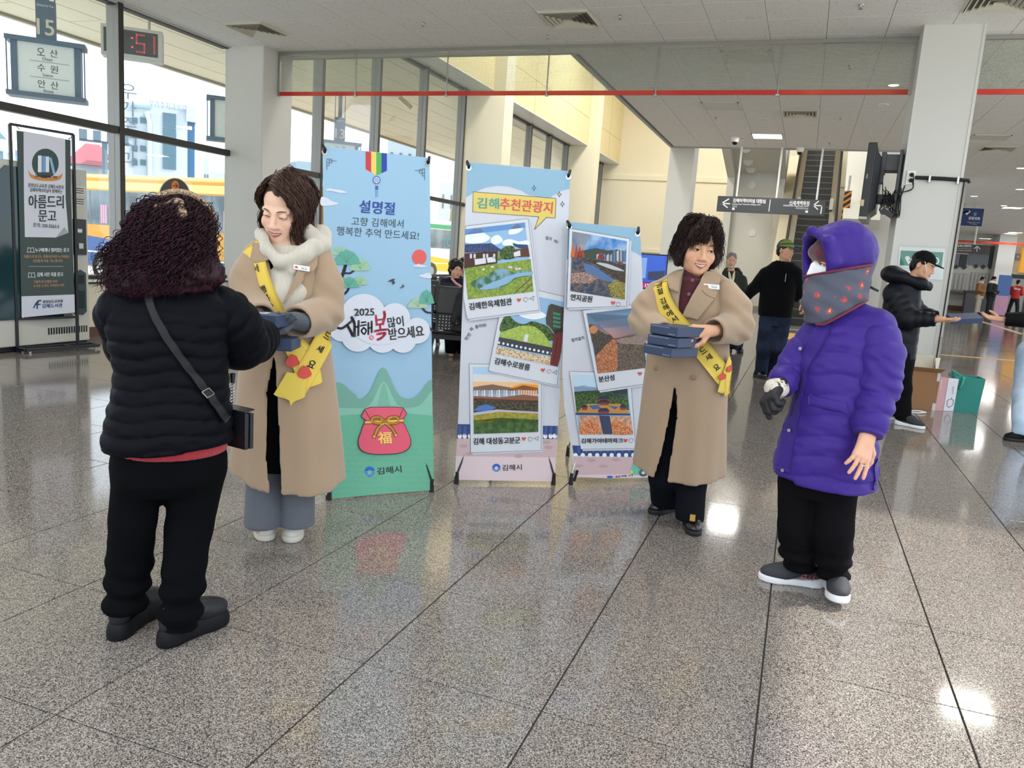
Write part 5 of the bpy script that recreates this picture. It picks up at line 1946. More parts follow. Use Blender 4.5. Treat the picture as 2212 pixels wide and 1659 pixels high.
pr.poly([(988.6, 916), (1203.8, 920), (1202.4, 948), (986.5, 948)], '34487c').up()
for i in range(19):
 x = 989 + i * 11.6
 pr.poly([(x + 2, 920), (x + 7, 920), (x + 6, 940), (x + 1, 940)], '475d95')
 pr.ell((min(max(x + 3, 993), 1198), 942), 4.6, 5.4, 'e6eaf0')
pr.poly([(986.8, 947), (1202.3, 948.5), (1198, 1040), (983, 1036)], 'c8b0b3').up().poly([(984.6, 985), (1200.4, 988), (1198, 1040), (983, 1036)], 'd9c6ca').up()
for c in ((1001, 963), (1014, 980), (1185, 966), (1120, 985), (1180, 955)):
 pr.ell(c, 9, 4, 'b89fa3')
pr.ell((1072, 1010), 9, 8.6, '2767b8').up().ell((1072, 1011), 3.8, 4, 'd9c6ca').text('김해시', (1085, 1016.5), (1127, 1015), 12.5, '2f3338', 0.022).up()
for q in range(3):
 pr.line([(1062, 1011 + q * 2.6), (1082, 1011 + q * 2.6)], 0.8, '9fbcdd')
keep(tag(pr.obj('printed_background'), kind='stuff'), r)
N_GR = nm('grass', '6f8a3a', '93a545', 70)
N_TR = nm('trees', '23391f', '55703c', 90)
N_ST = nm('stones', 'd9c8ad', 'a68660', 90, 0.45, 0.6)
N_WA = nm('water', '3f6a45', '7fa2b8', 25)
# photo 3 (lowest) first, then 2, then 1 on top
pr.k = 8
polaroid(pr, [(1013.4, 785.7), (1169.5, 789), (1168, 972.3), (1016.4, 977.8)], [(1021.4, 792.3), (1162, 795), (1162, 932.5), (1023.2, 936.9)])
pr.up().poly([(1021.4, 792.3), (1162, 795), (1162, 812), (1021.6, 808)], 'a9c9e2').poly([(1021.6, 808), (1162, 812), (1162, 826), (1021.8, 824)], 'd6d6d8').poly([(1021.8, 824), (1162, 826), (1162, 842), (1022, 842)], 'e9bd8d')
pr.up().poly([(1110, 834), (1125, 829), (1162, 832), (1162, 848), (1090, 846)], 'e8942f').poly([(1022, 836), (1040, 833), (1063, 830), (1085, 834), (1110, 838), (1130, 832), (1162, 838), (1162, 850), (1022, 850)], '7a6258')
pr.up()
rg = random.Random(3)
for i in range(26):
 x = 1023 + i * 5.3
 h = rg.uniform(8, 15)
 pr.poly([(x, 842 + rg.uniform(0, 3)), (x + 4, 842), (x + 4, 842 + h + 4), (x, 842 + h + 4)], ('b9c3cf', 'd5d8de', '93a3b4', 'e0b89a')[i % 3 if x < 1120 else 3])
pr.up().poly([(1022.2, 855), (1080, 858), (1130, 852), (1162, 856), (1162, 868), (1022.3, 864)], '8a5a43').poly([(1022.3, 860), (1162, 865), (1162, 890), (1022.6, 892)], nm('dusk_wood', '2f2e28', '57503c', 80))
pr.up().poly([(1022.5, 886), (1035, 876), (1052, 873), (1071, 880), (1060, 886), (1040, 888)], '4c74b8').poly([(1022.8, 891), (1075, 884), (1100, 886), (1162, 889), (1162, 894), (1090, 890), (1022.8, 897)], 'b9b4bd')
pr.up().poly([(1022.8, 897), (1080, 889), (1162, 893), (1162, 912), (1022.9, 912)], nm('lit_grass', '7c8a35', 'b0973c', 50)).poly([(1022.9, 908), (1080, 902), (1162, 906), (1162, 932.5), (1023.2, 936.9)], nm('dark_grass', '35502a', '4f6e38', 30))
pr.up().text('김해 대성동고분군', (1022.4, 960), (1123, 957), 14, '26262a', 0.03)
icons(pr, (1130.8, 947.4), (1144.9, 948), (1157.6, 946.8))
keep(pr.obj('printed_photo'), r)
pr.k += 1
edge = lambda y: 1232 + (y - 370) * (1198 - 1232) / 670 - 0.5
polaroid(pr, clip_right([(1086, 640), (1091, 611), (1217.4, 640.5), (1217, 660), (1214, 730), (1202.8, 832), (1054.6, 801)], edge), clip_right([(1093, 660), (1098, 628), (1240, 652), (1225, 700), (1203.8, 791.9), (1070.5, 763.4)], edge))
pr.up().poly(blob([(1120, 680), (1150, 668), (1180, 682), (1150, 690)], 5), 'e7edf3')
pr.up().poly(blob([(1085, 690), (1097, 680), (1112, 694), (1130, 700), (1148, 694), (1165, 698), (1185, 708), (1196, 735), (1140, 730), (1082, 718)], 5), N_TR)
pr.up().poly([(1078, 730), (1080, 718), (1100, 711), (1120, 704), (1139, 702.8), (1156, 706), (1175, 722), (1192, 748), (1192, 756)], nm('mound', '8fa84a', 'a9bd5c', 60))
pr.up().poly([(1133, 722), (1141, 722), (1138, 739), (1130, 737)], 'd5d6d4')
pr.poly([(1077.5, 728), (1100, 732), (1193, 751), (1190, 768), (1130, 757), (1074, 744)], '3d3f46').up()
for i in range(13):
 pr.ell((1077 + i * 9.5, 740 + i * 1.95), 2.6, 2.8, 'dcdcdc')
pr.poly([(1073, 747), (1130, 760), (1189, 771), (1186, 788), (1070.5, 763.4)], N_ST)
pr.up().poly([(1196, 712), (1215, 706), (1211, 760), (1203.8, 791.9), (1187, 788)], '6d2f2c').poly([(1178, 686), (1184, 660), (1190, 656), (1216.5, 664), (1214, 715), (1198, 722), (1186, 706), (1179, 700)], nm('eaves', '2e4a40', '5a4034', 90)).up()
for q in range(4):
 pr.poly([(1194, 674 + q * 9), (1210, 677 + q * 9), (1209, 682 + q * 9), (1193, 679 + q * 9)], '3f8a72')
pr.line([(1203, 730), (1194, 785)], 1.2, '3c1a1a')
pr.up().text('김해수로왕릉', (1066.5, 785.5), (1142, 800.5), 14, '26262a', 0.03)
icons(pr, (1171.5, 799), (1184.8, 802), (1197, 804))
keep(pr.obj('printed_photo'), r)
pr.k += 1
ledge = lambda P_: [(max(x, 1009 - (y - 350) * 0.033 + 0.5), y) for x, y in P_]
polaroid(pr, ledge([(990, 489), (1139.5, 473), (1162.9, 669.8), (1008.7, 689.4), (1000, 640)]), ledge([(990, 497), (1132.8, 481), (1150.8, 630), (1009.8, 647), (990, 560)]))
L_ = ledge
pr.up().poly(L_([(1000, 495.5), (1132.8, 481), (1134, 492), (1000, 508)]), '5f8fc8')
for P_ in ([(1003, 510), (1030, 492), (1047, 505), (1058, 515), (1040, 525), (1006, 525)], [(1097, 505), (1106, 486), (1120, 485), (1128, 496), (1112, 506)], [(1060, 515), (1075, 508), (1085, 520), (1072, 528), (1062, 526)], [(1085, 522), (1100, 517), (1120, 522), (1138, 520), (1138, 530), (1090, 531)]):
 pr.poly(L_(blob(P_, 5)), 'e5ebf3')
pr.up().poly(L_([(1002, 575), (1070, 570), (1145, 560), (1150.8, 630), (1009.8, 647)]), N_GR)
pr.up().poly(blob([(1078, 545), (1090, 533), (1106, 532), (1113, 545), (1110, 558), (1085, 560)], 5), N_TR).poly(blob([(1072, 562), (1070, 548), (1076, 545), (1083, 560)], 4), nm('shrub', '4b6a39', '7a9655', 90))
pr.up().poly(L_([(1000, 548), (1074, 542), (1073, 569), (1002, 580)]), '4a2f28').poly([(1107, 540), (1140, 536), (1143, 555), (1108, 556)], '5a3a30').up()
pr.poly([(1024, 560), (1048, 558), (1049, 569), (1025, 573)], 'd3d6df').poly([(1050, 557), (1068, 555), (1070, 566), (1052, 568)], 'd3d6df').poly([(1108, 546), (1122, 541), (1123, 553), (1109, 555)], 'd6d6d6')
for x in (1014, 1022, 1042, 1049, 1064):
 pr.poly([(x, 549), (x + 4.5, 548.6), (x + 4.5, 558), (x, 558.6)], 'c9ccd6')
pr.poly(L_([(1002, 528), (1061, 526), (1082, 540), (1082, 543), (1002, 546)]), nm('roof', '2c3a5f', '46557c', 120)).poly([(1106, 525), (1116, 528), (1138, 529), (1140, 537), (1122, 537), (1108, 531)], '36466c')
pr.poly(blob([(1018, 618), (1022, 606), (1052, 596), (1060, 588), (1085, 580), (1108, 588), (1145, 584), (1146, 595), (1118, 600), (1098, 612), (1078, 622), (1045, 627)], 5), N_WA)
pr.up().poly(blob([(1035, 624), (1062, 610), (1085, 602), (1100, 596), (1120, 590), (1144, 588), (1145, 594), (1112, 600), (1092, 614), (1055, 625)], 5), '86aecb')
for q in range(9):
 c = (1035 + rg.random() * 95, 576 + rg.random() * 8)
 pr.ell(c, 3.2, 2.2, 'cfd3d6')
pr.line([(1110, 633), (1147, 600)], 2.2, '6b5747').line([(1128, 632), (1148, 612)], 2, '6b5747')
pr.up().text('김해한옥체험관', (1013.5, 670), (1105, 658), 15, '26262a', 0.03)
icons(pr, (1119.5, 648), (1134, 647), (1146.9, 644.7))
keep(pr.obj('printed_photo'), r)
# --- banner three -------------------------------------------------
O3 = [(1226, 479), (1300, 486), (1380, 493), (1384, 520), (1392, 700), (1403, 900), (1410, 1031), (1320, 1033), (1242, 1030), (1236, 985), (1229, 935), (1219, 880), (1215, 800), (1217, 700), (1222, 600)]
r, pr, a, b, n, nh, upv, P = banner('tourism_banner', (1233, 1047), (1408, 1040), math.radians(2), O3, M_B2, 'shorter white banner with instant photos, half hidden behind the person holding three boxes')
xframe(r, [P[0], P[2], P[6], P[8]], n, nh, [a, onz(1226, 985), b], M_STEEL)
pr.up().poly([(1226, 479), (1380, 493), (1384, 520), (1385, 553), (1372, 545), (1357, 540), (1340, 545), (1224, 560)], '8bb0c8')
pr.poly([(1224, 562), (1357, 540), (1357, 570), (1224, 590)], 'dde1ea').up()
pr.text('찰칵찰칵', (1235, 739), (1263, 733), 7.5, INKD, 0.01)
pr.poly([(1236, 962), (1404, 969), (1406, 988), (1239.5, 984)], '34487c').up()
for i in range(11):
 x = 1243 + i * 15.6
 pr.poly([(x + 4, 965), (x + 9, 965), (x + 10, 978), (x + 5, 978)], '475d95')
 pr.ell((x, 983), 4.6, 4.6, 'e6eaf0')
pr.poly([(1240, 986), (1406.5, 989), (1410, 1031), (1320, 1033), (1242, 1030)], 'c9aeb2').up().poly([(1242, 1026), (1409, 1023), (1410, 1031), (1320, 1033), (1242.3, 1030)], 'd9c6ca')
for c in ((1277, 994), (1330, 993), (1303, 1007), (1250, 1006)):
 pr.ell(c, 10, 3.6, 'b89fa3')
pr.up().poly([(1365, 1001), (1372, 1000), (1409, 1004), (1409.5, 1024), (1362, 1026), (1362, 1016)], '6db5a5').ell((1389, 1021), 10, 8, '4a4c52').up().ell((1389, 1021), 4, 3.4, 'c9ccd0').ell((1364, 1019), 2.6, 3.4, 'e4cf62')
pr.ell((1317, 1030), 7, 2.6, '2767b8').text('김해시', (1328, 1031.5), (1366, 1028.5), 4, '2f3338', 0.03)
keep(tag(pr.obj('printed_background'), kind='stuff'), r)
pr.k = 8
polaroid(pr, [(1229.4, 802), (1361, 806), (1372, 968), (1254, 969.9)], [(1236.3, 809), (1352, 815), (1367, 938.6), (1250, 938)])
pr.up().poly([(1236.3, 809), (1352, 815), (1354, 838), (1239, 835)], 'b9d2e6').poly([(1239, 836), (1260, 832), (1290, 838), (1355, 840), (1356, 860), (1240.5, 850)], '7f97b8').poly([(1239.5, 846), (1354, 838), (1358, 885), (1245, 895)], N_TR)
pr.up().poly([(1245, 892), (1262, 872), (1340, 872), (1361, 893)], 'c08a45').poly([(1243, 891), (1360, 893), (1360, 897), (1243, 896)], '2b4a78').poly([(1250, 897), (1361, 899), (1367, 938.6), (1250, 938)], nm('plaza', 'd3a98c', 'b1806a', 40))
pr.up()
for (x, y, w_) in ((1303, 862, 15), (1303, 870, 13), (1303, 888, 14), (1262, 880, 7), (1344, 880, 7)):
 pr.poly([(x - w_, y), (x - w_ * 0.5, y - 7), (x + w_ * 0.5, y - 7), (x + w_, y)], '26384f').poly([(x - w_ * 0.8, y), (x + w_ * 0.8, y), (x + w_ * 0.8, y + 5), (x - w_ * 0.8, y + 5)], '8a4038')
pr.poly([(1270, 876), (1290, 874), (1298, 882), (1280, 884)], '3d64a0').poly([(1312, 876), (1335, 878), (1328, 884)], '3d64a0')
pr.up()
N_AU = nm('autumn', 'b5533a', 'd9a06a', 100)
for P_ in ([(1253, 937), (1252, 925), (1262, 912), (1275, 906), (1290, 915), (1296, 930), (1280, 937)], [(1318, 937), (1316, 918), (1330, 906), (1345, 914), (1360, 924), (1364, 937)]):
 pr.poly(blob(P_, 5), N_AU)
pr.up().poly([(1293, 897), (1316, 898), (1322, 937), (1302, 937)], '3b4560')
pr.text('김해가야테마파크', (1254.5, 957), (1344, 956), 10.5, '26262a', 0.03)
icons(pr, (1350, 951), (1362, 951))
keep(pr.obj('printed_photo'), r)
pr.k += 1
ED = lambda y: 1380 + (y - 493) * 0.0565 - 1
polaroid(pr, clip_right([(1257, 670.6), (1400, 656), (1412, 828), (1290.3, 843.9)], ED), clip_right([(1265, 676.9), (1390, 663), (1396, 794), (1289.9, 806.6)], ED))
S = lambda t: [(1265 + 25 * t, 676.9 + 129.7 * t), (ED(663 + 131 * t), 663 + 131 * t)]
for t0, t1, c in ((0, 0.15, '7386a2'), (0.15, 0.28, 'a39db0'), (0.28, 0.4, 'd0a6a8'), (0.4, 0.5, 'd99a94')):
 q, w_ = S(t0), S(t1)
 pr.poly([q[0], q[1], w_[1], w_[0]], c)
pr.up().poly([(1277, 727), (1300, 735), (1340, 728), (1384, 717), (1396, 794), (1289.9, 806.6)], nm('dry_slope', '4c4238', '6f6350', 70))
pr.up().poly([(1316, 735), (1392, 722), (1395, 745), (1340, 742)], nm('city_haze', '7a6a66', 'a08a82', 160))
pr.poly([(1270, 702), (1278, 700), (1296, 716), (1320, 728), (1334, 740), (1280, 745)], nm('ridge', '3e3a2c', '5c5840', 90)).up()
pr.poly(blob([(1271, 712), (1278, 703), (1290, 710), (1283, 720), (1273, 718)], 4), 'c0805c')
pr.poly([(1280, 728), (1318, 723), (1330, 740), (1336, 760), (1331, 800), (1289.9, 806.6)], nm('lit_wall', 'c8875f', '8a5238', 110)).up()
pr.poly([(1279, 726), (1316, 722), (1324, 730), (1308, 744), (1284, 770)], nm('wall_walk', '5b5049', '3f3935', 120))
pr.poly([(1332, 742), (1345, 745), (1394, 785), (1395.5, 794), (1332, 801)], nm('scree', '4a3f3a', '786a60', 130))
pr.up().text('분산성', (1292.5, 825.5), (1326, 820.5), 12.5, '26262a', 0.03)
icons(pr, (1380.5, 806.6), None)
keep(pr.obj('printed_photo'), r)
pr.k += 1
polaroid(pr, [(1227.9, 493.5), (1358, 516), (1351, 661), (1222, 665.4)], [(1234, 499.8), (1351.7, 521), (1346.8, 647), (1229.8, 628.3)])
pr.up().poly([(1234, 499.8), (1351.7, 521), (1351, 545), (1233, 545)], nm('sunset_sky', '3d78bd', '9dbbd8', 10, 0.4, 0.65)).poly([(1234, 499.8), (1275, 507), (1255, 545), (1233, 545)], nm('warm_cloud', 'c9bcb4', '9fb2c8', 12))
pr.up().poly([(1233, 548), (1262, 540), (1285, 536), (1310, 541), (1330, 539), (1350, 543), (1349.5, 566), (1232, 562)], '3f4a42')
pr.up()
for i in range(9):
 x = 1286 + i * 7.2
 pr.poly([(x, 540 + (8 if i < 5 else 0) + rg.uniform(0, 5)), (x + 5, 540 + (8 if i < 5 else 0)), (x + 5, 566), (x, 566)], ('b4b7be', '8f9db4', '5b76a3')[i % 3])
for i, x in enumerate((1235, 1243, 1250, 1256)):
 pr.poly([(x - 5, 556), (x, 521 + i * 5), (x + 5, 556)], ('c06a3a', 'a34632', '8f3b2e', '9c4a34')[i])
pr.poly(blob([(1288, 560), (1292, 548), (1298, 546), (1303, 560)], 4), '9a3730').poly(blob([(1324, 569), (1332, 563), (1342, 566), (1340, 572)], 4), '9a3730')
pr.up().poly([(1232.5, 555), (1290, 560), (1349.5, 570), (1346.8, 647), (1229.8, 628.3)], nm('pond', '33445e', '6b5f58', 45, 0.42, 0.6))
pr.up().poly([(1250, 558), (1290, 562), (1349, 574), (1348, 612), (1318, 596), (1285, 572)], nm('bank', '2f2e26', '5b4c3a', 110)).poly([(1258, 568), (1280, 574), (1318, 600), (1340, 612), (1300, 606), (1262, 590)], '56719c')
pr.up().poly(blob([(1285, 568), (1310, 570), (1346, 585), (1320, 582)], 4), 'b9bac6').poly([(1231.5, 590), (1262, 588), (1290, 600), (1270, 612), (1231, 612)], nm('petals', '4b5068', 'c59b7c', 150)).poly([(1310, 616), (1325, 604), (1347.5, 612), (1346.8, 647), (1318, 642)], nm('lily', '4a5230', 'b0a04e', 150))
pr.up().text('연지공원', (1229.5, 648), (1275.5, 653), 13.5, '26262a', 0.03)
icons(pr, (1321.6, 654), (1332.5, 657))
keep(pr.obj('printed_photo'), r)
# ------------------------------------------------------------------ things standing in the hall
# notice stand in front of the vending machine
lo_, ro_ = onz(38, 761), onz(168, 752)
SD = (ro_ - lo_) / np.linalg.norm(ro_ - lo_)
SN = np.array([SD[1], -SD[0], 0])
if SN @ (CAMP - lo_) < 0:
 SN = -SN
st = empty('notice_stand', (lo_ + ro_) / 2, label='black tube frame stand holding a dark green library notice by the window', cat='notice stand')
pr = Print(lo_, SN, 0.0008)
tl, tr = pr.pt((22, 267), 0), pr.pt((156, 291), 0)
bar_l, bar_r = pr.pt((40, 690), 0), pr.pt((166, 684), 0)
zt = (tl[2] + tr[2]) / 2
W_ = np.linalg.norm(ro_ - lo_)
m = MB().use(M_BLACK)
T_l, T_r = lo_ + [0, 0, zt], ro_ + [0, 0, zt]
for p, q in ((lo_, T_l), (ro_, T_r), (T_l, T_r)):
 m.bar(p, q, 0.026, 0.026, SN)
zb = (bar_l[2] + bar_r[2]) / 2
m.bar(lo_ + [0, 0, zb], ro_ + [0, 0, zb], 0.024, 0.024, SN)
keep(m.obj('tube_frame'), st)
m = MB().use(M_BLACK)
f0, f1 = onz(72, 767), onz(203, 751)
f2, f3 = f1 - (f1 - ro_) * 1.4, f0 - (f0 - lo_) * 1.0
zz = np.array([0, 0, 0.04])
for p, q in ((lo_ - SD * 0.0, ro_ + SD * 0.15), (lo_ + SN * 0.16, ro_ + SD * 0.15 + SN * 0.16), (lo_, lo_ + SN * 0.16), (ro_ + SD * 0.15, ro_ + SD * 0.15 + SN * 0.16), (lo_ + SD * W_ * 0.75, lo_ + SD * W_ * 0.75 + SN * 0.16)):
 m.bar(p + zz, q + zz, 0.035, 0.03)
keep(m.obj('base_frame'), st)
for p in (lo_ + SN * 0.15 + SD * 0.05, ro_ + SD * 0.12 + SN * 0.15, lo_ + SD * 0.05, ro_ + SD * 0.12):
 m = MB().use(M_STEEL)
 m.cyl(p, p + [0, 0, 0.026], 0.016, 10)
 keep(m.obj('levelling_foot'), st)
O = [(35, 279), (36, 282), (90, 290), (152, 303), (152, 420), (161, 675), (46, 686), (42, 500)]
m = MB().use(mat('notice_green', '3c4b49', 0.55))
m.prism([pr.pt(p, 8) for p in O], -SN * 0.002)
keep(m.obj('notice_sheet'), st)
pr.k = 9
pr.poly([(50, 283), (140, 300), (141, 430), (147, 502), (120, 513), (53, 512), (51, 430)], 'd2d4dd').poly([(45.5, 640), (160, 636), (161, 675), (46, 686)], 'd2d4dd').up()
pr.poly([(147, 503), (120, 513), (138, 490)], 'a4a7a9')
pr.ell((97, 353), 29, 32, '3f534f', n=30).up()
for i, (x, c, w_) in enumerate(((81, 'e4e8ee', 8), (90, '7a9fd0', 8), (98, 'e4e8ee', 7))):
 pr.poly([(x, 336 + i), (x + w_, 336 + i), (x + w_, 372), (x, 372)], c)
pr.poly([(105, 341), (110, 340), (119, 375), (114, 377)], '8fb6e0')
pr.poly(blob([(60, 362), (66, 376), (97, 385), (128, 379), (134, 372), (128, 388), (97, 391), (66, 384)], 4), 'cf8a4c').up().text('김해 시민의 작은 책방', (74, 383), (122, 386), 6, '4a3020', 0.02)
D_ = '3a4347'
pr.text('경상남도교육청 김해도서관과', (59, 404), (136, 409), 9, D_, 0.01).text('김해여객터미널이 함께하는', (63, 414), (133, 418), 8.5, D_, 0.01)
pr.text('아름드리', (61, 450), (136, 450), 29, D_, 0.022).text('문고', (82, 478), (120, 478.5), 24, D_, 0.022).text('문의: 320-5563-5', (70, 490), (126, 494), 9.5, D_, 0.01)
TN = 'c49a78'
for (x, y) in ((58, 545), (60, 599)):
 pr.line([(x, y), (x + 1, y - 10), (x + 7, y - 9), (x + 13, y - 10), (x + 15, y), (x + 7, y - 1), (x, y)], 1.2, 'd9dcdc').line([(x + 7, y - 9), (x + 7, y - 1)], 1.0, 'd9dcdc')
pr.text('누구에게나 열려있는 문고', (75, 544.5), (148, 544), 9, 'dfe2e2', 0.025).text('아름드리 문고는 김해시민이면 누구에게나', (51, 557.5), (149, 557.5), 7, TN, 0.01).text('자유롭게 이용 가능 합니다!', (70, 567), (134, 566.5), 7, TN, 0.01)
for i in range(22):
 pr.line([(62 + i * 3.4, 575.5), (63.2 + i * 3.4, 575.5)], 1.0, 'dfe2e2')
pr.text('김해 시민 자율 문고', (79, 597.5), (135, 596.5), 9, 'dfe2e2', 0.025).text('그림책 및 단행본 비치', (71, 612), (122, 611), 6.5, TN, 0.01).text('도서관 소식지, 지역정보 비치', (71, 621), (137, 619), 6.5, TN, 0.01)
pr.line([(72, 664), (77, 655), (82, 650)], 3, '2c4f78').line([(79, 666), (81, 650), (87, 649)], 3, '2c4f78').line([(78, 658), (86, 657)], 2.4, '2c4f78')
pr.text('경상남도교육청', (91, 655), (134, 653), 6.5, D_, 0.03).text('김해도서관', (90, 665.5), (134, 663.5), 9, '2f5d8f', 0.03)
keep(pr.obj('notice_print'), st)
for p in ((41, 280), (148, 300), (48, 684), (157, 676)):
 m = MB().use(M_CHROME)
 q = pr.pt(p, 14)
 m.disc(q, SN, 0.012, 12)
 m.use(M_BLACK).tube([q, q + (SD * (-0.03 if p[0] < 100 else 0.03)) + [0, 0, 0.03 if p[1] < 400 else -0.02]], 0.004, 5)
 keep(m.obj('eyelet_tie'), st)
# vending machine
vb = onz(187, 752)
VXF = -7.80
vt = onx(166, 366, VXF)[2]
vm = empty('vending_machine', (VXF, 6.98, 0), label='beige vending machine with a dark display window behind the library notice stand', cat='vending machine')
M_VM = mat('machine_beige', 'c9c8bd', 0.45, bump=0.02)
m = MB().use(M_VM)
m.box((-0.56, -1.35, 0.06), (0, 0, vt))
m.use(M_BLACK).box((-0.54, -1.33, 0), (-0.02, -0.02, 0.06))
m.obj('cabinet', parent=vm, bevel=0.012)
m = MB().use(mat('display_glass', '1d3a40', 0.08))
m.prism([(0.004, y, z) for y, z in ((-1.12, 0.35), (-0.24, 0.35), (-0.24, vt - 0.06), (-1.0, vt - 0.06), (-1.12, vt - 0.18))], (0.012, 0, 0))
m.obj('display_window', parent=vm)
m = MB().use(M_STEEL)
m.box((0.0, -1.29, 0.85), (0.035, -1.2, 1.22))
m.use(M_BLACK).cyl((0.035, -1.245, 0.9), (0.04, -1.245, 0.9), 0.02, 12)
m.obj('door_handle', parent=vm)
m = MB().use(mat('coin_panel', '33373a', 0.4))
m.box((0, -0.2, 1.05), (0.02, -0.04, 1.45))
m.use(M_STEEL).box((0.02, -0.16, 1.3), (0.026, -0.1, 1.34))
m.box((0.02, -0.15, 1.12), (0.03, -0.09, 1.18))
m.obj('coin_panel', parent=vm)
m = MB()
for i, (z, h_) in enumerate(((vt - 0.28, 0.1), (vt - 0.40, 0.07))):
 m.use(flat('dadad2')).box((0.001, -0.22, z), (0.004, -0.03, z + h_))
 for q in range(3):
  m.use(flat('4a4a48')).box((0.004, -0.2, z + 0.02 + q * 0.024), (0.0055, -0.05, z + 0.03 + q * 0.024))
m.obj('price_labels', parent=vm)
m = MB().use(mat('hatch_green', '3a4c49', 0.4))
m.prism([(0.002, y, z) for y, z in ((-0.6, 0.48), (-0.1, 0.36), (-0.05, 0.4), (-0.05, 0.84), (-0.12, 0.88), (-0.2, 0.84), (-0.22, 0.55), (-0.6, 0.55))], (0.014, 0, 0))
m.use(M_BLACK).box((0.016, -0.17, 0.72), (0.02, -0.08, 0.82))
m.use(flat('2a3a38')).box((0.016, -0.19, 0.44), (0.024, -0.08, 0.64))
m.obj('delivery_hatch', parent=vm)
for i in range(16):
 m = MB().use(M_BLACK)
 m.box((0.0, -0.55 + i * 0.033, 0.16), (0.004, -0.533 + i * 0.033, 0.235))
 m.obj('vent_slot', parent=vm)
m = MB().use(M_VM)
m.box((0.0, -1.35, 0.06), (0.02, -1.3, vt))
m.obj('door_edge', parent=vm)
# waiting benches
M_PAD = mat('black_seat_vinyl', '1b1b1e', 0.45)
M_PERF = mat('perforated_black_steel', '232325', 0.4, 0.4)
def bench(x, y, rz, n, label, detail=True):
 r = empty('waiting_bench', (x, y, 0), rz=rz, label=label, cat='bench', group='black waiting benches')
 w = 0.56
 m = MB().use(M_BLACK)
 m.box((0.1, 0.05, 0.30), (n * w - 0.1, 0.13, 0.36))
 m.obj('beam', parent=r)
 for i in range(n):
  x0, x1 = i * w + 0.02, (i + 1) * w - 0.02
  m = MB().use(M_PERF)
  m.prism([(x0, y_, z_) for y_, z_ in ((-0.26, 0.42), (-0.24, 0.40), (0.2, 0.37), (0.2, 0.39), (-0.24, 0.43))], (x1 - x0, 0, 0))
  m.obj('seat', parent=r)
  m = MB().use(M_PERF)
  m.prism([(x0, y_, z_) for y_, z_ in ((0.20, 0.40), (0.225, 0.40), (0.29, 0.62), (0.265, 0.62))], (x1 - x0, 0, 0))
  m.use(flat('e2e2df'))
  if detail:
   for a in range(11):
    for b in range(5):
     t = (b + 0.6) / 6
     c = np.array([x0 + 0.05 + a * (x1 - x0 - 0.1) / 10, 0.20 + 0.065 * t - 0.003, 0.40 + 0.22 * t])
     m.obox(c, (0.007, 0, 0), (0, 0.0015, 0.006), (0, 0.002, 0))
  m.obj('backrest_grille', parent=r)
  m = MB().use(M_PAD)
  m.prism([(x0, y_, z_) for y_, z_ in ((0.24, 0.60), (0.29, 0.60), (0.40, 0.93), (0.37, 0.945), (0.335, 0.93))], (x1 - x0, 0, 0))
  m.obj('backrest_pad', parent=r, bevel=0.015)
 for i in range(n + 1):
  m = MB().use(M_PAD)
  m.tube(spline([(i * w, 0.28, 0.60), (i * w, 0.2, 0.63), (i * w, -0.05, 0.62), (i * w, -0.2, 0.57), (i * w, -0.24, 0.42)], 5), 0.018, 8)
  m.obj('armrest', parent=r, smooth=True)
 for px_ in (0.5, n * w - 0.5):
  m = MB().use(mat('bench_leg_steel', '7b7d80', 0.35, 0.7))
  m.bar((px_, 0.09, 0.33), (px_, -0.30, 0.02), 0.05, 0.06)
  m.bar((px_, 0.09, 0.33), (px_, 0.42, 0.02), 0.05, 0.06)
  m.box((px_ - 0.03, -0.34, 0), (px_ + 0.03, -0.26, 0.02))
  m.box((px_ - 0.03, 0.38, 0), (px_ + 0.03, 0.46, 0.02))
  m.obj('leg', parent=r)
 return r
bench(-4.75, 8.55, 0.30, 3, 'nearest black waiting bench with armrests seen between two banners')
bench(-5.35, 10.05, 0.30, 3, 'second black waiting bench, carrying a person in a navy quilted coat')
bench(-6.2, 11.6, 0.30, 3, 'farthest black waiting bench seen between two banners', False)
gb = empty('green_pouch', (-4.66, 10.12, 0.41), label='small bright green drawstring pouch lying on the second waiting bench', cat='bag')
m = MB().use(mat('pouch_green', '1f9a6e', 0.6))
m.lathe([(0.09, 0), (0.11, 0.06), (0.08, 0.14), (0.03, 0.17), (0.06, 0.2)], 14)
m.obj('pouch', parent=gb, smooth=True)
m = MB().use(mat('pouch_green', '1f9a6e', 0.6))
m.tube(spline([(0.03, 0, 0.17), (0.1, -0.02, 0.27), (0.16, 0, 0.2), (0.07, 0, 0.16)], 5), 0.014, 6)
m.tube(spline([(-0.03, 0, 0.17), (-0.1, -0.02, 0.24), (-0.14, 0, 0.16)], 5), 0.012, 6)
m.obj('drawstring', parent=gb, smooth=True)
jk = empty('black_jacket', (-3.78, 8.66, 0.0), rz=0.30, label='black jacket hung over the backrest of the nearest waiting bench', cat='jacket')
s = Sdf((-0.22, -0.25, 0.36), (0.35, 0.5, 1.02), 0.018)
s.k = 0.05
s.ell((0.06, 0.32, 0.80), (0.2, 0.09, 0.2)).ell((0.08, 0.2, 0.62), (0.16, 0.10, 0.22)).cap((-0.06, 0.22, 0.85), (-0.12, 0.1, 0.55), 0.05, 0.04).ell((0.06, 0.08, 0.46), (0.2, 0.2, 0.05))
s.obj('jacket', mat('black_cloth', '0f0f12', 0.8), jk, disp=lambda V: 0.012 * noise3(V, 9))
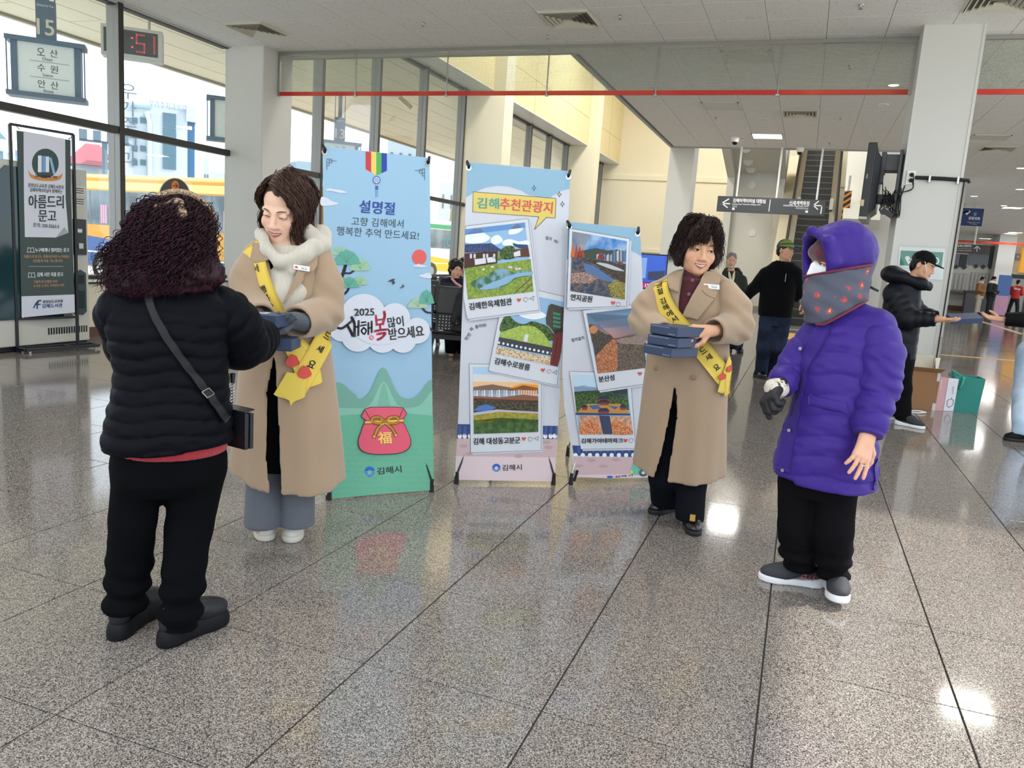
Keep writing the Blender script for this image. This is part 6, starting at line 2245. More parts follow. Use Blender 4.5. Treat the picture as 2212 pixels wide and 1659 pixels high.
# television on a stand beyond the banners
ts = empty('floor_television', (ony(1405, 590, 18.0)[0], 18.0, 0), rz=0.05, label='television showing blue news pictures on a low rack by the far windows', cat='television')
tz0, tz1 = ony(1405, 626, 18)[2], ony(1405, 548, 18)[2]
m = MB().use(M_BLACK).box((-0.5, 0, tz0), (0.36, 0.06, tz1))
m.obj('casing', parent=ts)
m = MB().use(mat('news_screen', '2d4fae', 0.3, emit=1.0))
m.poly([(-0.48, -0.003, tz0 + 0.17), (0.34, -0.003, tz0 + 0.17), (0.34, -0.003, tz1 - 0.03), (-0.48, -0.003, tz1 - 0.03)])
m.use(mat('news_grey', '6f8fc0', 0.3, emit=0.9)).poly([(-0.45, -0.005, tz0 + 0.25), (-0.1, -0.005, tz0 + 0.25), (-0.1, -0.005, tz1 - 0.1), (-0.45, -0.005, tz1 - 0.1)])
m.use(mat('news_dark', '2a3350', 0.3, emit=0.8)).poly([(-0.05, -0.005, tz0 + 0.22), (0.32, -0.005, tz0 + 0.22), (0.32, -0.005, tz0 + 0.45), (-0.05, -0.005, tz0 + 0.4)])
m.use(mat('news_band', '8c2a5a', 0.3, emit=1.0)).poly([(-0.48, -0.004, tz0 + 0.03), (0.34, -0.004, tz0 + 0.03), (0.34, -0.004, tz0 + 0.16), (-0.48, -0.004, tz0 + 0.16)])
letter(m, '구속 후 12시 27분', (-0.44, -0.006, tz0 + 0.05), (0.3, -0.006, tz0 + 0.05), (-0.44, -0.006, tz0 + 0.14), mat('news_white', 'e8e8f0', 0.3, emit=1.0), 0.02)
m.obj('screen', parent=ts)
m = MB().use(mat('rack_grey', '9a9b98', 0.5)).box((-0.45, 0.0, 0.0), (0.3, 0.4, tz0 - 0.1))
m.use(M_WHITE).box((-0.45, -0.02, tz0 - 0.1), (0.3, 0.4, tz0))
for q in range(4):
 m.use(M_BLACK).box((-0.4 + q * 0.17, -0.012, 0.12), (-0.28 + q * 0.17, 0, tz0 - 0.2))
m.obj('rack', parent=ts)
# carton and bags at the foot of the column
M_CARD = mat('corrugated_card', '9c7450', 0.85, bump=0.05, bscale=80)
cb_ = empty('cardboard_box', (1.33, 9.72, 0), rz=0.12, label='tall opened brown cardboard box standing against the column', cat='box')
H = atz = 0.42
for nme, lo, hi in (('front_panel', (-0.22, -0.004, 0), (0.2, 0.0, 0.42)), ('side_panel', (0.196, 0.0, 0), (0.2, 0.12, 0.42)), ('side_panel', (-0.22, 0.0, 0), (-0.216, 0.12, 0.42)), ('back_panel', (-0.22, 0.12, 0), (0.2, 0.124, 0.42)), ('base_panel', (-0.216, 0, 0.001), (0.196, 0.12, 0.006))):
 m = MB().use(M_CARD).box(lo, hi)
 m.obj(nme, parent=cb_)
m = MB().use(M_CARD)
m.prism([(-0.215, 0.0, 0.42), (0.195, 0.0, 0.42), (0.235, -0.05, 0.47), (-0.22, -0.05, 0.47)], (0, 0.003, 0.003))
m.obj('flap', parent=cb_)
m = MB().use(mat('card_inside', 'd6cdb8', 0.85))
m.prism([(-0.21, 0.1, 0.42), (0.14, 0.1, 0.42), (0.14, 0.12, 0.60), (-0.21, 0.12, 0.60)], (0, 0.004, 0))
m.prism([(0.15, 0.02, 0.42), (0.19, 0.1, 0.42), (0.20, 0.1, 0.58), (0.14, 0.06, 0.58)], (0.004, 0, 0))
m.obj('flap', parent=cb_)
m = MB().use(mat('clear_tape', 'd9d4cc', 0.3))
m.box((0.165, -0.006, 0.0), (0.2, -0.0045, 0.08)).box((0.17, -0.006, 0.33), (0.2, -0.0045, 0.42))
m.obj('tape', parent=cb_)
def bag(name, c, w, d, h, rz, m1, label, side=None, flare=0.02):
 r = empty(name, c, rz=rz, label=label, cat='bag')
 m = MB().use(m1)
 b0 = [(-w, -d, 0), (w, -d, 0), (w, d, 0), (-w, d, 0)]
 t0 = [(-w - flare, -d - flare, h), (w + flare, -d - flare * 0.5, h * 0.97), (w + flare, d + flare, h * 0.985), (-w - flare, d + flare, h * 1.01)]
 t1 = [(x * 0.96, y * 0.93, z - 0.0) for x, y, z in t0]
 b1 = [(x * 0.96, y * 0.93, 0.008) for x, y, z in b0]
 m.add(b0 + t0 + t1 + b1, [(0, 3, 2, 1), (0, 1, 5, 4), (1, 2, 6, 5), (2, 3, 7, 6), (3, 0, 4, 7), (4, 5, 9, 8), (5, 6, 10, 9), (6, 7, 11, 10), (7, 4, 8, 11), (8, 9, 13, 12), (9, 10, 14, 13), (10, 11, 15, 14), (11, 8, 12, 15), (12, 13, 14, 15)])
 m.obj('bag_body', parent=r)
 return r
p1 = onz(2036, 889)
pk = bag('paper_bag', (1.59, 9.86, 0), 0.115, 0.07, 0.38, 0.45, mat('bag_pink', 'd3a4a6', 0.7, bump=0.3, bscale=12), 'pink and white paper bag with an outlined bear between the carton and the teal bag', flare=0.004)
m = MB().use(mat('bag_white_side', 'e6e6ea', 0.6, bump=0.3, bscale=12))
m.poly([(0.0, -0.0725, 0.003), (0.117, -0.0725, 0.003), (0.121, -0.0745, 0.366), (0.0, -0.0755, 0.372)])
MAUVE = flat('8d6478')
m.use(MAUVE)
bear = [(0.03, 0.06), (0.03, 0.085), (0.025, 0.10), (0.03, 0.125), (0.05, 0.135), (0.07, 0.14), (0.095, 0.13), (0.1, 0.105), (0.095, 0.07), (0.08, 0.055), (0.05, 0.05)]
for q, w_ in zip(bear, bear[1:] + bear[:1]):
 m.bar((q[0], -0.077, q[1]), (w_[0], -0.077, w_[1]), 0.004, 0.003, (0, 1, 0))
m.bar((0.07, -0.077, 0.14), (0.072, -0.077, 0.158), 0.004, 0.003, (0, 1, 0)).bar((0.06, -0.077, 0.05), (0.058, -0.077, 0.035), 0.004, 0.003, (0, 1, 0))
letter(m, 'SWEETS', (0.06, -0.0775, 0.28), (0.066, -0.0775, 0.19), (0.075, -0.0775, 0.283), MAUVE)
m.obj('side_print', parent=pk)
m = MB().use(flat('e9e4e4'))
m.tube(spline([(-0.08, -0.078, 0.36), (-0.1, -0.1, 0.30), (-0.09, -0.1, 0.24)], 5), 0.004, 5)
m.obj('handle', parent=pk)
M_TEAL = mat('bag_teal', '2f8f82', 0.6, bump=0.15, bscale=10)
tb = bag('shopping_bag', (1.83, 9.98, 0), 0.14, 0.085, 0.40, 0.16, M_TEAL, 'teal green shopping bag with long handles, farthest from the carton')
m = MB().use(mat('handle_teal', '3fa392', 0.6))
A = np.array([[(-0.08 + 0.02 * math.sin(t * 3) - t * 0.05 + w_, -0.1 - 0.02 * math.sin(t * 3), 0.39 + 0.03 * math.sin(t * 6) - 0.13 * t) for w_ in (0, 0.035)] for t in np.linspace(0, 1, 9)])
link('handle', sheet_mesh('handle', A, m.ms[0], 0.003), tb)
m.tube(spline([(-0.1, 0.09, 0.39), (-0.14, 0.05, 0.44), (-0.12, -0.02, 0.42), (-0.08, -0.09, 0.39)], 5), 0.010, 6)
m.obj('handle', parent=tb, smooth=True)
sc = MB().use(mat('white_string', 'e8e6e2', 0.7))
c0 = onz(1985, 893)
sc.tube(spline([c0 + [-0.08, 0.04, 0.012], c0 + [0.0, 0.05, 0.02], c0 + [0.07, 0.05, 0.012], c0 + [0.03, -0.02, 0.016], c0 + [-0.02, -0.06, 0.012], c0 + [-0.1, -0.05, 0.008]], 6), 0.008, 6)
tag(sc.obj('ribbon_scrap', smooth=True), 'scrap of white string lying on the tiles by the carton', 'string')
# ------------------------------------------------------------------ people: shared kit
M_SKIN = mat('skin', 'd9a98c', 0.5, spec=0.4, attr=True)
M_EYE = mat('eye_white', 'e9e4de', 0.2)
M_IRIS = mat('eye_dark', '1f1510', 0.1)
M_TEETH = mat('teeth', 'efe9df', 0.25)
SKIN = np.array(lin('dcae92')[:3])
LIP = np.array(lin('b4605c')[:3])
BLUSH = np.array(lin('d1917c')[:3])
def head(s, o, R, k=1.0, male=False, smile=0.0, lid=0.0):
 """Skull, jaw, nose, lips, ears and neck root, facing local -Y, origin between the eyes' axis and the ears."""
 E = lambda c, r, kk=0.012, op='u', a=None: s.ell(np.array(c) * k, np.array(r) * k, kk * k, op, a)
 C = lambda a, b, ra, rb, kk=0.01, op='u': s.cap(np.array(a) * k, np.array(b) * k, ra * k, rb * k, kk * k, op)
 s.frame(o, R)
 E((0, 0.012, 0.034), (0.073, 0.092, 0.086))
 E((0, -0.018, -0.035), (0.061, 0.070, 0.082), 0.02)
 E((0, -0.036, -0.076), (0.047 if not male else 0.053, 0.047, 0.036), 0.02)
 E((0, -0.068, -0.098), (0.019, 0.016, 0.014), 0.018)
 for q in (-1, 1):
  E((q * 0.040, -0.056, -0.036), (0.024, 0.022, 0.024 + 0.004 * smile), 0.016)
  C((q * 0.014, -0.083, 0.017), (q * 0.046, -0.066, 0.015), 0.008, 0.008, 0.014)
  E((q * 0.031, -0.096, -0.001), (0.018, 0.016, 0.011), 0.012, 's')
  E((q * 0.031, -0.0735 - 0.002 * (lid > 0.88), 0.0), (0.0155, 0.0125, 0.0125), 0.002)          # eyelid mound
  if lid < 0.9:
   E((q * 0.031, -0.092, -0.002 - 0.003 * lid), (0.0135, 0.012, 0.0058 * (1 - lid)), 0.001, 's')
  E((q * 0.0125, -0.090, -0.041), (0.0085, 0.010, 0.007), 0.006)
  E((q * 0.006, -0.0985, -0.047), (0.0035, 0.004, 0.0025), 0.002, 's')
  E((q * 0.074, 0.012, -0.008), (0.009, 0.020, 0.031), 0.006, 'u', (0.2, 0, q * 0.35))
  E((q * 0.081, 0.004, -0.004), (0.005, 0.011, 0.018), 0.004, 's')
 C((0, -0.084, 0.006), (0, -0.103, -0.036), 0.0075, 0.0105, 0.012)
 E((0, -0.101, -0.038), (0.0115, 0.0095, 0.009), 0.006)
 w, u = 0.023 + 0.004 * smile, 0.008 * smile
 for q in (-1, 1):
  for z0, r0 in ((-0.0640, 0.0045), (-0.0735 - 0.003 * smile, 0.0052)):
   C((0, -0.0865, z0), (q * w * 0.8, -0.0775, -0.068 + u * 0.7), r0, 0.0035, 0.006)
  C((q * 0.026, -0.078, -0.050), (q * 0.036, -0.064, -0.070), 0.005, 0.005, 0.014)
 s.frame()
def head_colour(V, o, R, k, col=None, skin=None, lip=LIP, smile=0.0):
 skin = SKIN if skin is None else skin
 L = (V - np.asarray(o, np.float32)) @ R.astype(np.float32) / k
 c = np.tile(skin, (len(V), 1)) if col is None else col
 inh = (np.linalg.norm(L, axis=1) < 0.16)[:, None]
 for q in (-1, 1):
  b = np.exp(-(((L[:, 0] - q * 0.042) / 0.020) ** 2 + ((L[:, 2] + 0.036) / 0.018) ** 2))[:, None] * inh * (L[:, 1] < -0.03)[:, None]
  c = c * (1 - 0.35 * b) + BLUSH * 0.35 * b
 return c
def mouth(body, hc, HR, k, smile=0.0, gap=0.0, col='b0625f'):
 """Lips, mouth line and teeth laid on the face surface as sub-parts of the body."""
 me = body.data
 V = np.empty(len(me.vertices) * 3, np.float32)
 me.vertices.foreach_get('co', V)
 bvh = BVHTree.FromPolygons([Vector(v) for v in V.reshape(-1, 3).tolist()], [tuple(p.vertices) for p in me.polygons])
 d = Vector(HR @ np.array([0, 1.0, 0]))
 w, u, g = 0.0235 + 0.004 * smile, 0.008 * smile, gap
 def surf(x, z, lift):
  q = bvh.ray_cast(Vector(hc + HR @ (np.array([x, -0.2, z]) * k)), d)
  p = np.array(q[0]) if q[0] is not None else hc + HR @ (np.array([x, -0.085, z]) * k)
  return p - np.array(d) * lift * k
 mid = lambda s: -0.0690 + u * s * s
 up = lambda s: mid(s) + g * 0.35 * (1 - s * s)
 dn = lambda s: mid(s) - g * 0.65 * (1 - s * s)
 top = lambda s: up(s) + 0.0062 * (1 - abs(s) ** 1.6) - 0.0014 * math.exp(-(s / 0.16) ** 2)
 bot = lambda s: dn(s) - 0.0082 * (1 - s * s) ** 0.8
 def strip(name, f0, f1, lift, bulge, m, e=1.0):
  A = np.array([[surf(s * w * e, f0(s * e) + (f1(s * e) - f0(s * e)) * t, lift + bulge * math.sin(math.pi * t) * (1 - s * s)) for t in np.linspace(0, 1, 6)] for s in np.linspace(-1, 1, 21)])
  link(name, sheet_mesh(name, A, m, 0.0006), body)
 lm = mat('lip_' + col, col, 0.35, spec=0.45)
 strip('lip', up, top, 0.0008, 0.0016, lm)
 strip('lip', bot, dn, 0.0008, 0.0022, lm)
 strip('mouth_line', lambda s: dn(s) - 0.0006, lambda s: up(s) + 0.0006, 0.0012, 0.0, mat('mouth_dark', '3a1515', 0.6), 0.96)
 if gap > 0.002:
  strip('teeth', lambda s: dn(s) + g * 0.25 * (1 - s * s), lambda s: up(s) - 0.0002, 0.0016, 0.0004, M_TEETH, 0.78)
def face_bits(body, o, R, k, brow='2b1d18', lid=0.0, lash=True, gaze=(0, 0)):
 """Eyes, brows and teeth as sub-parts of the body."""
 o, R = np.asarray(o, float), np.asarray(R, float)
 T = lambda p: o + R @ (np.array(p) * k)
 for q in (-1, 1):
  m = MB().use(M_EYE)
  c = T((q * 0.031, -0.0745, -0.001))
  m.lathe([(0.0118 * k * math.cos(t), 0.0118 * k * math.sin(t)) for t in np.linspace(-1.5, 1.5, 9)], 12, c)
  m.use(M_IRIS)
  f = R @ np.array([gaze[0], -1, gaze[1]])
  f /= np.linalg.norm(f)
  m.disc(c + f * 0.0119 * k, f, 0.0056 * k, 14)
  if lid < 0.88:
   m.obj('eye', parent=body, smooth=True)
  m = MB().use(mat('brow_' + brow, brow, 0.8))
  m.tube([T(p) for p in ((q * 0.013, -0.0905, 0.0165), (q * 0.026, -0.0895, 0.0215), (q * 0.04, -0.080, 0.0205), (q * 0.048, -0.070, 0.016))], [0.0014 * k, 0.0022 * k, 0.0018 * k, 0.0007 * k], 6)
  m.obj('eyebrow', parent=body, smooth=True)
  if lash:
   zl = 0.0035 - 0.008 * lid
   m = MB().use(mat('lash_dark', '1d1412', 0.7))
   m.tube([T(p) for p in ((q * 0.0175, -0.0828, zl - 0.003), (q * 0.025, -0.0872, zl + 0.001), (q * 0.034, -0.0868, zl + 0.001), (q * 0.0455, -0.078, zl - 0.003))], [0.0007 * k, 0.0015 * k, 0.0016 * k, 0.001 * k], 6)
   m.obj('eyelash', parent=body, smooth=True)
def hand(s, w, d, n, side=1, curl=(0.5, 0.5, 0.5, 0.5), k=1.0, thumb=0.5, fat=1.0, spread=0.06, kk=0.006):
 """Palm and five jointed fingers. w wrist, d towards the fingers, n out of the palm side, side: +1 thumb along d x n."""
 w, d, n = (np.asarray(q, float) for q in (w, d, n))
 d = d / np.linalg.norm(d)
 n = n - d * (n @ d)
 n /= np.linalg.norm(n)
 c = np.cross(d, n) * side
 P = lambda a, b, e: w + (d * a + c * b + n * e) * k
 s.frame()
 r = 0.0085 * fat
 s.cap(P(-0.02, 0, 0), P(0.02, 0, 0), 0.026 * k * fat, 0.027 * k * fat, 0.01, fl=(n, 1.3))
 for b0, b1 in ((0.016, 0.030), (0.006, 0.010), (-0.006, -0.010), (-0.016, -0.028)):
  s.cap(P(0.01, b0, 0), P(0.085, b1, 0), 0.0135 * k * fat, 0.0115 * k * fat, 0.012)
 base = ((0.088, 0.030), (0.093, 0.010), (0.089, -0.010), (0.080, -0.028))
 for i, (L, cu) in enumerate(zip((0.072, 0.080, 0.074, 0.058), curl)):
  a = (1.5 - i) * spread
  p = P(base[i][0], base[i][1], 0)
  ang = 0.0
  q = d * math.cos(a) + c * math.sin(a)
  for j, (fr, mul) in enumerate(((0.45, 0.8), (0.31, 1.25), (0.24, 0.8))):
   ang += cu * mul
   v = q * math.cos(ang) + n * math.sin(ang)
   p2 = p + v * L * fr * k
   s.cap(p, p2, (r - 0.0006 * j) * k, (r - 0.0006 * (j + 1)) * k, 0.003 if j else kk)
   p = p2
 p = P(0.022, 0.024, 0.006)
 t0 = d * 0.62 + c * 0.75 + n * 0.25
 t1 = d * 0.9 + c * (0.45 - 0.5 * thumb) + n * (0.2 + 0.7 * thumb)
 t2 = d * 0.95 + c * (0.1 - 0.5 * thumb) + n * (0.25 + 0.6 * thumb)
 for v, L, r0, r1 in ((t0, 0.042, 0.014, 0.0115), (t1, 0.034, 0.0108, 0.0098), (t2, 0.027, 0.0098, 0.0082)):
  p2 = p + v / np.linalg.norm(v) * L * k
  s.cap(p, p2, r0 * k * fat, r1 * k * fat, 0.006)
  p = p2
def shoe(parent, pos, yaw, upper, sole, L=0.26, high=False, lift=0.0, pitch=0.0, laces=None, thick=0.0, name='shoe'):
 """Shoe part with its sole and laces as sub-parts; toe along local -Y."""
 k = L / 0.26
 R = rot(pitch, 0, yaw)
 pos = np.asarray(pos, float) + [0, 0, lift]
 t = thick
 def place(V):
  return (np.asarray(V) @ R.T + pos).astype(np.float32)
 s = Sdf((-0.07, -0.17, -0.0), (0.07, 0.15, 0.26 if high else 0.15), 0.006)
 s.k = 0.02
 s.ell((0, -0.082, 0.038 + t), (0.043, 0.060, 0.034)).ell((0.004, -0.05, 0.045 + t), (0.044, 0.055, 0.04)).cap((0, -0.03, 0.056 + t), (0, 0.055, 0.080 + t), 0.036, 0.036).ell((0, 0.082, 0.055 + t), (0.033, 0.036, 0.055))
 if high:
  s.cap((0, 0.045, 0.08 + t), (0, 0.05, 0.15 + t), 0.043, 0.042)
 s.cut(lambda x, y, z: (0.022 + t - z) + 0 * x + 0 * y)
 V, Q = s.nets()
 V = relax(V, Q)
 o = link(name, mesh_np(name, place(V * k), Q, upper), parent)
 s = Sdf((-0.07, -0.17, -0.012), (0.07, 0.15, 0.09), 0.005)
 s.k = 0.025
 s.ell((0, -0.085, 0.016), (0.047, 0.064, 0.06)).cap((0, -0.06, 0.018), (0, 0.06, 0.018), 0.040, 0.036, fl=((0, 0, 1), 0.6)).ell((0, 0.085, 0.018), (0.038, 0.042, 0.06))
 s.cut(lambda x, y, z: np.maximum(-z, z - 0.030 - t - 0.35 * np.maximum(y - 0.03, 0) * (0 if high else 1) * 0.6 + 0 * x), 0.003)
 V, Q = s.nets()
 link('sole', mesh_np('sole', place(relax(V, Q) * k), Q, sole), o)
 if laces is not None:
  m = MB().use(laces)
  for i in range(4):
   y = -0.055 + 0.022 * i
   z = 0.078 + t + 0.010 * i
   m.tube(place(np.array([(-0.026, y - 0.008, z - 0.012), (0, y, z + 0.008), (0.026, y + 0.008, z - 0.012)]) * k), 0.0032, 5)
  m.obj('lace', parent=o, smooth=True)
 return o
def strands(roots, paths, m, r0=0.0022, wave=0.0, pitch=0.03, n=16, seed=0, sides=4, jit=0.004):
 """Locks of hair: one tube per path (list of control points), curled by a helix of radius wave."""
 rg = np.random.RandomState(seed)
 V, Fq, b = [], [], 0
 a = np.linspace(0, 2 * math.pi, sides, endpoint=False)
 for P in paths:
  C = spline(P, max(3, n // max(1, len(P) - 1)))
  m_ = len(C)
  T = np.gradient(C, axis=0)
  T /= np.linalg.norm(T, axis=1)[:, None] + 1e-9
  x = np.cross(T, np.array([0.3, 0.9, 0.2]))
  x /= np.linalg.norm(x, axis=1)[:, None] + 1e-9
  y = np.cross(T, x)
  Ln = np.concatenate([[0], np.cumsum(np.linalg.norm(np.diff(C, axis=0), axis=1))])
  if wave:
   ph = rg.rand() * 6.28 + Ln / (pitch * rg.uniform(0.8, 1.25)) * 6.28
   amp = wave * np.clip(Ln / 0.05, 0, 1) * rg.uniform(0.5, 1.2)
   C = C + (x * np.cos(ph)[:, None] + y * np.sin(ph)[:, None]) * amp[:, None]
  C = C + rg.normal(0, jit, 3) * np.clip(Ln / 0.06, 0, 1)[:, None]
  t = np.linspace(0, 1, m_)
  r = r0 * rg.uniform(0.7, 1.3) * np.clip(np.minimum(t * 6 + 0.5, (1 - t) * 3 + 0.12), 0, 1)
  ring = C[:, None, :] + r[:, None, None] * (x[:, None, :] * np.cos(a)[None, :, None] + y[:, None, :] * np.sin(a)[None, :, None])
  V.append(ring.reshape(-1, 3))
  i = np.arange(m_ - 1)[:, None] * sides
  j = np.arange(sides)[None, :]
  k = (j + 1) % sides
  Fq.append(np.stack([i + j, i + k, i + sides + k, i + sides + j], -1).reshape(-1, 4) + b)
  b += m_ * sides
 return mesh_np('hair_lock', np.concatenate(V), np.concatenate(Fq), m, True)
def hair_mat(name, a, b, rough=0.45):
 return mat(name, a, rough, spec=0.25, col2=b, cscale=120, clo=0.45, chi=0.75, stretch=(1, 1, 0.2))
def cloth_noise(a=0.004, sc=9, seed=0, b=0.0, sc2=30):
 def f(V):
  d = a * noise3(V, sc, seed)
  return d + b * noise3(V, sc2, seed + 1) if b else d
 return f
def rows(F, L, dv=0.0):
 """Silhouette rows measured on the photograph: (left px, right px, row, depth half-width[, v offset])."""
 out = []
 for r in L:
  v = (r[4] if len(r) > 4 else 0) + dv
  a, b = F.at(r[0], r[2], v), F.at(r[1], r[2], v)
  out.append(((a[2] + b[2]) / 2, (a[0] + b[0]) / 2, v, (b[0] - a[0]) / 2, r[3]))
 return out
def bounds(*P, pad=0.12):
 A = np.array(P)
 return A.min(0) - pad, A.max(0) + pad
def quilt(pitch, amp, ph=0.0, wob=0.01, pw=0.5):
 return lambda th, z: 1 + amp * (np.abs(np.sin(np.pi * (z + wob * np.sin(2 * th + 1.3) + wob * 0.6 * np.sin(5 * th)) / pitch + ph)) ** pw - 0.6)
def rip(pitch, amp, ph=0.0):
 return lambda t: amp * (np.abs(np.sin(np.pi * t / pitch + ph)) ** 0.5 - 0.6)
def carton(name, c, rz, L, W, H, label, group, marks=True):
 r = empty(name, c, rz=rz, label=label, cat='box', group=group)
 m = MB().use(mat('navy_card', '2c3a57', 0.5))
 m.box((-L / 2, -W / 2, 0.0), (L / 2, W / 2, H * 0.96))
 m.obj('tray', parent=r, bevel=0.0015)
 m = MB().use(mat('navy_lid', '33415f', 0.5))
 m.box((-L / 2 - 0.0015, -W / 2 - 0.0015, H * 0.06), (L / 2 + 0.0015, W / 2 + 0.0015, H))
 m.obj('lid', parent=r, bevel=0.0015)
 if marks:
  m = MB()
  W_ = flat('d5d9e2')
  f = -W / 2 - 0.0022
  letter(m, 'GIMHAE WELCOME TO THE CITY OF TOURISM', (-L * 0.46, f, H * 0.82), (L * 0.2, f, H * 0.82), (-L * 0.46, f, H * 0.90), W_)
  letter(m, '김해관광 안내', (L * 0.2, f, H * 0.16), (L * 0.44, f, H * 0.16), (L * 0.2, f, H * 0.26), W_)
  m.obj('lid_print', parent=r)
 return r
def person(name, F, label, **k):
 return empty(name, F.o, rz=F.ang, label=label, cat='person', **k)
def plate(dr, F, quad, parent, lift=0.02, face='eef0f0', emblem='c8553a', text='김해시 홍보'):
 """Flat engraved name plate pinned to a garment (quad in photograph pixels: TL, TR, BR, BL)."""
 u = [np.array(q) for q in uz(F, quad)]
 c2 = sum(u) / 4
 c = dr.hit(c2[0], c2[1], lift)
 ex, ez = (u[1] - u[0] + u[2] - u[3]) / 4, (u[0] - u[3] + u[1] - u[2]) / 4
 X, Z, Y = np.array([ex[0], 0, ex[1]]), np.array([ez[0], 0, ez[1]]), np.array([0, -1.0, 0])
 m = MB().use(M_STEEL)
 m.obox(c, X, Y * 0.0015, Z)
 o = m.obj('name_badge', parent=parent)
 m = MB().use(flat(face))
 m.obox(c + Y * 0.0016, X * 0.96, Y * 0.0006, Z * 0.88)
 m.use(flat(emblem)).poly([c + Y * 0.0024 + X * a + Z * b for a, b in ((-0.85, -0.4), (-0.4, -0.4), (-0.45, 0.2), (-0.62, 0.5), (-0.8, 0.2))])
 letter(m, '경상남도김해시', c + Y * 0.0024 - X * 0.05 + Z * 0.15, c + Y * 0.0024 + X * 0.75 + Z * 0.15, c + Y * 0.0024 - X * 0.05 + Z * 0.5, flat('3a3f55'))
 letter(m, text, c + Y * 0.0024 - X * 0.05 - Z * 0.5, c + Y * 0.0024 + X * 0.7 - Z * 0.5, c + Y * 0.0024 - X * 0.05 - Z * 0.02, flat('3a3f55'), 0.02)
 m.obj('badge_face', parent=parent)
 return o
def uz(F, pts, v=-0.15):
 return [(F.at(*p, v)[0], F.at(*p, v)[2]) for p in pts]
def outside(P, c, r, f=1.03):
 """Push head-local hair points out of the scalp ellipsoid."""
 out = []
 for p in P:
  q = (np.array(p) - c) / r
  n = np.linalg.norm(q)
  out.append(c + q / n * max(n, f) * r)
 return out
# ------------------------------------------------------------------ person in the camel coat and cream hood (handing over a box)
M_CAMEL = mat('camel_wool', 'a0886f', 0.85, sheen=0.35, bump=0.12, bscale=260)
M_CAMEL2 = mat('camel_wool_lining', '9d7d5c', 0.9)
M_SASH = mat('sash_yellow', 'dcbf52', 0.6, spec=0.3, bump=0.04, bscale=40)
M_INK = flat('26251f')
def rib_mat(name, c, sc=90.0):
 m = mat(name, c, 0.85, sheen=0.2)
 N, L = m.node_tree.nodes, m.node_tree.links
 wv = N.new('ShaderNodeTexWave'); wv.inputs['Scale'].default_value = sc; wv.inputs['Distortion'].default_value = 1.0; wv.inputs['Detail'].default_value = 1
 wv.inputs['Detail Scale'].default_value = 0.5
 tc = N.new('ShaderNodeTexCoord'); L.new(tc.outputs['Object'], wv.inputs['Vector'])
 bp = N.new('ShaderNodeBump'); bp.inputs['Strength'].default_value = 0.6; bp.inputs['Distance'].default_value = 0.006
 L.new(wv.outputs['Fac'], bp.inputs['Height']); L.new(bp.outputs[0], N['Principled BSDF'].inputs['Normal'])
 return m
def sash_letters(parent, dr, A, C, text, i0, i1, size, push=0.0035):
 """Characters set one by one along a draped ribbon's centreline."""
 idx = np.linspace(i0, i1, len(text))
 m = MB().use(M_INK)
 for ch, t in zip(text, idx):
  if ch == ' ':
   continue
  V, Fs = glyphs(ch)
  i = int(t)
  j = A.shape[1] // 2
  c = A[i, j]
  du = A[i, -1] - A[i, 0]
  du = du / np.linalg.norm(du)
  dl = A[min(i + 1, len(A) - 1), j] - A[max(i - 1, 0), j]
  dl /= np.linalg.norm(dl)
  if du[0] < 0:
   du = -du
  n = np.cross(du, dl)
  n /= np.linalg.norm(n)
  if n[1] > 0:
   n = -n
  up = -dl if dl[2] < 0 else dl
  for w_ in (-0.03, 0.03):
   m.add([c + n * push + du * size * (a - 0.5 + w_) + up * size * (b - 0.5 + w_ * 0.6) for a, b in V], Fs)
 return m.obj('sash_lettering', parent=parent)
F1 = Frame(-2.17, 2.98)
at = F1.at
W1 = person('person', F1, 'person in a long camel coat, cream hood and yellow sash handing over a navy box')
hc = at(614, 452, 0.0) + [0, -0.005, 0]
HR = rot(0.36, 0.10, -0.42)
HK = 1.17
shr, shl = at(688, 556), at(556, 552)
elr, wrr = at(700, 676, -0.06), at(640, 697, -0.29)
ell_, wrl = at(536, 650, -0.08), at(562, 690, -0.27)
s = Sdf((-0.32, -0.5, 0.0), (0.36, 0.2, 1.72), 0.014, ([(hc[0] - 0.1, hc[0] + 0.1, 0.0032)], [(hc[1] - 0.14, hc[1] + 0.12, 0.0032)], [(hc[2] - 0.14, hc[2] + 0.13, 0.0032)]))
s.k = 0.03
nk = at(614, 540, 0.02)
s.loft([(0.75, 0, 0, 0.12, 0.08), (1.0, 0, 0, 0.11, 0.08), (1.3, nk[0], 0.01, 0.13, 0.08), (1.38, nk[0], 0.02, 0.07, 0.06)])
for p in ((shl, ell_, wrl), (shr, elr, wrr)):
 s.chain(p, [0.045, 0.04, 0.03])
for x in (-0.085, 0.08):
 s.chain([(x, 0, 0.8), (x, 0, 0.45), (x, 0.02, 0.06)], [0.07, 0.05, 0.04])
head(s, hc, HR, HK, smile=0.5, lid=0.95)
s.cap(hc + HR @ np.array([0, 0.02, -0.07]), nk + [0, 0, -0.04], 0.052, 0.058, 0.03)
body = s.obj('body', M_SKIN, W1, col=lambda V: head_colour(V, hc, HR, HK, skin=np.array(lin('e0b79f')[:3]), smile=0.55))
face_bits(body, hc, HR, HK, '5a3d30', lid=0.9)
mouth(body, hc, HR, HK, 0.9, 0.0035, 'b4525a')
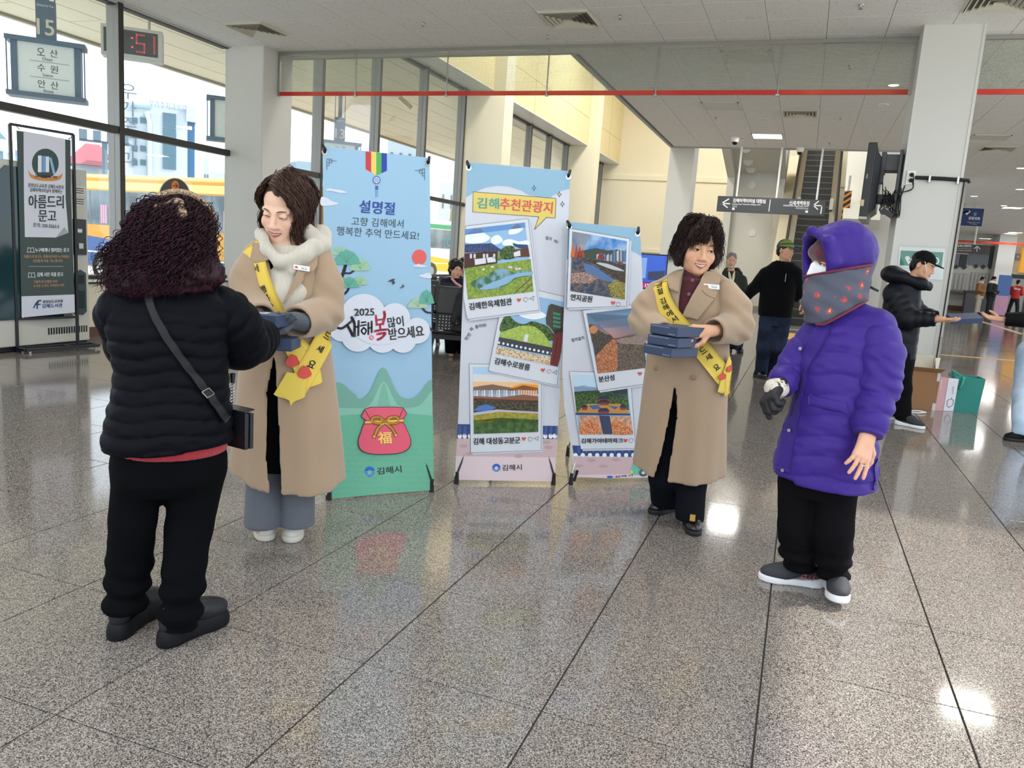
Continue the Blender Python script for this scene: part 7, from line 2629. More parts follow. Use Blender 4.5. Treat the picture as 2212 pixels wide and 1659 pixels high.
# sweater, long dark top, trousers
s = Sdf((-0.3, -0.2, 0.3), (0.32, 0.22, 1.42), 0.014)
s.loft(rows(F1, [(545, 690, 560, 0.115), (545, 695, 640, 0.12), (540, 700, 760, 0.125), (535, 705, 850, 0.13), (530, 712, 1010, 0.13)]))
s.obj('long_dark_top', mat('black_knit', '08080b', 0.9, spec=0.1), W1)
M_RIB = rib_mat('cream_rib_knit', 'd9d2c4')
s = Sdf((-0.22, -0.24, 0.98), (0.3, 0.24, 1.58), 0.007)
s.k = 0.03
s.loft([(1.02, 0.005, -0.02, 0.115, 0.142), (1.18, 0.005, -0.02, 0.125, 0.14), (1.32, 0.02, 0.0, 0.11, 0.11), (1.37, 0.02, 0.01, 0.085, 0.09)])
ring = [at(566, 512, -0.03), at(578, 540, -0.105), at(606, 566, -0.13), at(655, 552, -0.12), at(692, 528, -0.02), at(694, 508, 0.06), at(655, 500, 0.13), at(600, 497, 0.12), at(566, 505, 0.05), at(566, 512, -0.03)]
s.chain(ring, [0.026, 0.028, 0.03, 0.036, 0.04, 0.042, 0.042, 0.04, 0.03, 0.026], 0.02)
s.cap(at(662, 498, 0.0), at(697, 527, -0.03), 0.036, 0.032, 0.02)
s.cap(at(676, 528, -0.10), at(630, 585, -0.13), 0.026, 0.022, 0.02)
s.obj('ribbed_hood_sweater', M_RIB, W1, disp=cloth_noise(0.006, 14, 2))
M_GREYT = mat('grey_trouser_cloth', '5c6068', 0.85, bump=0.1, bscale=200, sheen=0.2)
s = Sdf((-0.25, -0.2, 0.03), (0.27, 0.2, 0.9), 0.009)
s.k = 0.012
for t, hb in ((at(572, 960), at(569, 1128, -0.02)), (at(645, 960), at(643, 1140, -0.03))):
 kn = (t + hb) / 2
 s.chain([t + [0, 0, 0.3], t, kn, hb], [0.085, 0.078, 0.076, 0.083], fl=((0, 1, 0), 0.95))
s.cut(lambda x, y, z: (0.080 - z) + 0 * x + 0 * y)
s.obj('trousers', M_GREYT, W1, disp=cloth_noise(0.006, 8, 4))
M_SNK, M_SNS = mat('sneaker_white_mesh', 'd9d5cd', 0.6, bump=0.2, bscale=90), mat('sneaker_sole', 'cfc8ba', 0.6)
for p, yw in (((568, 1157), 0.12), ((636, 1160), -0.10)):
 c = at(*p, -0.05)
 g = F1.loc(onz(p[0], p[1] + 4))
 shoe(W1, (g[0], g[1] + 0.09, 0), yw, M_SNK, M_SNS, 0.27, laces=M_WHITE)
# coat
TOR = [(552, 684, 536, 0.085), (540, 700, 556, 0.118), (532, 706, 600, 0.14), (526, 708, 660, 0.15), (520, 716, 760, 0.16), (510, 727, 860, 0.175), (500, 738, 960, 0.19), (494, 744, 1040, 0.205), (490, 747, 1100, 0.21)]
TR1 = rows(F1, TOR)
gap = sorted([(at(*p, -0.17)[2], at(*p, -0.17)[0], at(*q, -0.17)[0]) for p, q in (((592, 768), (594, 768)), ((576, 850), (599, 850)), ((578, 1000), (603, 1000)), ((583, 1050), (606, 1075)))])
gap = [(-0.1, gap[0][1], gap[0][2])] + gap
chest = sorted([(at(*p, -0.13)[2], at(*p, -0.13)[0], at(*q, -0.13)[0]) for p, q in (((605, 672), (607, 672)), ((592, 620), (628, 620)), ((580, 560), (650, 560)), ((566, 520), (672, 520)))])
def gapfn(tab, y0):
 A = np.array(tab)
 def fn(x, y, z):
  l = np.interp(z.ravel(), A[:, 0], A[:, 1]).reshape(z.shape).astype(np.float32)
  r = np.interp(z.ravel(), A[:, 0], A[:, 2]).reshape(z.shape).astype(np.float32)
  d = np.maximum(l - x, x - r)
  d = np.maximum(d, z - np.float32(A[-1, 0]) if tab is gap else np.float32(A[0, 0]) - z)
  return np.maximum(d, y - np.float32(y0))
 return fn
pleat = lambda th, z: 1 + 0.028 * np.sin(6 * th + 1.0 + 1.5 * z) * np.clip((1.0 - z) * 1.4, 0, 1) + 0.02 * np.sin(11 * th + 2) * np.clip((0.9 - z) * 1.4, 0, 1)
s = Sdf((-0.34, -0.30, 0.16), (0.36, 0.30, 1.46), 0.0085)
s.k = 0.03
s.loft(TR1, fold=pleat)
s.cap(shl + [0.02, 0.01, -0.01], at(640, 545, 0.03), 0.085, 0.085, 0.03).cap(at(600, 545, 0.03), shr + [-0.02, 0.01, -0.01], 0.085, 0.085, 0.03)
torso_only = s.nets()
D1 = Drape(VQ=torso_only)
s.loft([(z, cx, cy, rx - 0.014, ry - 0.014) for z, cx, cy, rx, ry in TR1 if z < 0.9] + [(0.92, 0.01, 0, 0.17, 0.14)], 0.006, 's', fold=pleat)
s.cut(lambda x, y, z: (0.330 + 0.30 * np.minimum(y + 0.02, 0) - 0.12 * x * (y < 0) - z) , 0.004)
s.apply((-0.2, -0.4, 0.1), (0.2, 0.0, 0.9), gapfn(gap, 0.0), 0.008, 's')
s.apply((-0.2, -0.4, 1.0), (0.2, 0.05, 1.5), gapfn(chest, 0.02), 0.008, 's')
s.cap(at(614, 540, 0.02) - [0, 0, 0.05], at(614, 520, 0.02) + [0, 0, 0.2], 0.068, 0.085, 0.01, 's')
coat = s.obj('coat', M_CAMEL, W1, disp=cloth_noise(0.004, 7, 3))
# sleeves
for nm_, (a, b, c), r_ in (('sleeve', (shr + [-0.01, 0.0, -0.01], elr, wrr), (0.078, 0.084, 0.072)), ('sleeve', (shl + [0.01, 0, -0.01], ell_, wrl), (0.075, 0.078, 0.07))):
 lo, hi = bounds(a, b, c, pad=0.12)
 s = Sdf(lo, hi, 0.0075)
 s.k = 0.03
 m_ = (a + b) / 2 + np.array([0.018 * (1 if a[0] > 0 else -1), 0.0, 0.0])
 s.chain([a, m_, b, c], [r_[0], r_[1], r_[1], r_[2]])
 d = (c - b) / np.linalg.norm(c - b)
 s.cap(c - d * 0.04, c + d * 0.12, r_[2] - 0.014, r_[2] - 0.010, 0.005, 's')
 s.apply(c - 0.2, c + 0.2, (lambda c, d: lambda x, y, z: -((x - c[0]) * d[0] + (y - c[1]) * d[1] + (z - c[2]) * d[2]))(c.astype(np.float32), d.astype(np.float32)), 0.006, 's')
 def fold(V, a=a, b=b, c=c):
  t = np.linalg.norm(V - b, axis=1)
  return 0.006 * np.sin(V[:, 2] * 70 + V[:, 0] * 60) * np.exp(-(t / 0.13) ** 2) + 0.005 * noise3(V, 10, 6)
 s.obj(nm_, M_CAMEL, W1, disp=fold)
drape_poly(D1, 'collar', uz(F1, [(556, 505), (548, 530), (540, 572), (566, 568), (589, 560), (575, 520), (566, 500)]), M_CAMEL, coat, 0.012, 0.009, curl=lambda u, z: np.array([0, -0.006, 0]))
drape_poly(D1, 'lapel', uz(F1, [(668, 522), (690, 530), (684, 575), (672, 590), (652, 582), (655, 604), (612, 655), (640, 590), (652, 552)]), M_CAMEL, coat, 0.012, 0.009, curl=lambda u, z: np.array([0, -0.006, 0]))
# sash: over the shoulder, across the chest, knotted tails at the hip
HW = 0.046
A, C, _, _ = ribbon(D1, uz(F1, [(556, 500), (548, 540), (556, 590), (577, 645), (604, 700), (640, 750), (668, 780)]), [HW] * 7, 0.018)
A = smooth_rows(A, 3)
sash = link('sash', sheet_mesh('sash', A, M_SASH, 0.002), W1)
n_ = len(A)
sash_letters(sash, D1, A, C, '서 행복한 추억', n_ * 0.31, n_ * 0.74, 0.033)
A2, C2, _, _ = ribbon(D1, uz(F1, [(722, 640), (712, 705), (690, 750), (662, 800), (640, 836)]), [HW * 0.95] * 5, 0.022)
A2 = smooth_rows(A2, 3)
sash_b = link('sash_tail', sheet_mesh('sash_tail', A2, M_SASH, 0.002), sash)
sash_letters(sash, D1, A2, C2, '만드세요', len(A2) * 0.24, len(A2) * 0.66, 0.034)
drape_poly(D1, 'sash_tail', uz(F1, [(620, 800), (663, 812), (656, 860), (645, 845), (628, 873), (620, 845), (590, 853)]), M_SASH, sash, 0.026, 0.002)
drape_poly(D1, 'sash_tail', uz(F1, [(612, 745), (650, 745), (690, 800), (694, 831), (672, 815), (655, 850), (640, 810)]), M_SASH, sash, 0.019, 0.002)
for c in ((655, 800), (631, 775)):
 drape_poly(D1, 'printed_bag_mark', uz(F1, blob([(c[0] - 14, c[1] + 6), (c[0] - 8, c[1] - 6), (c[0] - 6, c[1] - 12), (c[0] + 9, c[1] - 10), (c[0] + 10, c[1] - 3), (c[0] + 15, c[1] + 8), (c[0] + 4, c[1] + 16), (c[0] - 9, c[1] + 14)], 3)), flat('cf4a43'), sash, 0.030, 0.001, 0.006)
# badge
plate(D1, F1, [(631.5, 572), (667.5, 578), (666.5, 588.5), (631, 583)], coat, 0.03)
s = Sdf(*bounds(wrr, wrr + [-0.14, 0.02, 0], pad=0.09), 0.005)
s.k = 0.012
M_GLV = mat('charcoal_glove', '4b525b', 0.9, bump=0.2, bscale=220, sheen=0.2)
gd = np.array([-0.98, -0.08, 0.02])
hand(s, wrr + [0.0, -0.012, 0.012], gd, (0.15, 0.35, -0.9), 1, (0.75, 0.7, 0.7, 0.75), 1.12, 0.15, 1.15, spread=0.1)
s.cap(wrr + [0.03, 0.012, 0.0], wrr + [-0.005, -0.01, 0.01], 0.037, 0.036, 0.01)
s.obj('glove', M_GLV, W1)
s = Sdf(*bounds(wrl, wrl + [0.1, -0.1, 0], pad=0.09), 0.006)
hand(s, wrl, (0.6, -0.7, 0.0), (0.3, 0.2, 0.9), -1, (0.3, 0.3, 0.3, 0.3), 1.1, 0.2, 1.15)
s.obj('glove', M_GLV, W1)
# hair: cap plus swept locks and a loose tail
MH1 = hair_mat('brown_hair', '33211b', '5f4236')
s = Sdf(hc - 0.2, hc + 0.22, 0.006)
s.frame(hc, HR)
s.ell(np.array((0.004, 0.024, 0.040)) * HK, np.array((0.085, 0.099, 0.094)) * HK, 0.01)
s.ell(np.array((0.0, 0.07, -0.03)) * HK, np.array((0.07, 0.05, 0.075)) * HK, 0.03)
s.ell(np.array((0.0, -0.085, -0.045)) * HK, np.array((0.066, 0.085, 0.085)) * HK, 0.012, 's')
s.ell(np.array((-0.028, -0.105, 0.03)) * HK, np.array((0.045, 0.05, 0.045)) * HK, 0.012, 's')
s.frame()
hair = s.obj('hair', MH1, W1, disp=lambda V: 0.003 * noise3(V * np.array([1, 1, 0.4]), 60, 1))
rg = np.random.RandomState(11)
TP = lambda p: hc + HR @ (np.array(p) * HK)
CC, CR = np.array((0.004, 0.024, 0.040)), np.array((0.085, 0.099, 0.094))
PA = []
U = rg.uniform
def lock(P, f=1.03):
 PA.append([TP(p) for p in outside(P, CC, CR, f)])
for i in range(520):          # fringe and crown swept from the parting to the subject's left
 t = rg.rand()
 y0 = -0.055 + 0.15 * t
 out, zb = 0.002 + 0.012 * rg.rand(), -0.03 - 0.085 * rg.rand()
 x0 = -0.04 + 0.015 * rg.rand()
 lock([(x0, y0, 0.118 - 2.5 * (y0 - 0.01) ** 2), (0.012, -0.084 + 0.16 * t, 0.104), (0.055 + out, -0.080 + 0.15 * t, 0.056), (0.078 + out, -0.058 + 0.12 * t, 0.0), (0.070 + out, -0.05 + 0.11 * t, zb)], U(1.015, 1.07))
for i in range(330):          # other side, tucked back
 t, out = rg.rand(), 0.003 + 0.01 * rg.rand()
 lock([(-0.035, -0.05 + 0.13 * t, 0.117), (-0.064, -0.060 + 0.13 * t, 0.082), (-0.083 - out, -0.035 + 0.10 * t, 0.03), (-0.078 - out, 0.02 + 0.06 * t, -0.03), (-0.03, 0.09, -0.07 - 0.03 * rg.rand())], U(1.015, 1.06))
for i in range(260):          # crown to the nape
 a = U(-1.2, 1.2)
 lock([(0.03 * a, 0.02 + 0.02 * rg.rand(), 0.128), (0.06 * a, 0.085, 0.10), (0.08 * a, 0.118, 0.03), (0.05 * a, 0.115, -0.04), (0.01 * a, 0.105, -0.085)])
for i in range(40):           # wisps by the cheek and along the neck
 q = rg.rand()
 lock([(-0.07, -0.02, 0.02), (-0.082, -0.035, -0.04), (-0.07 - 0.02 * q, -0.02, -0.10), (-0.06 - 0.05 * q, 0.0, -0.15), (-0.075 - 0.03 * q, -0.01, -0.19 - 0.03 * q)])
 lock([(0.06, -0.06, 0.06), (0.078, -0.066, 0.0), (0.075 - 0.02 * q, -0.062, -0.06), (0.07 + 0.02 * q, -0.05, -0.12 - 0.03 * q)])
tag(link('hair_locks', strands(None, PA, MH1, 0.0016, 0.003, 0.08, 26, 3, 3, 0.006), hair), kind='stuff')
carton('gift_box', F1.wld(at(562, 702, -0.36) + [0, 0, 0.0]), F1.ang - 0.42, 0.20, 0.15, 0.05, 'navy box with a white label being passed between two people', 'navy gift boxes', False)
top = [o for o in COL.objects if o.name.startswith('gift_box')][-1]
m = MB().use(flat('e9e9ee'))
m.box((-0.085, -0.03, 0.0502), (0.035, 0.02, 0.051))
letter(m, '김해에서 관광을', (-0.075, -0.003, 0.0515), (0.02, -0.003, 0.0515), (-0.075, 0.012, 0.0515), flat('34406a'), 0.02)
letter(m, 'Gimhae With Discount', (-0.075, -0.02, 0.0515), (0.02, -0.02, 0.0515), (-0.075, -0.009, 0.0515), flat('34406a'), 0.02)
m.obj('lid_label', parent=top)
carton('gift_box', F1.wld(at(592, 752, -0.30)), F1.ang - 0.25, 0.18, 0.15, 0.05, 'navy box held underneath the one being passed over', 'navy gift boxes', False)
# ------------------------------------------------------------------ person in the black quilted jacket, seen from behind
F2 = Frame(-1.97, 2.03)
at = F2.at
BW = person('person', F2, 'person seen from behind, curly burgundy hair with a bow, black quilted jacket')
hc = at(388, 512, 0.02)
HR = rot(0.22, 0, math.pi - 0.45)
HK = 1.02
M_PUFF = mat('black_puffer_nylon', '0b0c12', 0.55, spec=0.06, bump=0.12, bscale=45)
g1, g2 = F2.loc(onz(275, 1360)), F2.loc(onz(395, 1375))
shr, elr, wrr = at(470, 668, 0.0), at(520, 742, 0.10), at(572, 728, 0.36)
shl, ell_, wrl = at(268, 672, 0.0), at(288, 745, 0.2), at(330, 750, 0.38)
s = Sdf((-0.3, -0.3, 0.0), (0.48, 0.5, 1.55), 0.014, ([(wrr[0] - 0.03, wrr[0] + 0.12, 0.004)], [(wrr[1] - 0.05, wrr[1] + 0.14, 0.005)], [(wrr[2] - 0.07, wrr[2] + 0.09, 0.004), (1.25, 1.5, 0.008)]))
s.k = 0.03
s.loft(rows(F2, [(260, 480, 700, 0.09), (270, 470, 800, 0.09), (265, 470, 960, 0.10)]))
nk = at(375, 640, 0.0)
s.cap(nk, hc, 0.055, 0.05)
s.chain([shr, elr, wrr], [0.05, 0.042, 0.03])
s.chain([shl, ell_, wrl], [0.05, 0.042, 0.03])
for t, g in ((at(300, 1000), g1), (at(425, 1000), g2)):
 s.chain([t, g + [0, 0, 0.14]], [0.07, 0.03])
head(s, hc, HR, HK)
hand(s, wrr + [0.0, 0.0, 0.0], (0.15, 0.9, 0.12), (-0.5, 0.1, 0.6), -1, (0.6, 0.6, 0.6, 0.6), 1.0, 0.3, 1.1)
body = s.obj('body', M_SKIN, BW, col=lambda V: head_colour(V, hc, HR, HK))
face_bits(body, hc, HR, HK)
# trousers
M_BLKT = mat('black_trouser_cloth', '06070a', 0.9, spec=0.08, bump=0.08, bscale=120)
s = Sdf((-0.3, -0.3, 0.03), (0.36, 0.34, 0.86), 0.009)
s.k = 0.018
s.loft(rows(F2, [(248, 478, 930, 0.13), (239, 488, 985, 0.15), (240, 480, 1030, 0.14), (262, 458, 1062, 0.10)]), e=2.4)
s.chain([at(300, 1010, 0.0), at(290, 1120, 0.02), at(280, 1220, g1[1]), at(270, 1306, g1[1] - 0.02)], [0.094, 0.074, 0.069, 0.062])
s.chain([at(422, 1010, 0.0), at(406, 1140, 0.0), at(396, 1250, g2[1] - 0.02), at(384, 1372, g2[1] - 0.04)], [0.098, 0.076, 0.067, 0.064])
s.cut(lambda x, y, z: (0.05 - z + 0.045 * (x < 0.0)) + 0 * y)
s.obj('trousers', M_BLKT, BW, disp=lambda V: 0.008 * noise3(V, 7, 3) + 0.010 * np.sin(V[:, 2] * 75 + 3 * noise3(V, 6, 8)) * np.exp(-((V[:, 2] - 0.12) / 0.12) ** 2))
M_BOOT, M_BSOLE = mat('boot_leather', '1f2126', 0.42, spec=0.3, bump=0.15, bscale=120), mat('boot_sole', '0f1013', 0.6, spec=0.2)
for h_, t_ in (((243, 1386), (318, 1330)), ((345, 1400), (455, 1352))):
 a, b = F2.loc(onz(*h_)), F2.loc(onz(*t_))
 d = b - a
 yw = math.atan2(d[0], -d[1])
 c = a + d / np.linalg.norm(d) * 0.125
 shoe(BW, (c[0], c[1], 0), yw, M_BOOT, M_BSOLE, 0.27, True, thick=0.028, name='boot')
# red knit showing under the hem
s = Sdf((-0.3, -0.3, 0.6), (0.36, 0.3, 0.86), 0.009)
s.loft(rows(F2, [(240, 487, 930, 0.165), (235, 491, 955, 0.168), (234, 492, 972, 0.166)], 0.0))
s.obj('red_knit_hem', rib_mat('red_rib_knit', 'a81f2c', 60), BW)
# jacket
JR = rows(F2, [(318, 420, 612, 0.07), (262, 468, 634, 0.105), (236, 490, 660, 0.13), (226, 494, 700, 0.15), (232, 492, 745, 0.155), (243, 493, 790, 0.155), (239, 497, 850, 0.165), (226, 499, 900, 0.175), (217, 500, 945, 0.182), (214, 502, 985, 0.184)])
s = Sdf((-0.32, -0.3, 0.62), (0.4, 0.3, 1.32), 0.0065)
s.k = 0.03
Q = quilt(0.050, 0.060, 0.3, 0.008, 0.4)
s.loft(JR, fold=Q, e=2.3)
s.cap(shl + [0.03, 0, 0], shr - [0.03, 0, 0], 0.085, 0.085, 0.04, rip=None)
s.chain([at(345, 615, 0.05), at(375, 628, -0.02), at(415, 615, 0.05)], [0.05, 0.05, 0.05], 0.02)
D2 = Drape(s)
s.cut(lambda x, y, z: (0.692 + 0.010 * np.sin(9 * x) - z) + 0 * y, 0.006)
jk = s.obj('jacket', M_PUFF, BW, disp=lambda V: 0.0025 * noise3(V * np.array([1, 1, 2.2]), 26, 5) + 0.004 * noise3(V, 8, 3))
for a, b, c in ((shr + [0.005, 0, 0], elr, wrr), (shl, ell_, wrl)):
 lo, hi = bounds(a, b, c, pad=0.13)
 s = Sdf(lo, hi, 0.0065)
 s.k = 0.035
 s.chain([a + [0, 0, 0.0], (a + b) / 2 + np.array([0.012, 0, 0]), b, (b + c) / 2, c], [0.092, 0.088, 0.082, 0.076, 0.060], rip=rip(0.052, 0.017))
 s.obj('sleeve', M_PUFF, BW, disp=lambda V: 0.003 * noise3(V, 22, 7))
# hair: curled mass
MHB = hair_mat('burgundy_hair', '170810', '431a2a', 0.5)
s = Sdf(hc - 0.32, hc + 0.28, 0.009)
s.k = 0.05
T2 = lambda px, py, v=0.0: at(px, py, v)
s.ell(hc + [0, 0.0, 0.03], (0.098, 0.105, 0.10))
s.ell(T2(370, 530, -0.02), (0.118, 0.11, 0.11))
s.ell(T2(352, 590, -0.06), (0.165, 0.085, 0.075))
s.ell(T2(290, 610, -0.05), (0.075, 0.07, 0.05))
s.ell(T2(445, 590, -0.01), (0.05, 0.07, 0.06))
hair = s.obj('hair', MHB, BW, disp=lambda V: 0.010 * noise3(V, 34, 1) + 0.006 * noise3(V, 70, 2))
rg = np.random.RandomState(5)
PA = []
c0 = hc + np.array([0, 0, 0.06])
for i in range(1400):
 a = rg.uniform(-math.pi, math.pi)
 if rg.rand() < 0.6:
  a = -math.pi / 2 + rg.normal(0, 0.9)
 st = rg.uniform(0.15, 1.0)
 top = c0 + np.array([0.085 * math.cos(a) * st, 0.095 * math.sin(a) * st, 0.075 * math.sqrt(1 - 0.85 * st * st)])
 mid = T2(368, 528, -0.02) + np.array([0.122 * math.cos(a), 0.118 * math.sin(a), rg.uniform(-0.02, 0.05)])
 wd = 0.175 if math.cos(a) < 0 else 0.135
 zend = rg.uniform(-0.055, 0.06) + (0.03 if math.cos(a) > 0.3 else 0)
 low = T2(358, 592, -0.05) + np.array([wd * math.cos(a) * rg.uniform(0.85, 1.06), 0.098 * math.sin(a), zend + 0.02])
 end = low + np.array([0.02 * math.cos(a), -0.004, -rg.uniform(0.02, 0.05)])
 k_ = rg.rand()
 PA.append([top, (top + mid) / 2 + np.array([0.016 * math.cos(a), 0.016 * math.sin(a), 0.012]), mid, low, end] if k_ > 0.25 else [top, (top + mid) / 2 + np.array([0.016 * math.cos(a), 0.016 * math.sin(a), 0.012]), mid, (mid + low) / 2])
tag(link('curl', strands(None, PA, MHB, 0.0017, 0.0075, 0.038, 64, 9, 3, 0.011), hair), kind='stuff')
M_BOW = mat('glitter_bow', '6b5340', 0.5, 0.5, col2='d0b79a', cscale=420, clo=0.45, chi=0.6, bump=0.4, bscale=500)
band = [hc + np.array([0.107 * math.cos(t), -0.035 + 0.0 * t, 0.035 + 0.108 * math.sin(t)]) for t in np.linspace(0.25, math.pi - 0.25, 20)]
m = MB().use(M_BOW)
m.tube([p + np.array([0, -0.01, 0]) for p in band], 0.010, 8)
o_ = m.obj('hair_band', parent=BW, smooth=True)
s = Sdf(hc + [-0.1, -0.2, 0.03], hc + [0.1, 0.06, 0.17], 0.004)
s.k = 0.01
kn = at(383, 441, -0.085)
s.ell(kn + [0, 0, 0.006], (0.020, 0.014, 0.012))
s.cap(kn, at(394, 462, -0.125), 0.014, 0.017, fl=((0, 1, 0), 2.2))
s.cap(kn, at(343, 449, -0.075), 0.013, 0.015, fl=((0, 1, 0), 2.0))
s.obj('hair_bow', M_BOW, BW)
# cross-body strap, buckle and little black bag
M_STRAP = mat('strap_black', '0b0c10', 0.5, spec=0.3)
A, C, _, _ = ribbon(D2, uz(F2, [(316, 630), (332, 680), (372, 745), (420, 812), (455, 860), (490, 915)], -0.15), [0.0115] * 6, 0.016, m=60)
A = smooth_rows(A, 4)
bgp = at(512, 926, 0.02)
bag_ = empty('handbag', F2.wld(bgp), rz=F2.ang - 0.95, label='small black handbag with a gold zip hanging on a long strap at the hip', cat='bag')
bag_.scale = (0.84, 0.84, 0.84)
st_ = link('strap', sheet_mesh('strap', A, M_STRAP, 0.003), bag_)
st_.matrix_parent_inverse = (Matrix.Translation(bag_.location) @ bag_.rotation_euler.to_matrix().to_4x4() @ Matrix.Scale(0.84, 4)).inverted() @ (Matrix.Translation(BW.location) @ BW.rotation_euler.to_matrix().to_4x4())
M_BAG = mat('bag_leather', '1d1d22', 0.3, spec=0.5)
m = MB().use(M_BAG)
m.box((-0.075, -0.022, -0.075), (0.075, -0.004, 0.075)).box((-0.075, 0.004, -0.075), (0.075, 0.022, 0.075))
m.prism([(-0.078, -0.026, 0.085), (0.078, -0.026, 0.085), (0.078, -0.026, -0.02), (0.055, -0.026, -0.04), (-0.055, -0.026, -0.04), (-0.078, -0.026, -0.02)], (0, 0.004, 0))
m.prism([(-0.078, -0.026, 0.08), (0.078, -0.026, 0.08), (0.078, 0.024, 0.088), (-0.078, 0.024, 0.088)], (0, 0, 0.006))
m.obj('bag_body', parent=bag_, bevel=0.004)
m = MB().use(mat('gold_zip', 'cbab62', 0.3, 0.9))
m.box((-0.077, -0.0035, -0.07), (-0.073, 0.0035, 0.07))
m.box((-0.01, -0.029, -0.035), (0.01, -0.026, -0.02))
m.obj('zip', parent=bag_)
m = MB().use(M_CHROME)
for q in range(7):
 m.tube([(-0.03 + 0.006 * math.cos(t), 0.0 + 0.003 * math.sin(t), 0.10 + q * 0.013 + 0.008 * math.sin(t)) for t in np.linspace(0, 6.28, 9)], 0.0018, 5)
m.use(M_BLACK).cyl((-0.03, 0, 0.19), (-0.03, 0, 0.23), 0.008, 8, 0.012)
m.obj('charm_chain', parent=bag_)
i = int(len(A) * 0.74)
m = MB().use(M_CHROME)
c = A[i, 3] + [0, -0.004, 0]
dl = A[i + 1, 3] - A[i - 1, 3]
dl /= np.linalg.norm(dl)
du = A[i, -1] - A[i, 0]
du /= np.linalg.norm(du)
for p, q in ((-1, -1), (1, -1), (1, 1), (-1, 1)):
 pass
cs = [c + du * 0.014 * p + dl * 0.013 * q for p, q in ((-1, -1), (1, -1), (1, 1), (-1, 1), (-1, -1))]
m.tube(cs, 0.002, 6)
bk = m.obj('buckle', smooth=True)
bk.parent = bag_
bk.matrix_parent_inverse = st_.matrix_parent_inverse.copy()
# ------------------------------------------------------------------ person in the camel coat and maroon turtleneck with three boxes
F3 = Frame(-0.53, 4.32)
at = F3.at
W2 = person('person', F3, 'smiling person with dark wavy bob in a camel coat and maroon turtleneck carrying three boxes')
hc = at(1509, 533, 0.0)
HR = rot(0.16, 0.06, 0.30)
HK = 1.2
shl, ell_, wrl = at(1421, 632), at(1393, 695, -0.05), at(1432, 722, -0.22)
shr, elr, wrr = at(1566, 628), at(1590, 706, -0.04), at(1540, 716, -0.235)
s = Sdf((-0.4, -0.5, 0.0), (0.36, 0.2, 1.70), 0.014, ([(hc[0] - 0.1, hc[0] + 0.1, 0.0034), (-0.1, 0.1, 0.0045)], [(hc[1] - 0.14, hc[1] + 0.12, 0.0034), (wrr[1] - 0.1, wrr[1] + 0.05, 0.0045)], [(hc[2] - 0.14, hc[2] + 0.13, 0.0034), (wrr[2] - 0.1, wrr[2] + 0.09, 0.0045)]))
s.k = 0.03
nk = at(1500, 610, 0.03)
s.loft([(0.75, -0.03, 0, 0.12, 0.08), (1.0, -0.04, 0, 0.11, 0.08), (1.26, nk[0], 0.01, 0.12, 0.08), (1.34, nk[0], 0.02, 0.07, 0.06)])
s.chain([shl, ell_, wrl], [0.045, 0.04, 0.03])
s.chain([shr, elr, wrr], [0.045, 0.04, 0.028])
head(s, hc, HR, HK, smile=1.0, lid=0.45)
s.cap(hc + HR @ np.array([0, 0.02, -0.07]), nk + [0, 0, -0.04], 0.054, 0.06, 0.03)
hand(s, wrr + [-0.01, -0.01, 0.004], (-0.93, -0.28, -0.10), (-0.2, 0.75, -0.62), 1, (0.45, 0.5, 0.55, 0.6), 1.02, 0.2, 1.1, spread=0.08)
hand(s, wrl + [0.0, -0.02, -0.02], (0.75, -0.5, -0.1), (0.0, 0.3, 0.95), -1, (0.25, 0.25, 0.25, 0.25), 1.0, 0.2, 1.1)
body = s.obj('body', M_SKIN, W2, col=lambda V: head_colour(V, hc, HR, HK, smile=1.0, skin=np.array(lin('d9a584')[:3])))
face_bits(body, hc, HR, HK, '4a352c', lid=0.5, gaze=(0.25, -0.25))
mouth(body, hc, HR, HK, 1.0, 0.0065, 'b5665e')
m = MB().use(mat('gold_ring', 'd9b24f', 0.2, 1.0))
rp = wrr + [-0.115, -0.045, -0.03]
m.tube([rp + np.array([0.0, 0.0105 * math.cos(t), 0.0105 * math.sin(t)]) for t in np.linspace(0, 6.28, 13)], 0.0022, 5)
m.obj('ring', parent=W2, smooth=True)
# turtleneck
M_MAR = mat('maroon_knit', '4a1722', 0.85, bump=0.15, bscale=150, sheen=0.3)
s = Sdf((-0.3, -0.2, 0.85), (0.3, 0.2, 1.44), 0.009)
s.k = 0.03
s.loft([(0.88, -0.04, 0, 0.12, 0.115), (1.1, -0.04, -0.01, 0.11, 0.125), (1.24, -0.03, 0, 0.12, 0.10), (1.33, nk[0], 0.01, 0.085, 0.08)])
s.cap(nk + [0, 0.0, -0.05], nk + [-0.004, -0.012, 0.045], 0.07, 0.066)
tn = s.obj('turtleneck', M_MAR, W2)
m = MB().use(mat('maroon_button', '6b2f38', 0.3))
for p in ((1496, 605), (1488, 635)):
 c = at(*p, -0.128 + (0.03 if p[1] < 620 else 0))
 m.disc(c, (0, -1, 0.1), 0.009, 12)
m.obj('button', parent=tn)
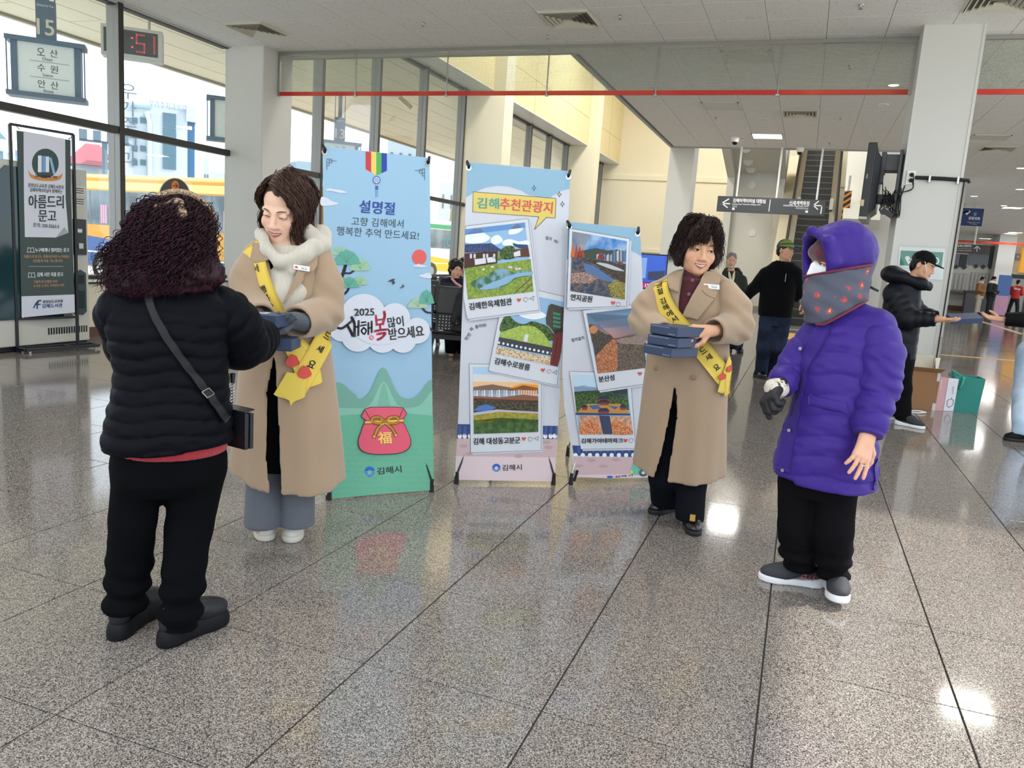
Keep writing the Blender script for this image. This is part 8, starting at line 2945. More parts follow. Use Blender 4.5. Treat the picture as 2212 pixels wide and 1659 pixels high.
# trousers and shoes
M_NAVYT = mat('dark_navy_trousers', '0d0f16', 0.85, spec=0.12)
s = Sdf((-0.3, -0.3, 0.02), (0.3, 0.2, 0.9), 0.010)
s.k = 0.02
gl, gr_ = F3.loc(onz(1432, 1112)), F3.loc(onz(1484, 1150))
s.chain([at(1435, 900), at(1437, 1030, -0.02), at(1441, 1098, gl[1] + 0.08)], [0.10, 0.085, 0.085])
s.chain([at(1500, 900), at(1494, 1040, -0.06), at(1490, 1118, gr_[1] + 0.08)], [0.10, 0.082, 0.078])
s.cut(lambda x, y, z: (0.045 - z) + 0 * x + 0 * y)
s.obj('trousers', M_NAVYT, W2, disp=cloth_noise(0.006, 8, 4))
M_PUMP = mat('black_shoe_leather', '0e0e11', 0.25, spec=0.6)
for g, yw in ((gl, -0.75), (gr_, 0.15)):
 sh = shoe(W2, (g[0] + 0.02, g[1] + 0.08, 0), yw, M_PUMP, M_RUB, 0.245)
m = MB().use(mat('gold_buckle', 'c9a45a', 0.25, 0.9))
c = np.array([gr_[0] + 0.02, gr_[1] - 0.02, 0.088])
m.obox(c, (0.014, 0, 0), (0, 0.004, -0.004), (0, 0.012, 0.014))
m.obj('shoe_buckle', parent=W2)
# coat
TOR = [(1448, 1548, 604, 0.085), (1424, 1566, 622, 0.118), (1412, 1574, 660, 0.14), (1406, 1576, 710, 0.145), (1397, 1577, 770, 0.15), (1388, 1572, 850, 0.165), (1376, 1568, 940, 0.185), (1364, 1565, 1020, 0.20), (1360, 1565, 1070, 0.205)]
TR3 = rows(F3, TOR)
gap = sorted([(at(*p, -0.16)[2], at(*p, -0.16)[0], at(*q, -0.16)[0]) for p, q in (((1457, 838), (1459, 838)), ((1447, 900), (1462, 900)), ((1430, 980), (1450, 980)), ((1414, 1030), (1442, 1030)))])
gap = [(-0.1, gap[0][1] - 0.02, gap[0][2] - 0.01)] + gap
chest = sorted([(at(*p, -0.12)[2], at(*p, -0.12)[0], at(*q, -0.12)[0]) for p, q in (((1468, 688), (1471, 688)), ((1466, 660), (1482, 660)), ((1470, 625), (1504, 625)), ((1474, 596), (1520, 596)))])
s = Sdf((-0.36, -0.30, 0.16), (0.34, 0.30, 1.44), 0.0085)
s.k = 0.03
s.loft(TR3, fold=pleat)
s.cap(shl + [0.02, 0.01, -0.01], at(1470, 615, 0.03), 0.080, 0.08, 0.03).cap(at(1530, 613, 0.03), shr + [-0.02, 0.01, -0.01], 0.08, 0.080, 0.03)
s.chain([at(1462, 604, 0.03), at(1500, 590, 0.085), at(1538, 600, 0.03)], [0.035, 0.035, 0.035], 0.02)
D3 = Drape(s)
s.loft([(z, cx, cy, rx - 0.014, ry - 0.014) for z, cx, cy, rx, ry in TR3 if z < 0.9] + [(0.92, -0.02, 0, 0.17, 0.14)], 0.006, 's', fold=pleat)
s.cut(lambda x, y, z: (0.292 + 0.22 * np.minimum(y + 0.02, 0) - 0.04 * x - z), 0.004)
s.apply((-0.2, -0.4, 0.1), (0.2, 0.0, 0.9), gapfn(gap, 0.0), 0.008, 's')
s.apply((-0.2, -0.4, 1.0), (0.2, 0.05, 1.5), gapfn(chest, 0.02), 0.008, 's')
s.cap(nk - [0, 0, 0.05], nk + [0, -0.02, 0.2], 0.062, 0.085, 0.01, 's')
coat = s.obj('coat', M_CAMEL, W2, disp=cloth_noise(0.004, 7, 13))
for a, b, c, r_ in ((shr + [-0.01, 0.0, -0.01], elr, wrr, (0.078, 0.088, 0.068)), (shl + [0.01, 0, -0.01], ell_, wrl, (0.076, 0.082, 0.068))):
 lo, hi = bounds(a, b, c, pad=0.12)
 s = Sdf(lo, hi, 0.0075)
 s.k = 0.03
 m_ = (a + b) / 2 + np.array([0.022 * (1 if a[0] > 0 else -1), 0.0, 0.0])
 s.chain([a, m_, b, c], [r_[0], r_[1], r_[1], r_[2]])
 d = (c - b) / np.linalg.norm(c - b)
 s.cap(c - d * 0.05, c + d * 0.12, r_[2] - 0.014, r_[2] - 0.010, 0.005, 's')
 s.apply(c - 0.2, c + 0.2, (lambda c, d: lambda x, y, z: -((x - c[0]) * d[0] + (y - c[1]) * d[1] + (z - c[2]) * d[2]))(c.astype(np.float32), d.astype(np.float32)), 0.006, 's')
 def fold(V, b=b):
  t = np.linalg.norm(V - b, axis=1)
  return 0.007 * np.sin(V[:, 2] * 75 + V[:, 0] * 55 + 1) * np.exp(-(t / 0.14) ** 2) + 0.005 * noise3(V, 10, 16)
 s.obj('sleeve', M_CAMEL, W2, disp=fold)
CU = lambda u, z: np.array([0, -0.006, 0])
drape_poly(D3, 'collar', uz(F3, [(1476, 586), (1455, 594), (1440, 604), (1448, 628), (1466, 632), (1470, 606)]), M_CAMEL, coat, 0.012, 0.009, curl=CU)
drape_poly(D3, 'lapel', uz(F3, [(1526, 588), (1545, 592), (1558, 600), (1552, 625), (1544, 645), (1516, 630), (1540, 648), (1506, 690), (1474, 684), (1494, 640)]), M_CAMEL, coat, 0.012, 0.009, curl=CU)
m = MB().use(mat('coat_seam', '7d654c', 0.9))
pts = [D3.hit(*uz(F3, [p])[0], 0.0215) for p in ((1515, 629), (1522, 636), (1530, 641), (1541, 646))]
m.tube(spline(pts, 4), 0.0024, 5)
m.obj('notch_seam', parent=coat)
m = MB().use(mat('horn_button', '8a6f50', 0.35))
for p in ((1417, 797), (1498, 815)):
 c = D3.hit(*uz(F3, [p])[0], 0.004)
 m.lathe([(0.014, -0.002), (0.014, 0.003), (0.009, 0.004)], 14)
 k0 = len(m.v) - 42
 for i in range(k0, len(m.v)):
  x, y, z = m.v[i]
  m.v[i] = (c[0] + x, c[1] - z, c[2] + y)
m.obj('button', parent=coat)
HW = 0.046
A, C, _, _ = ribbon(D3, uz(F3, [(1421, 588), (1424, 625), (1440, 665), (1468, 702), (1500, 735), (1535, 780), (1566, 822)]), [HW] * 7, 0.016)
A = smooth_rows(A, 3)
sash = link('sash', sheet_mesh('sash', A, M_SASH, 0.002), W2)
n_ = len(A)
sash_letters(sash, D3, A, C, '설명절 김해에서', n_ * 0.10, n_ * 0.44, 0.033)
sash_letters(sash, D3, A, C, '만드세요', n_ * 0.665, n_ * 0.865, 0.033)
drape_poly(D3, 'sash_tail', uz(F3, [(1572, 770), (1580, 800), (1575, 860), (1565, 845), (1546, 852), (1556, 815)]), M_SASH, sash, 0.022, 0.002)
for c in ((1556, 815), (1571, 800)):
 drape_poly(D3, 'printed_bag_mark', uz(F3, blob([(c[0] - 7, c[1] + 4), (c[0] - 3, c[1] - 6), (c[0] + 6, c[1] - 6), (c[0] + 8, c[1] + 5), (c[0], c[1] + 8)], 3)), flat('cf4a43'), sash, 0.027, 0.001, 0.006)
plate(D3, F3, [(1517, 615.5), (1552, 619), (1552, 629.5), (1517, 626)], coat, 0.028, text='기획 홍보')
# hair: dark wavy bob with a parted fringe
MH3 = hair_mat('dark_brown_hair', '1a0f0e', '3d2521')
s = Sdf(hc - 0.22, hc + 0.22, 0.006)
s.frame(hc, HR)
s.ell(np.array((0, 0.020, 0.036)) * HK, np.array((0.088, 0.101, 0.092)) * HK, 0.01)
s.ell(np.array((0.0, 0.055, -0.035)) * HK, np.array((0.092, 0.06, 0.08)) * HK, 0.03)
for q in (-1, 1):
 s.ell(np.array((q * 0.078, 0.005, -0.03)) * HK, np.array((0.026, 0.045, 0.07)) * HK, 0.03)
s.ell(np.array((0.0, -0.085, -0.05)) * HK, np.array((0.062, 0.085, 0.085)) * HK, 0.012, 's')
s.ell(np.array((0.02, -0.108, 0.03)) * HK, np.array((0.034, 0.05, 0.045)) * HK, 0.012, 's')
s.frame()
hair = s.obj('hair', MH3, W2, disp=lambda V: 0.005 * noise3(V * np.array([1, 1, 0.6]), 48, 1))
rg = np.random.RandomState(21)
TP = lambda p: hc + HR @ (np.array(p) * HK)
U2 = rg.uniform
PA = []
CC, CR = np.array((0, 0.020, 0.036)), np.array((0.088, 0.101, 0.092))
for i in range(1300):
 a = U2(-math.pi, math.pi)
 ca, sa = math.cos(a), math.sin(a)
 if sa < -0.55 and abs(ca) < 0.82:
  continue
 st = rg.rand()
 zend = -0.073 + U2(-0.035, 0.04) + (0.02 if sa < 0 else 0)
 o = U2(0.96, 1.13)
 P = [(0.03 * st * ca + 0.012, 0.03 * st * sa, 0.127), (0.064 * ca, 0.02 + 0.075 * sa, 0.112), (0.091 * ca, 0.02 + 0.102 * sa, 0.04), (0.097 * ca * o, 0.02 + 0.096 * sa * o, -0.025), (0.105 * ca * o, 0.02 + 0.094 * sa * o, zend)]
 PA.append([TP(p) for p in outside(P, CC, CR, U2(1.01, 1.06))])
for i in range(420):          # fringe: parted slightly to the subject's left, curling on the brow
 t = rg.rand()
 q = -1 if rg.rand() < 0.66 else 1
 x1 = (-0.060 + 0.064 * t) if q < 0 else (0.036 + 0.036 * t)
 zb = (0.024 + 0.02 * rg.rand()) if abs(x1) < 0.045 else (-0.01 * rg.rand())
 P = [(0.014, 0.0, 0.128), (0.012 + 0.35 * (x1 - 0.012), -0.058, 0.116), (0.012 + 0.8 * (x1 - 0.012), -0.088, 0.078), (x1, -0.098 + 0.5 * abs(x1) ** 1.4, 0.045), (x1 + 0.006 * q, -0.092 + 0.6 * abs(x1) ** 1.3, zb)]
 PA.append([TP(p) for p in P])
tag(link('hair_locks', strands(None, PA, MH3, 0.0015, 0.005, 0.06, 34, 4, 3, 0.008), hair), kind='stuff')
# the three boxes
cz = at(1452, 772, -0.37)
base = np.array([-0.09, -0.27, cz[2] + 0.0])
for i, (dx, dz_, ry, lb) in enumerate(((-0.012, 0.0, -0.72, 'lowest navy box of the three carried by the person in the maroon turtleneck'), (0.004, 0.051, -0.64, 'middle navy box of the three carried by the person in the maroon turtleneck'), (0.012, 0.104, -0.76, 'topmost navy box of the three carried by the person in the maroon turtleneck'))):
 p = F3.wld(base + [dx, 0, dz_])
 carton('gift_box', p, F3.ang + ry, 0.19, 0.19, 0.048, lb, 'navy gift boxes')
# ------------------------------------------------------------------ person in the purple hooded coat walking past
F4 = Frame(0.17, 3.55)
at = F4.at
PU = person('person', F4, 'walking person in a purple hooded quilted coat with a flowered grey neck wrap and mask')
M_PUR = mat('purple_nylon', '37217c', 0.5, spec=0.2, sheen=0.05, bump=0.06, bscale=60)
hc = at(1806, 566, 0.01)
HR = rot(0.10, 0.08, -0.98)
HK = 1.04
shr, elr, wrr = at(1890, 712, -0.03), at(1898, 830, -0.09), at(1874, 942, -0.19)
shl, ell_, wrl = at(1752, 745, 0.02), at(1712, 808, -0.02), at(1682, 832, -0.16)
gL, gR = F4.loc(onz(1712, 1265)), F4.loc(onz(1800, 1305))
s = Sdf((-0.4, -0.4, 0.0), (0.4, 0.3, 1.62), 0.014, ([(hc[0] - 0.16, hc[0] + 0.02, 0.004), (wrr[0] - 0.1, wrr[0] + 0.07, 0.004)], [(-0.14, 0.1, 0.004), (wrr[1] - 0.08, wrr[1] + 0.05, 0.004)], [(hc[2] - 0.1, hc[2] + 0.06, 0.004), (wrr[2] - 0.2, wrr[2] + 0.03, 0.004)]))
s.k = 0.03
s.loft([(0.7, 0.0, 0, 0.11, 0.09), (1.0, 0.01, 0, 0.11, 0.09), (1.2, 0.0, 0, 0.1, 0.08), (1.26, -0.01, 0, 0.06, 0.06)])
s.cap((-0.01, 0, 1.2), hc, 0.05, 0.05)
s.chain([shr, elr, wrr], [0.045, 0.04, 0.03])
s.chain([shl, ell_, wrl], [0.045, 0.04, 0.03])
AKL, AKR = at(1738, 1232, gL[1] + 0.03), at(1802, 1252, gR[1] + 0.12)
KNL, KNR = at(1722, 1140, 0.0), at(1800, 1140, -0.05)
for t, kn, g in ((at(1725, 1040), KNL, AKL), (at(1800, 1050), KNR, AKR)):
 s.chain([t, kn, g], [0.06, 0.045, 0.028])
head(s, hc, HR, HK, lid=0.3)
hd = at(1852, 1015, -0.26) - wrr
hand(s, wrr + [0.0, -0.004, -0.0], hd, (-0.45, 0.85, 0.1), 1, (0.10, 0.14, 0.2, 0.28), 1.02, 0.25, 1.12, spread=0.13)
body = s.obj('body', M_SKIN, PU, col=lambda V: head_colour(V, hc, HR, HK, skin=np.array(lin('d8a48a')[:3])))
face_bits(body, hc, HR, HK, '3a2a24', lid=0.3)
m = MB().use(mat('silver_ring', 'd8d4cc', 0.2, 1.0))
d_ = hd / np.linalg.norm(hd)
rp = wrr + d_ * 0.118 + np.array([0.012, -0.01, 0.0])
m.tube([rp + np.array([0.0105 * math.cos(t), 0.0105 * math.sin(t) * 0.9, 0.003 * math.sin(t)]) for t in np.linspace(0, 6.28, 13)], 0.002, 5)
m.obj('ring', parent=PU, smooth=True)
# mask, knit cap
s = Sdf(hc - 0.15, hc + 0.12, 0.005)
s.frame(hc, HR)
s.ell(np.array((0, -0.040, -0.058)) * HK, np.array((0.068, 0.066, 0.06)) * HK, 0.01)
s.ell(np.array((0, 0.03, -0.02)) * HK, np.array((0.085, 0.075, 0.16)) * HK, 0.01, 's')
s.cap(np.array((0, -0.092, -0.008)) * HK, np.array((0, -0.104, -0.045)) * HK, 0.013, 0.018, 0.015)
for q in (-1, 1):
 s.cap(np.array((0, -0.092, -0.014)) * HK, np.array((q * 0.05, -0.066, -0.026)) * HK, 0.010, 0.010, 0.015)
s.frame()
s.obj('face_mask', mat('mask_white', 'eeeef0', 0.8), PU)
s = Sdf(hc - 0.14, hc + 0.17, 0.006)
s.frame(hc, HR)
s.ell(np.array((0, 0.012, 0.046)) * HK, np.array((0.082, 0.103, 0.090)) * HK, 0.01)
s.cap(np.array((-0.06, -0.058, 0.036)) * HK, np.array((0.06, -0.058, 0.036)) * HK, 0.03, 0.03, 0.03)
s.cap(np.array((-0.02, -0.082, 0.038)) * HK, np.array((0.02, -0.082, 0.038)) * HK, 0.022, 0.022, 0.03)
s.frame()
s.obj('knit_cap', mat('maroon_velour', '541b2b', 0.85, sheen=0.4, bump=0.2, bscale=180), PU)
# hood
s = Sdf(hc + [-0.22, -0.24, -0.22], hc + [0.2, 0.22, 0.2], 0.006)
s.k = 0.05
s.frame(hc, HR)
HO = lambda g, k_, op: (s.ell((0, 0.030, 0.042), (0.124 + g, 0.138 + g, 0.126 + g), k_, op), s.ell((0, 0.020, -0.07), (0.112 + g, 0.125 + g, 0.11 + g), k_, op), s.ell((0, -0.060, 0.030), (0.100 + g, 0.078 + g, 0.108 + g), k_, op))
HO(0.0, 0.05, 'u')
s.chain([(0, -0.118, 0.128), (-0.076, -0.092, 0.096), (-0.1, -0.068, 0.01), (-0.085, -0.07, -0.08)], [0.020, 0.02, 0.02, 0.022], 0.014)
s.chain([(0, -0.118, 0.128), (0.076, -0.092, 0.096), (0.1, -0.068, 0.01), (0.085, -0.07, -0.08)], [0.020, 0.02, 0.02, 0.022], 0.014)
s.ell((0, 0.0, 0.03), (0.102, 0.118, 0.108), 0.02, 's')
s.ell((0, -0.12, 0.006), (0.078, 0.11, 0.098), 0.02, 's')
s.frame()
hood = s.obj('hood', M_PUR, PU, disp=lambda V: 0.005 * noise3(V, 14, 3) + 0.002 * noise3(V, 40, 2))
# trousers
M_BT = mat('black_brown_trousers', '0c0a0e', 0.9, spec=0.1, bump=0.06, bscale=90)
s = Sdf((-0.3, -0.36, 0.05), (0.32, 0.36, 0.8), 0.009)
s.k = 0.015
s.loft(rows(F4, [(1690, 1870, 960, 0.13), (1684, 1858, 1040, 0.13), (1690, 1845, 1070, 0.11)]))
s.chain([at(1724, 1040, 0.0), KNL, (KNL + AKL) / 2 + [-0.01, 0, 0], AKL - [0.012, 0, 0]], [0.088, 0.077, 0.073, 0.060])
s.chain([at(1802, 1050, -0.01), KNR, (KNR + AKR) / 2, AKR], [0.090, 0.080, 0.075, 0.064])
s.cut(lambda x, y, z: (0.088 - z) + 0 * x + 0 * y)
s.obj('trousers', M_BT, PU, disp=lambda V: 0.007 * noise3(V, 8, 3) + 0.008 * np.sin(V[:, 2] * 80 + 3 * noise3(V, 6, 8)) * np.exp(-((V[:, 2] - 0.13) / 0.12) ** 2))
M_RUN, M_RUNS = mat('runner_grey_mesh', '33353a', 0.75, bump=0.2, bscale=140), mat('runner_white_sole', 'e2e2e4', 0.55)
a_ = F4.loc(onz(1655, 1262))
sh = shoe(PU, (gL[0] + 0.0, gL[1] + 0.035, 0), -1.36, M_RUN, M_RUNS, 0.275, laces=mat('lace_grey', '4a4b50', 0.8))
m = MB().use(mat('red_stitch', 'b5474a', 0.6))
for i in range(4):
 x = gL[0] + 0.03 + i * 0.016
 m.tube([(x, gL[1] - 0.018 + 0.002 * i, 0.045), (x + 0.008, gL[1] - 0.012, 0.07)], 0.002, 4)
m.obj('side_stitch', parent=sh)
shoe(PU, (gR[0] + 0.002, gR[1] + 0.075, 0), 0.12, M_RUN, M_RUNS, 0.275, laces=mat('lace_grey', '4a4b50', 0.8), pitch=-0.10, lift=0.022)
# coat body
JR4 = rows(F4, [(1776, 1850, 670, 0.06), (1752, 1888, 696, 0.11), (1738, 1906, 730, 0.145), (1728, 1906, 790, 0.16), (1718, 1904, 850, 0.165), (1700, 1901, 910, 0.175), (1676, 1897, 975, 0.185), (1664, 1898, 1035, 0.19), (1660, 1900, 1090, 0.19)])
s = Sdf((-0.32, -0.32, 0.44), (0.34, 0.3, 1.34), 0.0065)
s.k = 0.04
s.loft(JR4, fold=quilt(0.084, 0.062, 0.4, 0.010, 0.35), e=2.2)
s.cap(shl, at(1800, 700, 0.02), 0.08, 0.09).cap(at(1830, 695, 0.02), shr, 0.09, 0.085)
D4 = Drape(s)
s.loft([(z, cx, cy, rx - 0.02, ry - 0.02) for z, cx, cy, rx, ry in JR4 if z < 0.66] + [(0.68, 0, 0, 0.15, 0.14)], 0.01, 's')
s.cut(lambda x, y, z: (0.552 - 0.13 * np.maximum(-y - 0.02, 0) - 0.05 * x + 0.03 * np.sin(5 * x + 1) * (x < -0.1) - z), 0.008)
coat = s.obj('coat', M_PUR, PU, disp=lambda V: 0.003 * noise3(V * np.array([1, 1, 2]), 24, 5) + 0.005 * noise3(V, 7, 3))
for a, b, c, r_ in ((shr, elr, wrr, (0.088, 0.080, 0.062)), (shl, ell_, wrl, (0.078, 0.068, 0.056))):
 lo, hi = bounds(a, b, c, pad=0.13)
 s = Sdf(lo, hi, 0.0065)
 s.k = 0.03
 d = (c - b) / np.linalg.norm(c - b)
 s.chain([a, (a + b) / 2 + [0.008 if a[0] > 0 else -0.008, 0, 0], b, c - d * 0.01], [r_[0], r_[0], r_[1], r_[2]], rip=rip(0.072, 0.014))
 s.apply(c - 0.2, c + 0.2, (lambda c, d: lambda x, y, z: -((x - c[0]) * d[0] + (y - c[1]) * d[1] + (z - c[2]) * d[2]))(c.astype(np.float32), d.astype(np.float32)), 0.008, 's')
 def crease(V, b=b):
  t = np.linalg.norm(V - b, axis=1)
  return 0.005 * np.sin(V[:, 2] * 140 + V[:, 0] * 50 + 4 * noise3(V, 8, 4)) * np.exp(-(t / 0.11) ** 2) + 0.004 * noise3(V, 16, 6)
 s.obj('sleeve', M_PUR, PU, disp=crease)
# zip placket with snaps, pocket flap
pk_ = [(1786, 700), (1752, 760), (1730, 800), (1714, 870), (1704, 940), (1694, 1018)]
A, C, _, _ = ribbon(D4, uz(F4, pk_, -0.16), [0.026] * 6, 0.006, m=50)
pl_ = link('placket', sheet_mesh('placket', smooth_rows(A, 3), M_PUR, 0.010), coat)
m = MB().use(mat('snap_metal', '8f8f96', 0.3, 0.9))
for p in ((1731, 756), (1717, 846), (1708, 932), (1694, 1016)):
 c = D4.hit(*uz(F4, [p], -0.16)[0], 0.016)
 m.tube([c, c + [-0.002, -0.006, 0]], 0.0075, 10)
m.obj('snap', parent=pl_)
drape_poly(D4, 'pocket_flap', uz(F4, [(1748, 852), (1832, 868), (1832, 893), (1747, 878)], -0.16), M_PUR, coat, 0.006, 0.010)
drape_poly(D4, 'vent_flap', uz(F4, [(1884, 1000), (1893, 985), (1899, 1046), (1888, 1040)], -0.02), M_PUR, coat, 0.004, 0.01)
# neck wrap with small flowers
MW = mat('flowered_wrap', '4d505f', 0.85, bump=0.08, bscale=60)
N, L = MW.node_tree.nodes, MW.node_tree.links
vo = N.new('ShaderNodeTexVoronoi'); vo.inputs['Scale'].default_value = 19; vo.inputs['Randomness'].default_value = 0.45
nz = N.new('ShaderNodeTexNoise'); nz.inputs['Scale'].default_value = 70
tc = N.new('ShaderNodeTexCoord')
md = N.new('ShaderNodeVectorMath'); md.operation = 'MULTIPLY_ADD'; md.inputs[1].default_value = (0.024, 0.024, 0.024)
L.new(tc.outputs['Object'], nz.inputs['Vector']); L.new(nz.outputs['Color'], md.inputs[0]); L.new(tc.outputs['Object'], md.inputs[2]); L.new(md.outputs[0], vo.inputs['Vector'])
rp_ = N.new('ShaderNodeValToRGB'); rp_.color_ramp.interpolation = 'CONSTANT'
el = rp_.color_ramp.elements
el[0].position, el[0].color = 0.0, lin('c9a27c')
el[1].position, el[1].color = 0.10, lin('9c4347')
e2 = el.new(0.26); e2.color = lin('4d505f')
L.new(vo.outputs['Distance'], rp_.inputs[0]); L.new(rp_.outputs[0], N['Principled BSDF'].inputs['Base Color'])
s = Sdf((-0.28, -0.26, 1.12), (0.2, 0.22, 1.52), 0.0065)
s.k = 0.03
s.loft([(1.19, -0.085, -0.05, 0.06, 0.08), (1.25, -0.055, -0.02, 0.105, 0.13), (1.32, -0.044, 0.0, 0.132, 0.150), (1.38, -0.045, 0.01, 0.130, 0.150), (1.46, -0.042, 0.015, 0.124, 0.146)])
s.cap(at(1770, 690, -0.10), at(1760, 650, -0.10), 0.03, 0.05, 0.03)
s.loft([(1.33, -0.045, 0.0, 0.108, 0.13), (1.50, -0.045, 0.015, 0.116, 0.138)], 0.008, 's')
s.cut(lambda x, y, z: z - 1.418 - 0.26 * (x + 0.06) + 0 * y, 0.006)
s.cut(lambda x, y, z: (1.225 + 0.72 * np.maximum(x + 0.04, -0.03) - z) + 0 * y, 0.008)
wp = s.obj('neck_wrap', MW, PU, disp=lambda V: 0.004 * noise3(V, 12, 3) + 0.0025 * np.sin(V[:, 2] * 90 + V[:, 0] * 40))
m = MB().use(mat('wrap_piping', '6b2333', 0.8))
V_ = []
for t in np.linspace(math.pi * 0.98, math.pi * 2.1, 30):
 x, y = -0.044 + 0.129 * math.cos(t), 0.012 + 0.149 * math.sin(t)
 V_.append((x, y, 1.418 + 0.26 * (x + 0.06)))
m.tube(V_, 0.005, 6)
V_ = []
for t in np.linspace(math.pi * 1.35, math.pi * 2.05, 22):
 x, y = -0.045 + 0.125 * math.cos(t), 0.0 + 0.148 * math.sin(t)
 V_.append((x, y, 1.225 + 0.72 * max(x + 0.04, -0.03)))
m.tube(V_, 0.0055, 6)
m.obj('wrap_piping', parent=wp, smooth=True)
m = MB().use(mat('wrap_tie', '1b1b20', 0.7))
m.tube(spline([(0.075, 0.0, 1.37), (0.095, -0.02, 1.36), (0.115, -0.01, 1.352)], 5), 0.005, 6)
m.obj('tie', parent=wp, smooth=True)
# gloved fist
s = Sdf(*bounds(wrl, wrl + np.array([-0.06, -0.06, -0.06]), pad=0.11), 0.005)
s.k = 0.012
d = at(1665, 858, -0.22) - wrl
hand(s, wrl - d / np.linalg.norm(d) * 0.01, d, (0.55, -0.1, -0.8), -1, (1.15, 1.15, 1.1, 1.1), 1.2, 0.75, 1.3, spread=0.02)
s.obj('glove', mat('black_glove', '131316', 0.6), PU)
s = Sdf(wrl - 0.12, wrl + 0.12, 0.006)
s.ell(wrl + d / np.linalg.norm(d) * 0.018, (0.05, 0.05, 0.042), 0.01)
s.obj('glove_cuff', mat('spotted_fur', 'cfc6ba', 0.95, col2='4d463f', cscale=70, clo=0.55, chi=0.66), PU, disp=lambda V: 0.003 * noise3(V, 90, 1))
# ------------------------------------------------------------------ people further back
M_BLK = mat('black_fleece', '0a0a0c', 0.95, spec=0.08, sheen=0.1)
M_DEN = mat('dark_denim', '1b2233', 0.85, spec=0.15, col2='2b344a', cscale=5)
def figure(F, label, hc, HR, HK, torso, arms, legs, feet, top, bottom, skin='d2a082', step=0.010, male=True, hands=(), hem=None, q=None, armr=(0.075, 0.066, 0.052), legr=(0.095, 0.075, 0.062), noise=0.006, shoes=None, soles=None, brow='2b211d', lid=0.5, cuff=0.05, topname='jacket', smile=0.2, group=None, e=2.2, face=True, sh=0.075):
 """Clothed figure: one body surface (head, neck, arms, hands, legs) with garment, trouser and shoe parts."""
 P = person('person', F, label)
 if group:
  P['group'] = group
 T = rows(F, torso) if torso[0][0] > 50 else torso
 allp = [hc] + [p for a in arms for p in a] + [p for l in legs for p in l]
 lo, hi = bounds(*allp, pad=0.22)
 lo[2] = 0.0 if legs else lo[2]
 fine = ([(hc[0] - 0.1, hc[0] + 0.1, step * 0.5)], [(hc[1] - 0.13, hc[1] + 0.11, step * 0.5)], [(hc[2] - 0.13, hc[2] + 0.13, step * 0.5)])
 for w, d, n, sd, cu, th in hands:
  for i in range(3):
   fine[i].append((w[i] - 0.13, w[i] + 0.13, step * 0.6))
 s = Sdf(lo, hi, step * 1.6, fine)
 s.k = 0.03
 zt, cx = T[0][0], T[0][1]
 zt = max(r[0] for r in T)
 cx, cy = [(r[1], r[2]) for r in T if r[0] == zt][0]
 nk = np.array([cx, cy + 0.01, zt - 0.02])
 s.loft([(z, x, y, a * 0.72, b * 0.72) for z, x, y, a, b in T])
 s.cap(nk - [0, 0, 0.05], hc + HR @ np.array([0, 0.02, -0.05]), 0.055, 0.05)
 for a in arms:
  s.chain(a, [0.04, 0.036, 0.028][:len(a)])
 for l in legs:
  s.chain(l, [0.06, 0.045, 0.03])
 if face:
  head(s, hc, HR, HK, male=male, lid=lid, smile=smile)
 else:
  s.frame(hc, HR).ell((0, 0.01, 0.03), (0.073 * HK, 0.092 * HK, 0.09 * HK)).ell((0, -0.02, -0.04), (0.06 * HK, 0.07 * HK, 0.08 * HK)).frame()
 for w, d, n, sd, cu, th in hands:
  hand(s, w, d, n, sd, cu, 1.05, th, 1.1)
 sk = np.array(lin(skin)[:3])
 body = s.obj('body', M_SKIN, P, col=lambda V: head_colour(V, hc, HR, HK, skin=sk))
 if face:
  face_bits(body, hc, HR, HK, brow, lid=lid, lash=False)
  mouth(body, hc, HR, HK, smile, 0.0, 'a8645c')
 s = Sdf(*bounds(*[p for l in legs for p in l], *[(r[1], r[2], r[0]) for r in T if r[0] < 1.05], pad=0.2), step)
 s.k = 0.025
 for l in legs:
  s.chain(l, legr)
 hz = hem if hem is not None else min(r[0] for r in T)
 low = [r for r in T if r[0] < hz + 0.25]
 s.loft([(z, x, y, a * 0.9, b * 0.9) for z, x, y, a, b in low] + [(hz - 0.12, low[0][1], low[0][2], low[0][3] * 0.85, low[0][4] * 0.85)])
 if legs:
  s.cut(lambda x, y, z: (cuff - z) + 0 * x + 0 * y)
  s.obj('trousers', bottom, P, disp=cloth_noise(noise, 9, 5))
 lo, hi = bounds(*[p for a in arms for p in a], *[(r[1] + sgn * r[3], r[2] + sgn * r[4], r[0]) for r in T for sgn in (-1, 1)], pad=0.14)
 s = Sdf(lo, hi, step)
 s.k = 0.035
 s.loft(T, fold=q, e=e)
 for a in arms:
  s.cap(a[0], np.array([cx, cy + 0.01, zt - 0.05]), sh, sh)
 if hem is not None:
  s.cut(lambda x, y, z: (hem - z) + 0 * x + 0 * y)
 for a in arms:
  r_ = list(armr)[:len(a)]
  s.chain(a, r_, 0.03, rip=rip(0.07, 0.010) if q else None)
 s.cap(nk - [0, 0, 0.0], nk + (hc - nk) * 0.9, 0.062, 0.062, 0.01, 's')
 for a in arms:
  d = (a[-1] - a[-2]) / np.linalg.norm(a[-1] - a[-2])
  c = a[-1].astype(np.float32)
  s.cap(a[-1] + d * 0.005, a[-1] + d * 0.16, r_[-1] + 0.012, r_[-1] + 0.012, 0.004, 's')
 s.obj(topname, top, P, disp=cloth_noise(noise, 9, 3))
 for (p, yw) in feet:
  shoe(P, p, yw, shoes or M_PUMP, soles or M_RUB, 0.27)
 return P, body
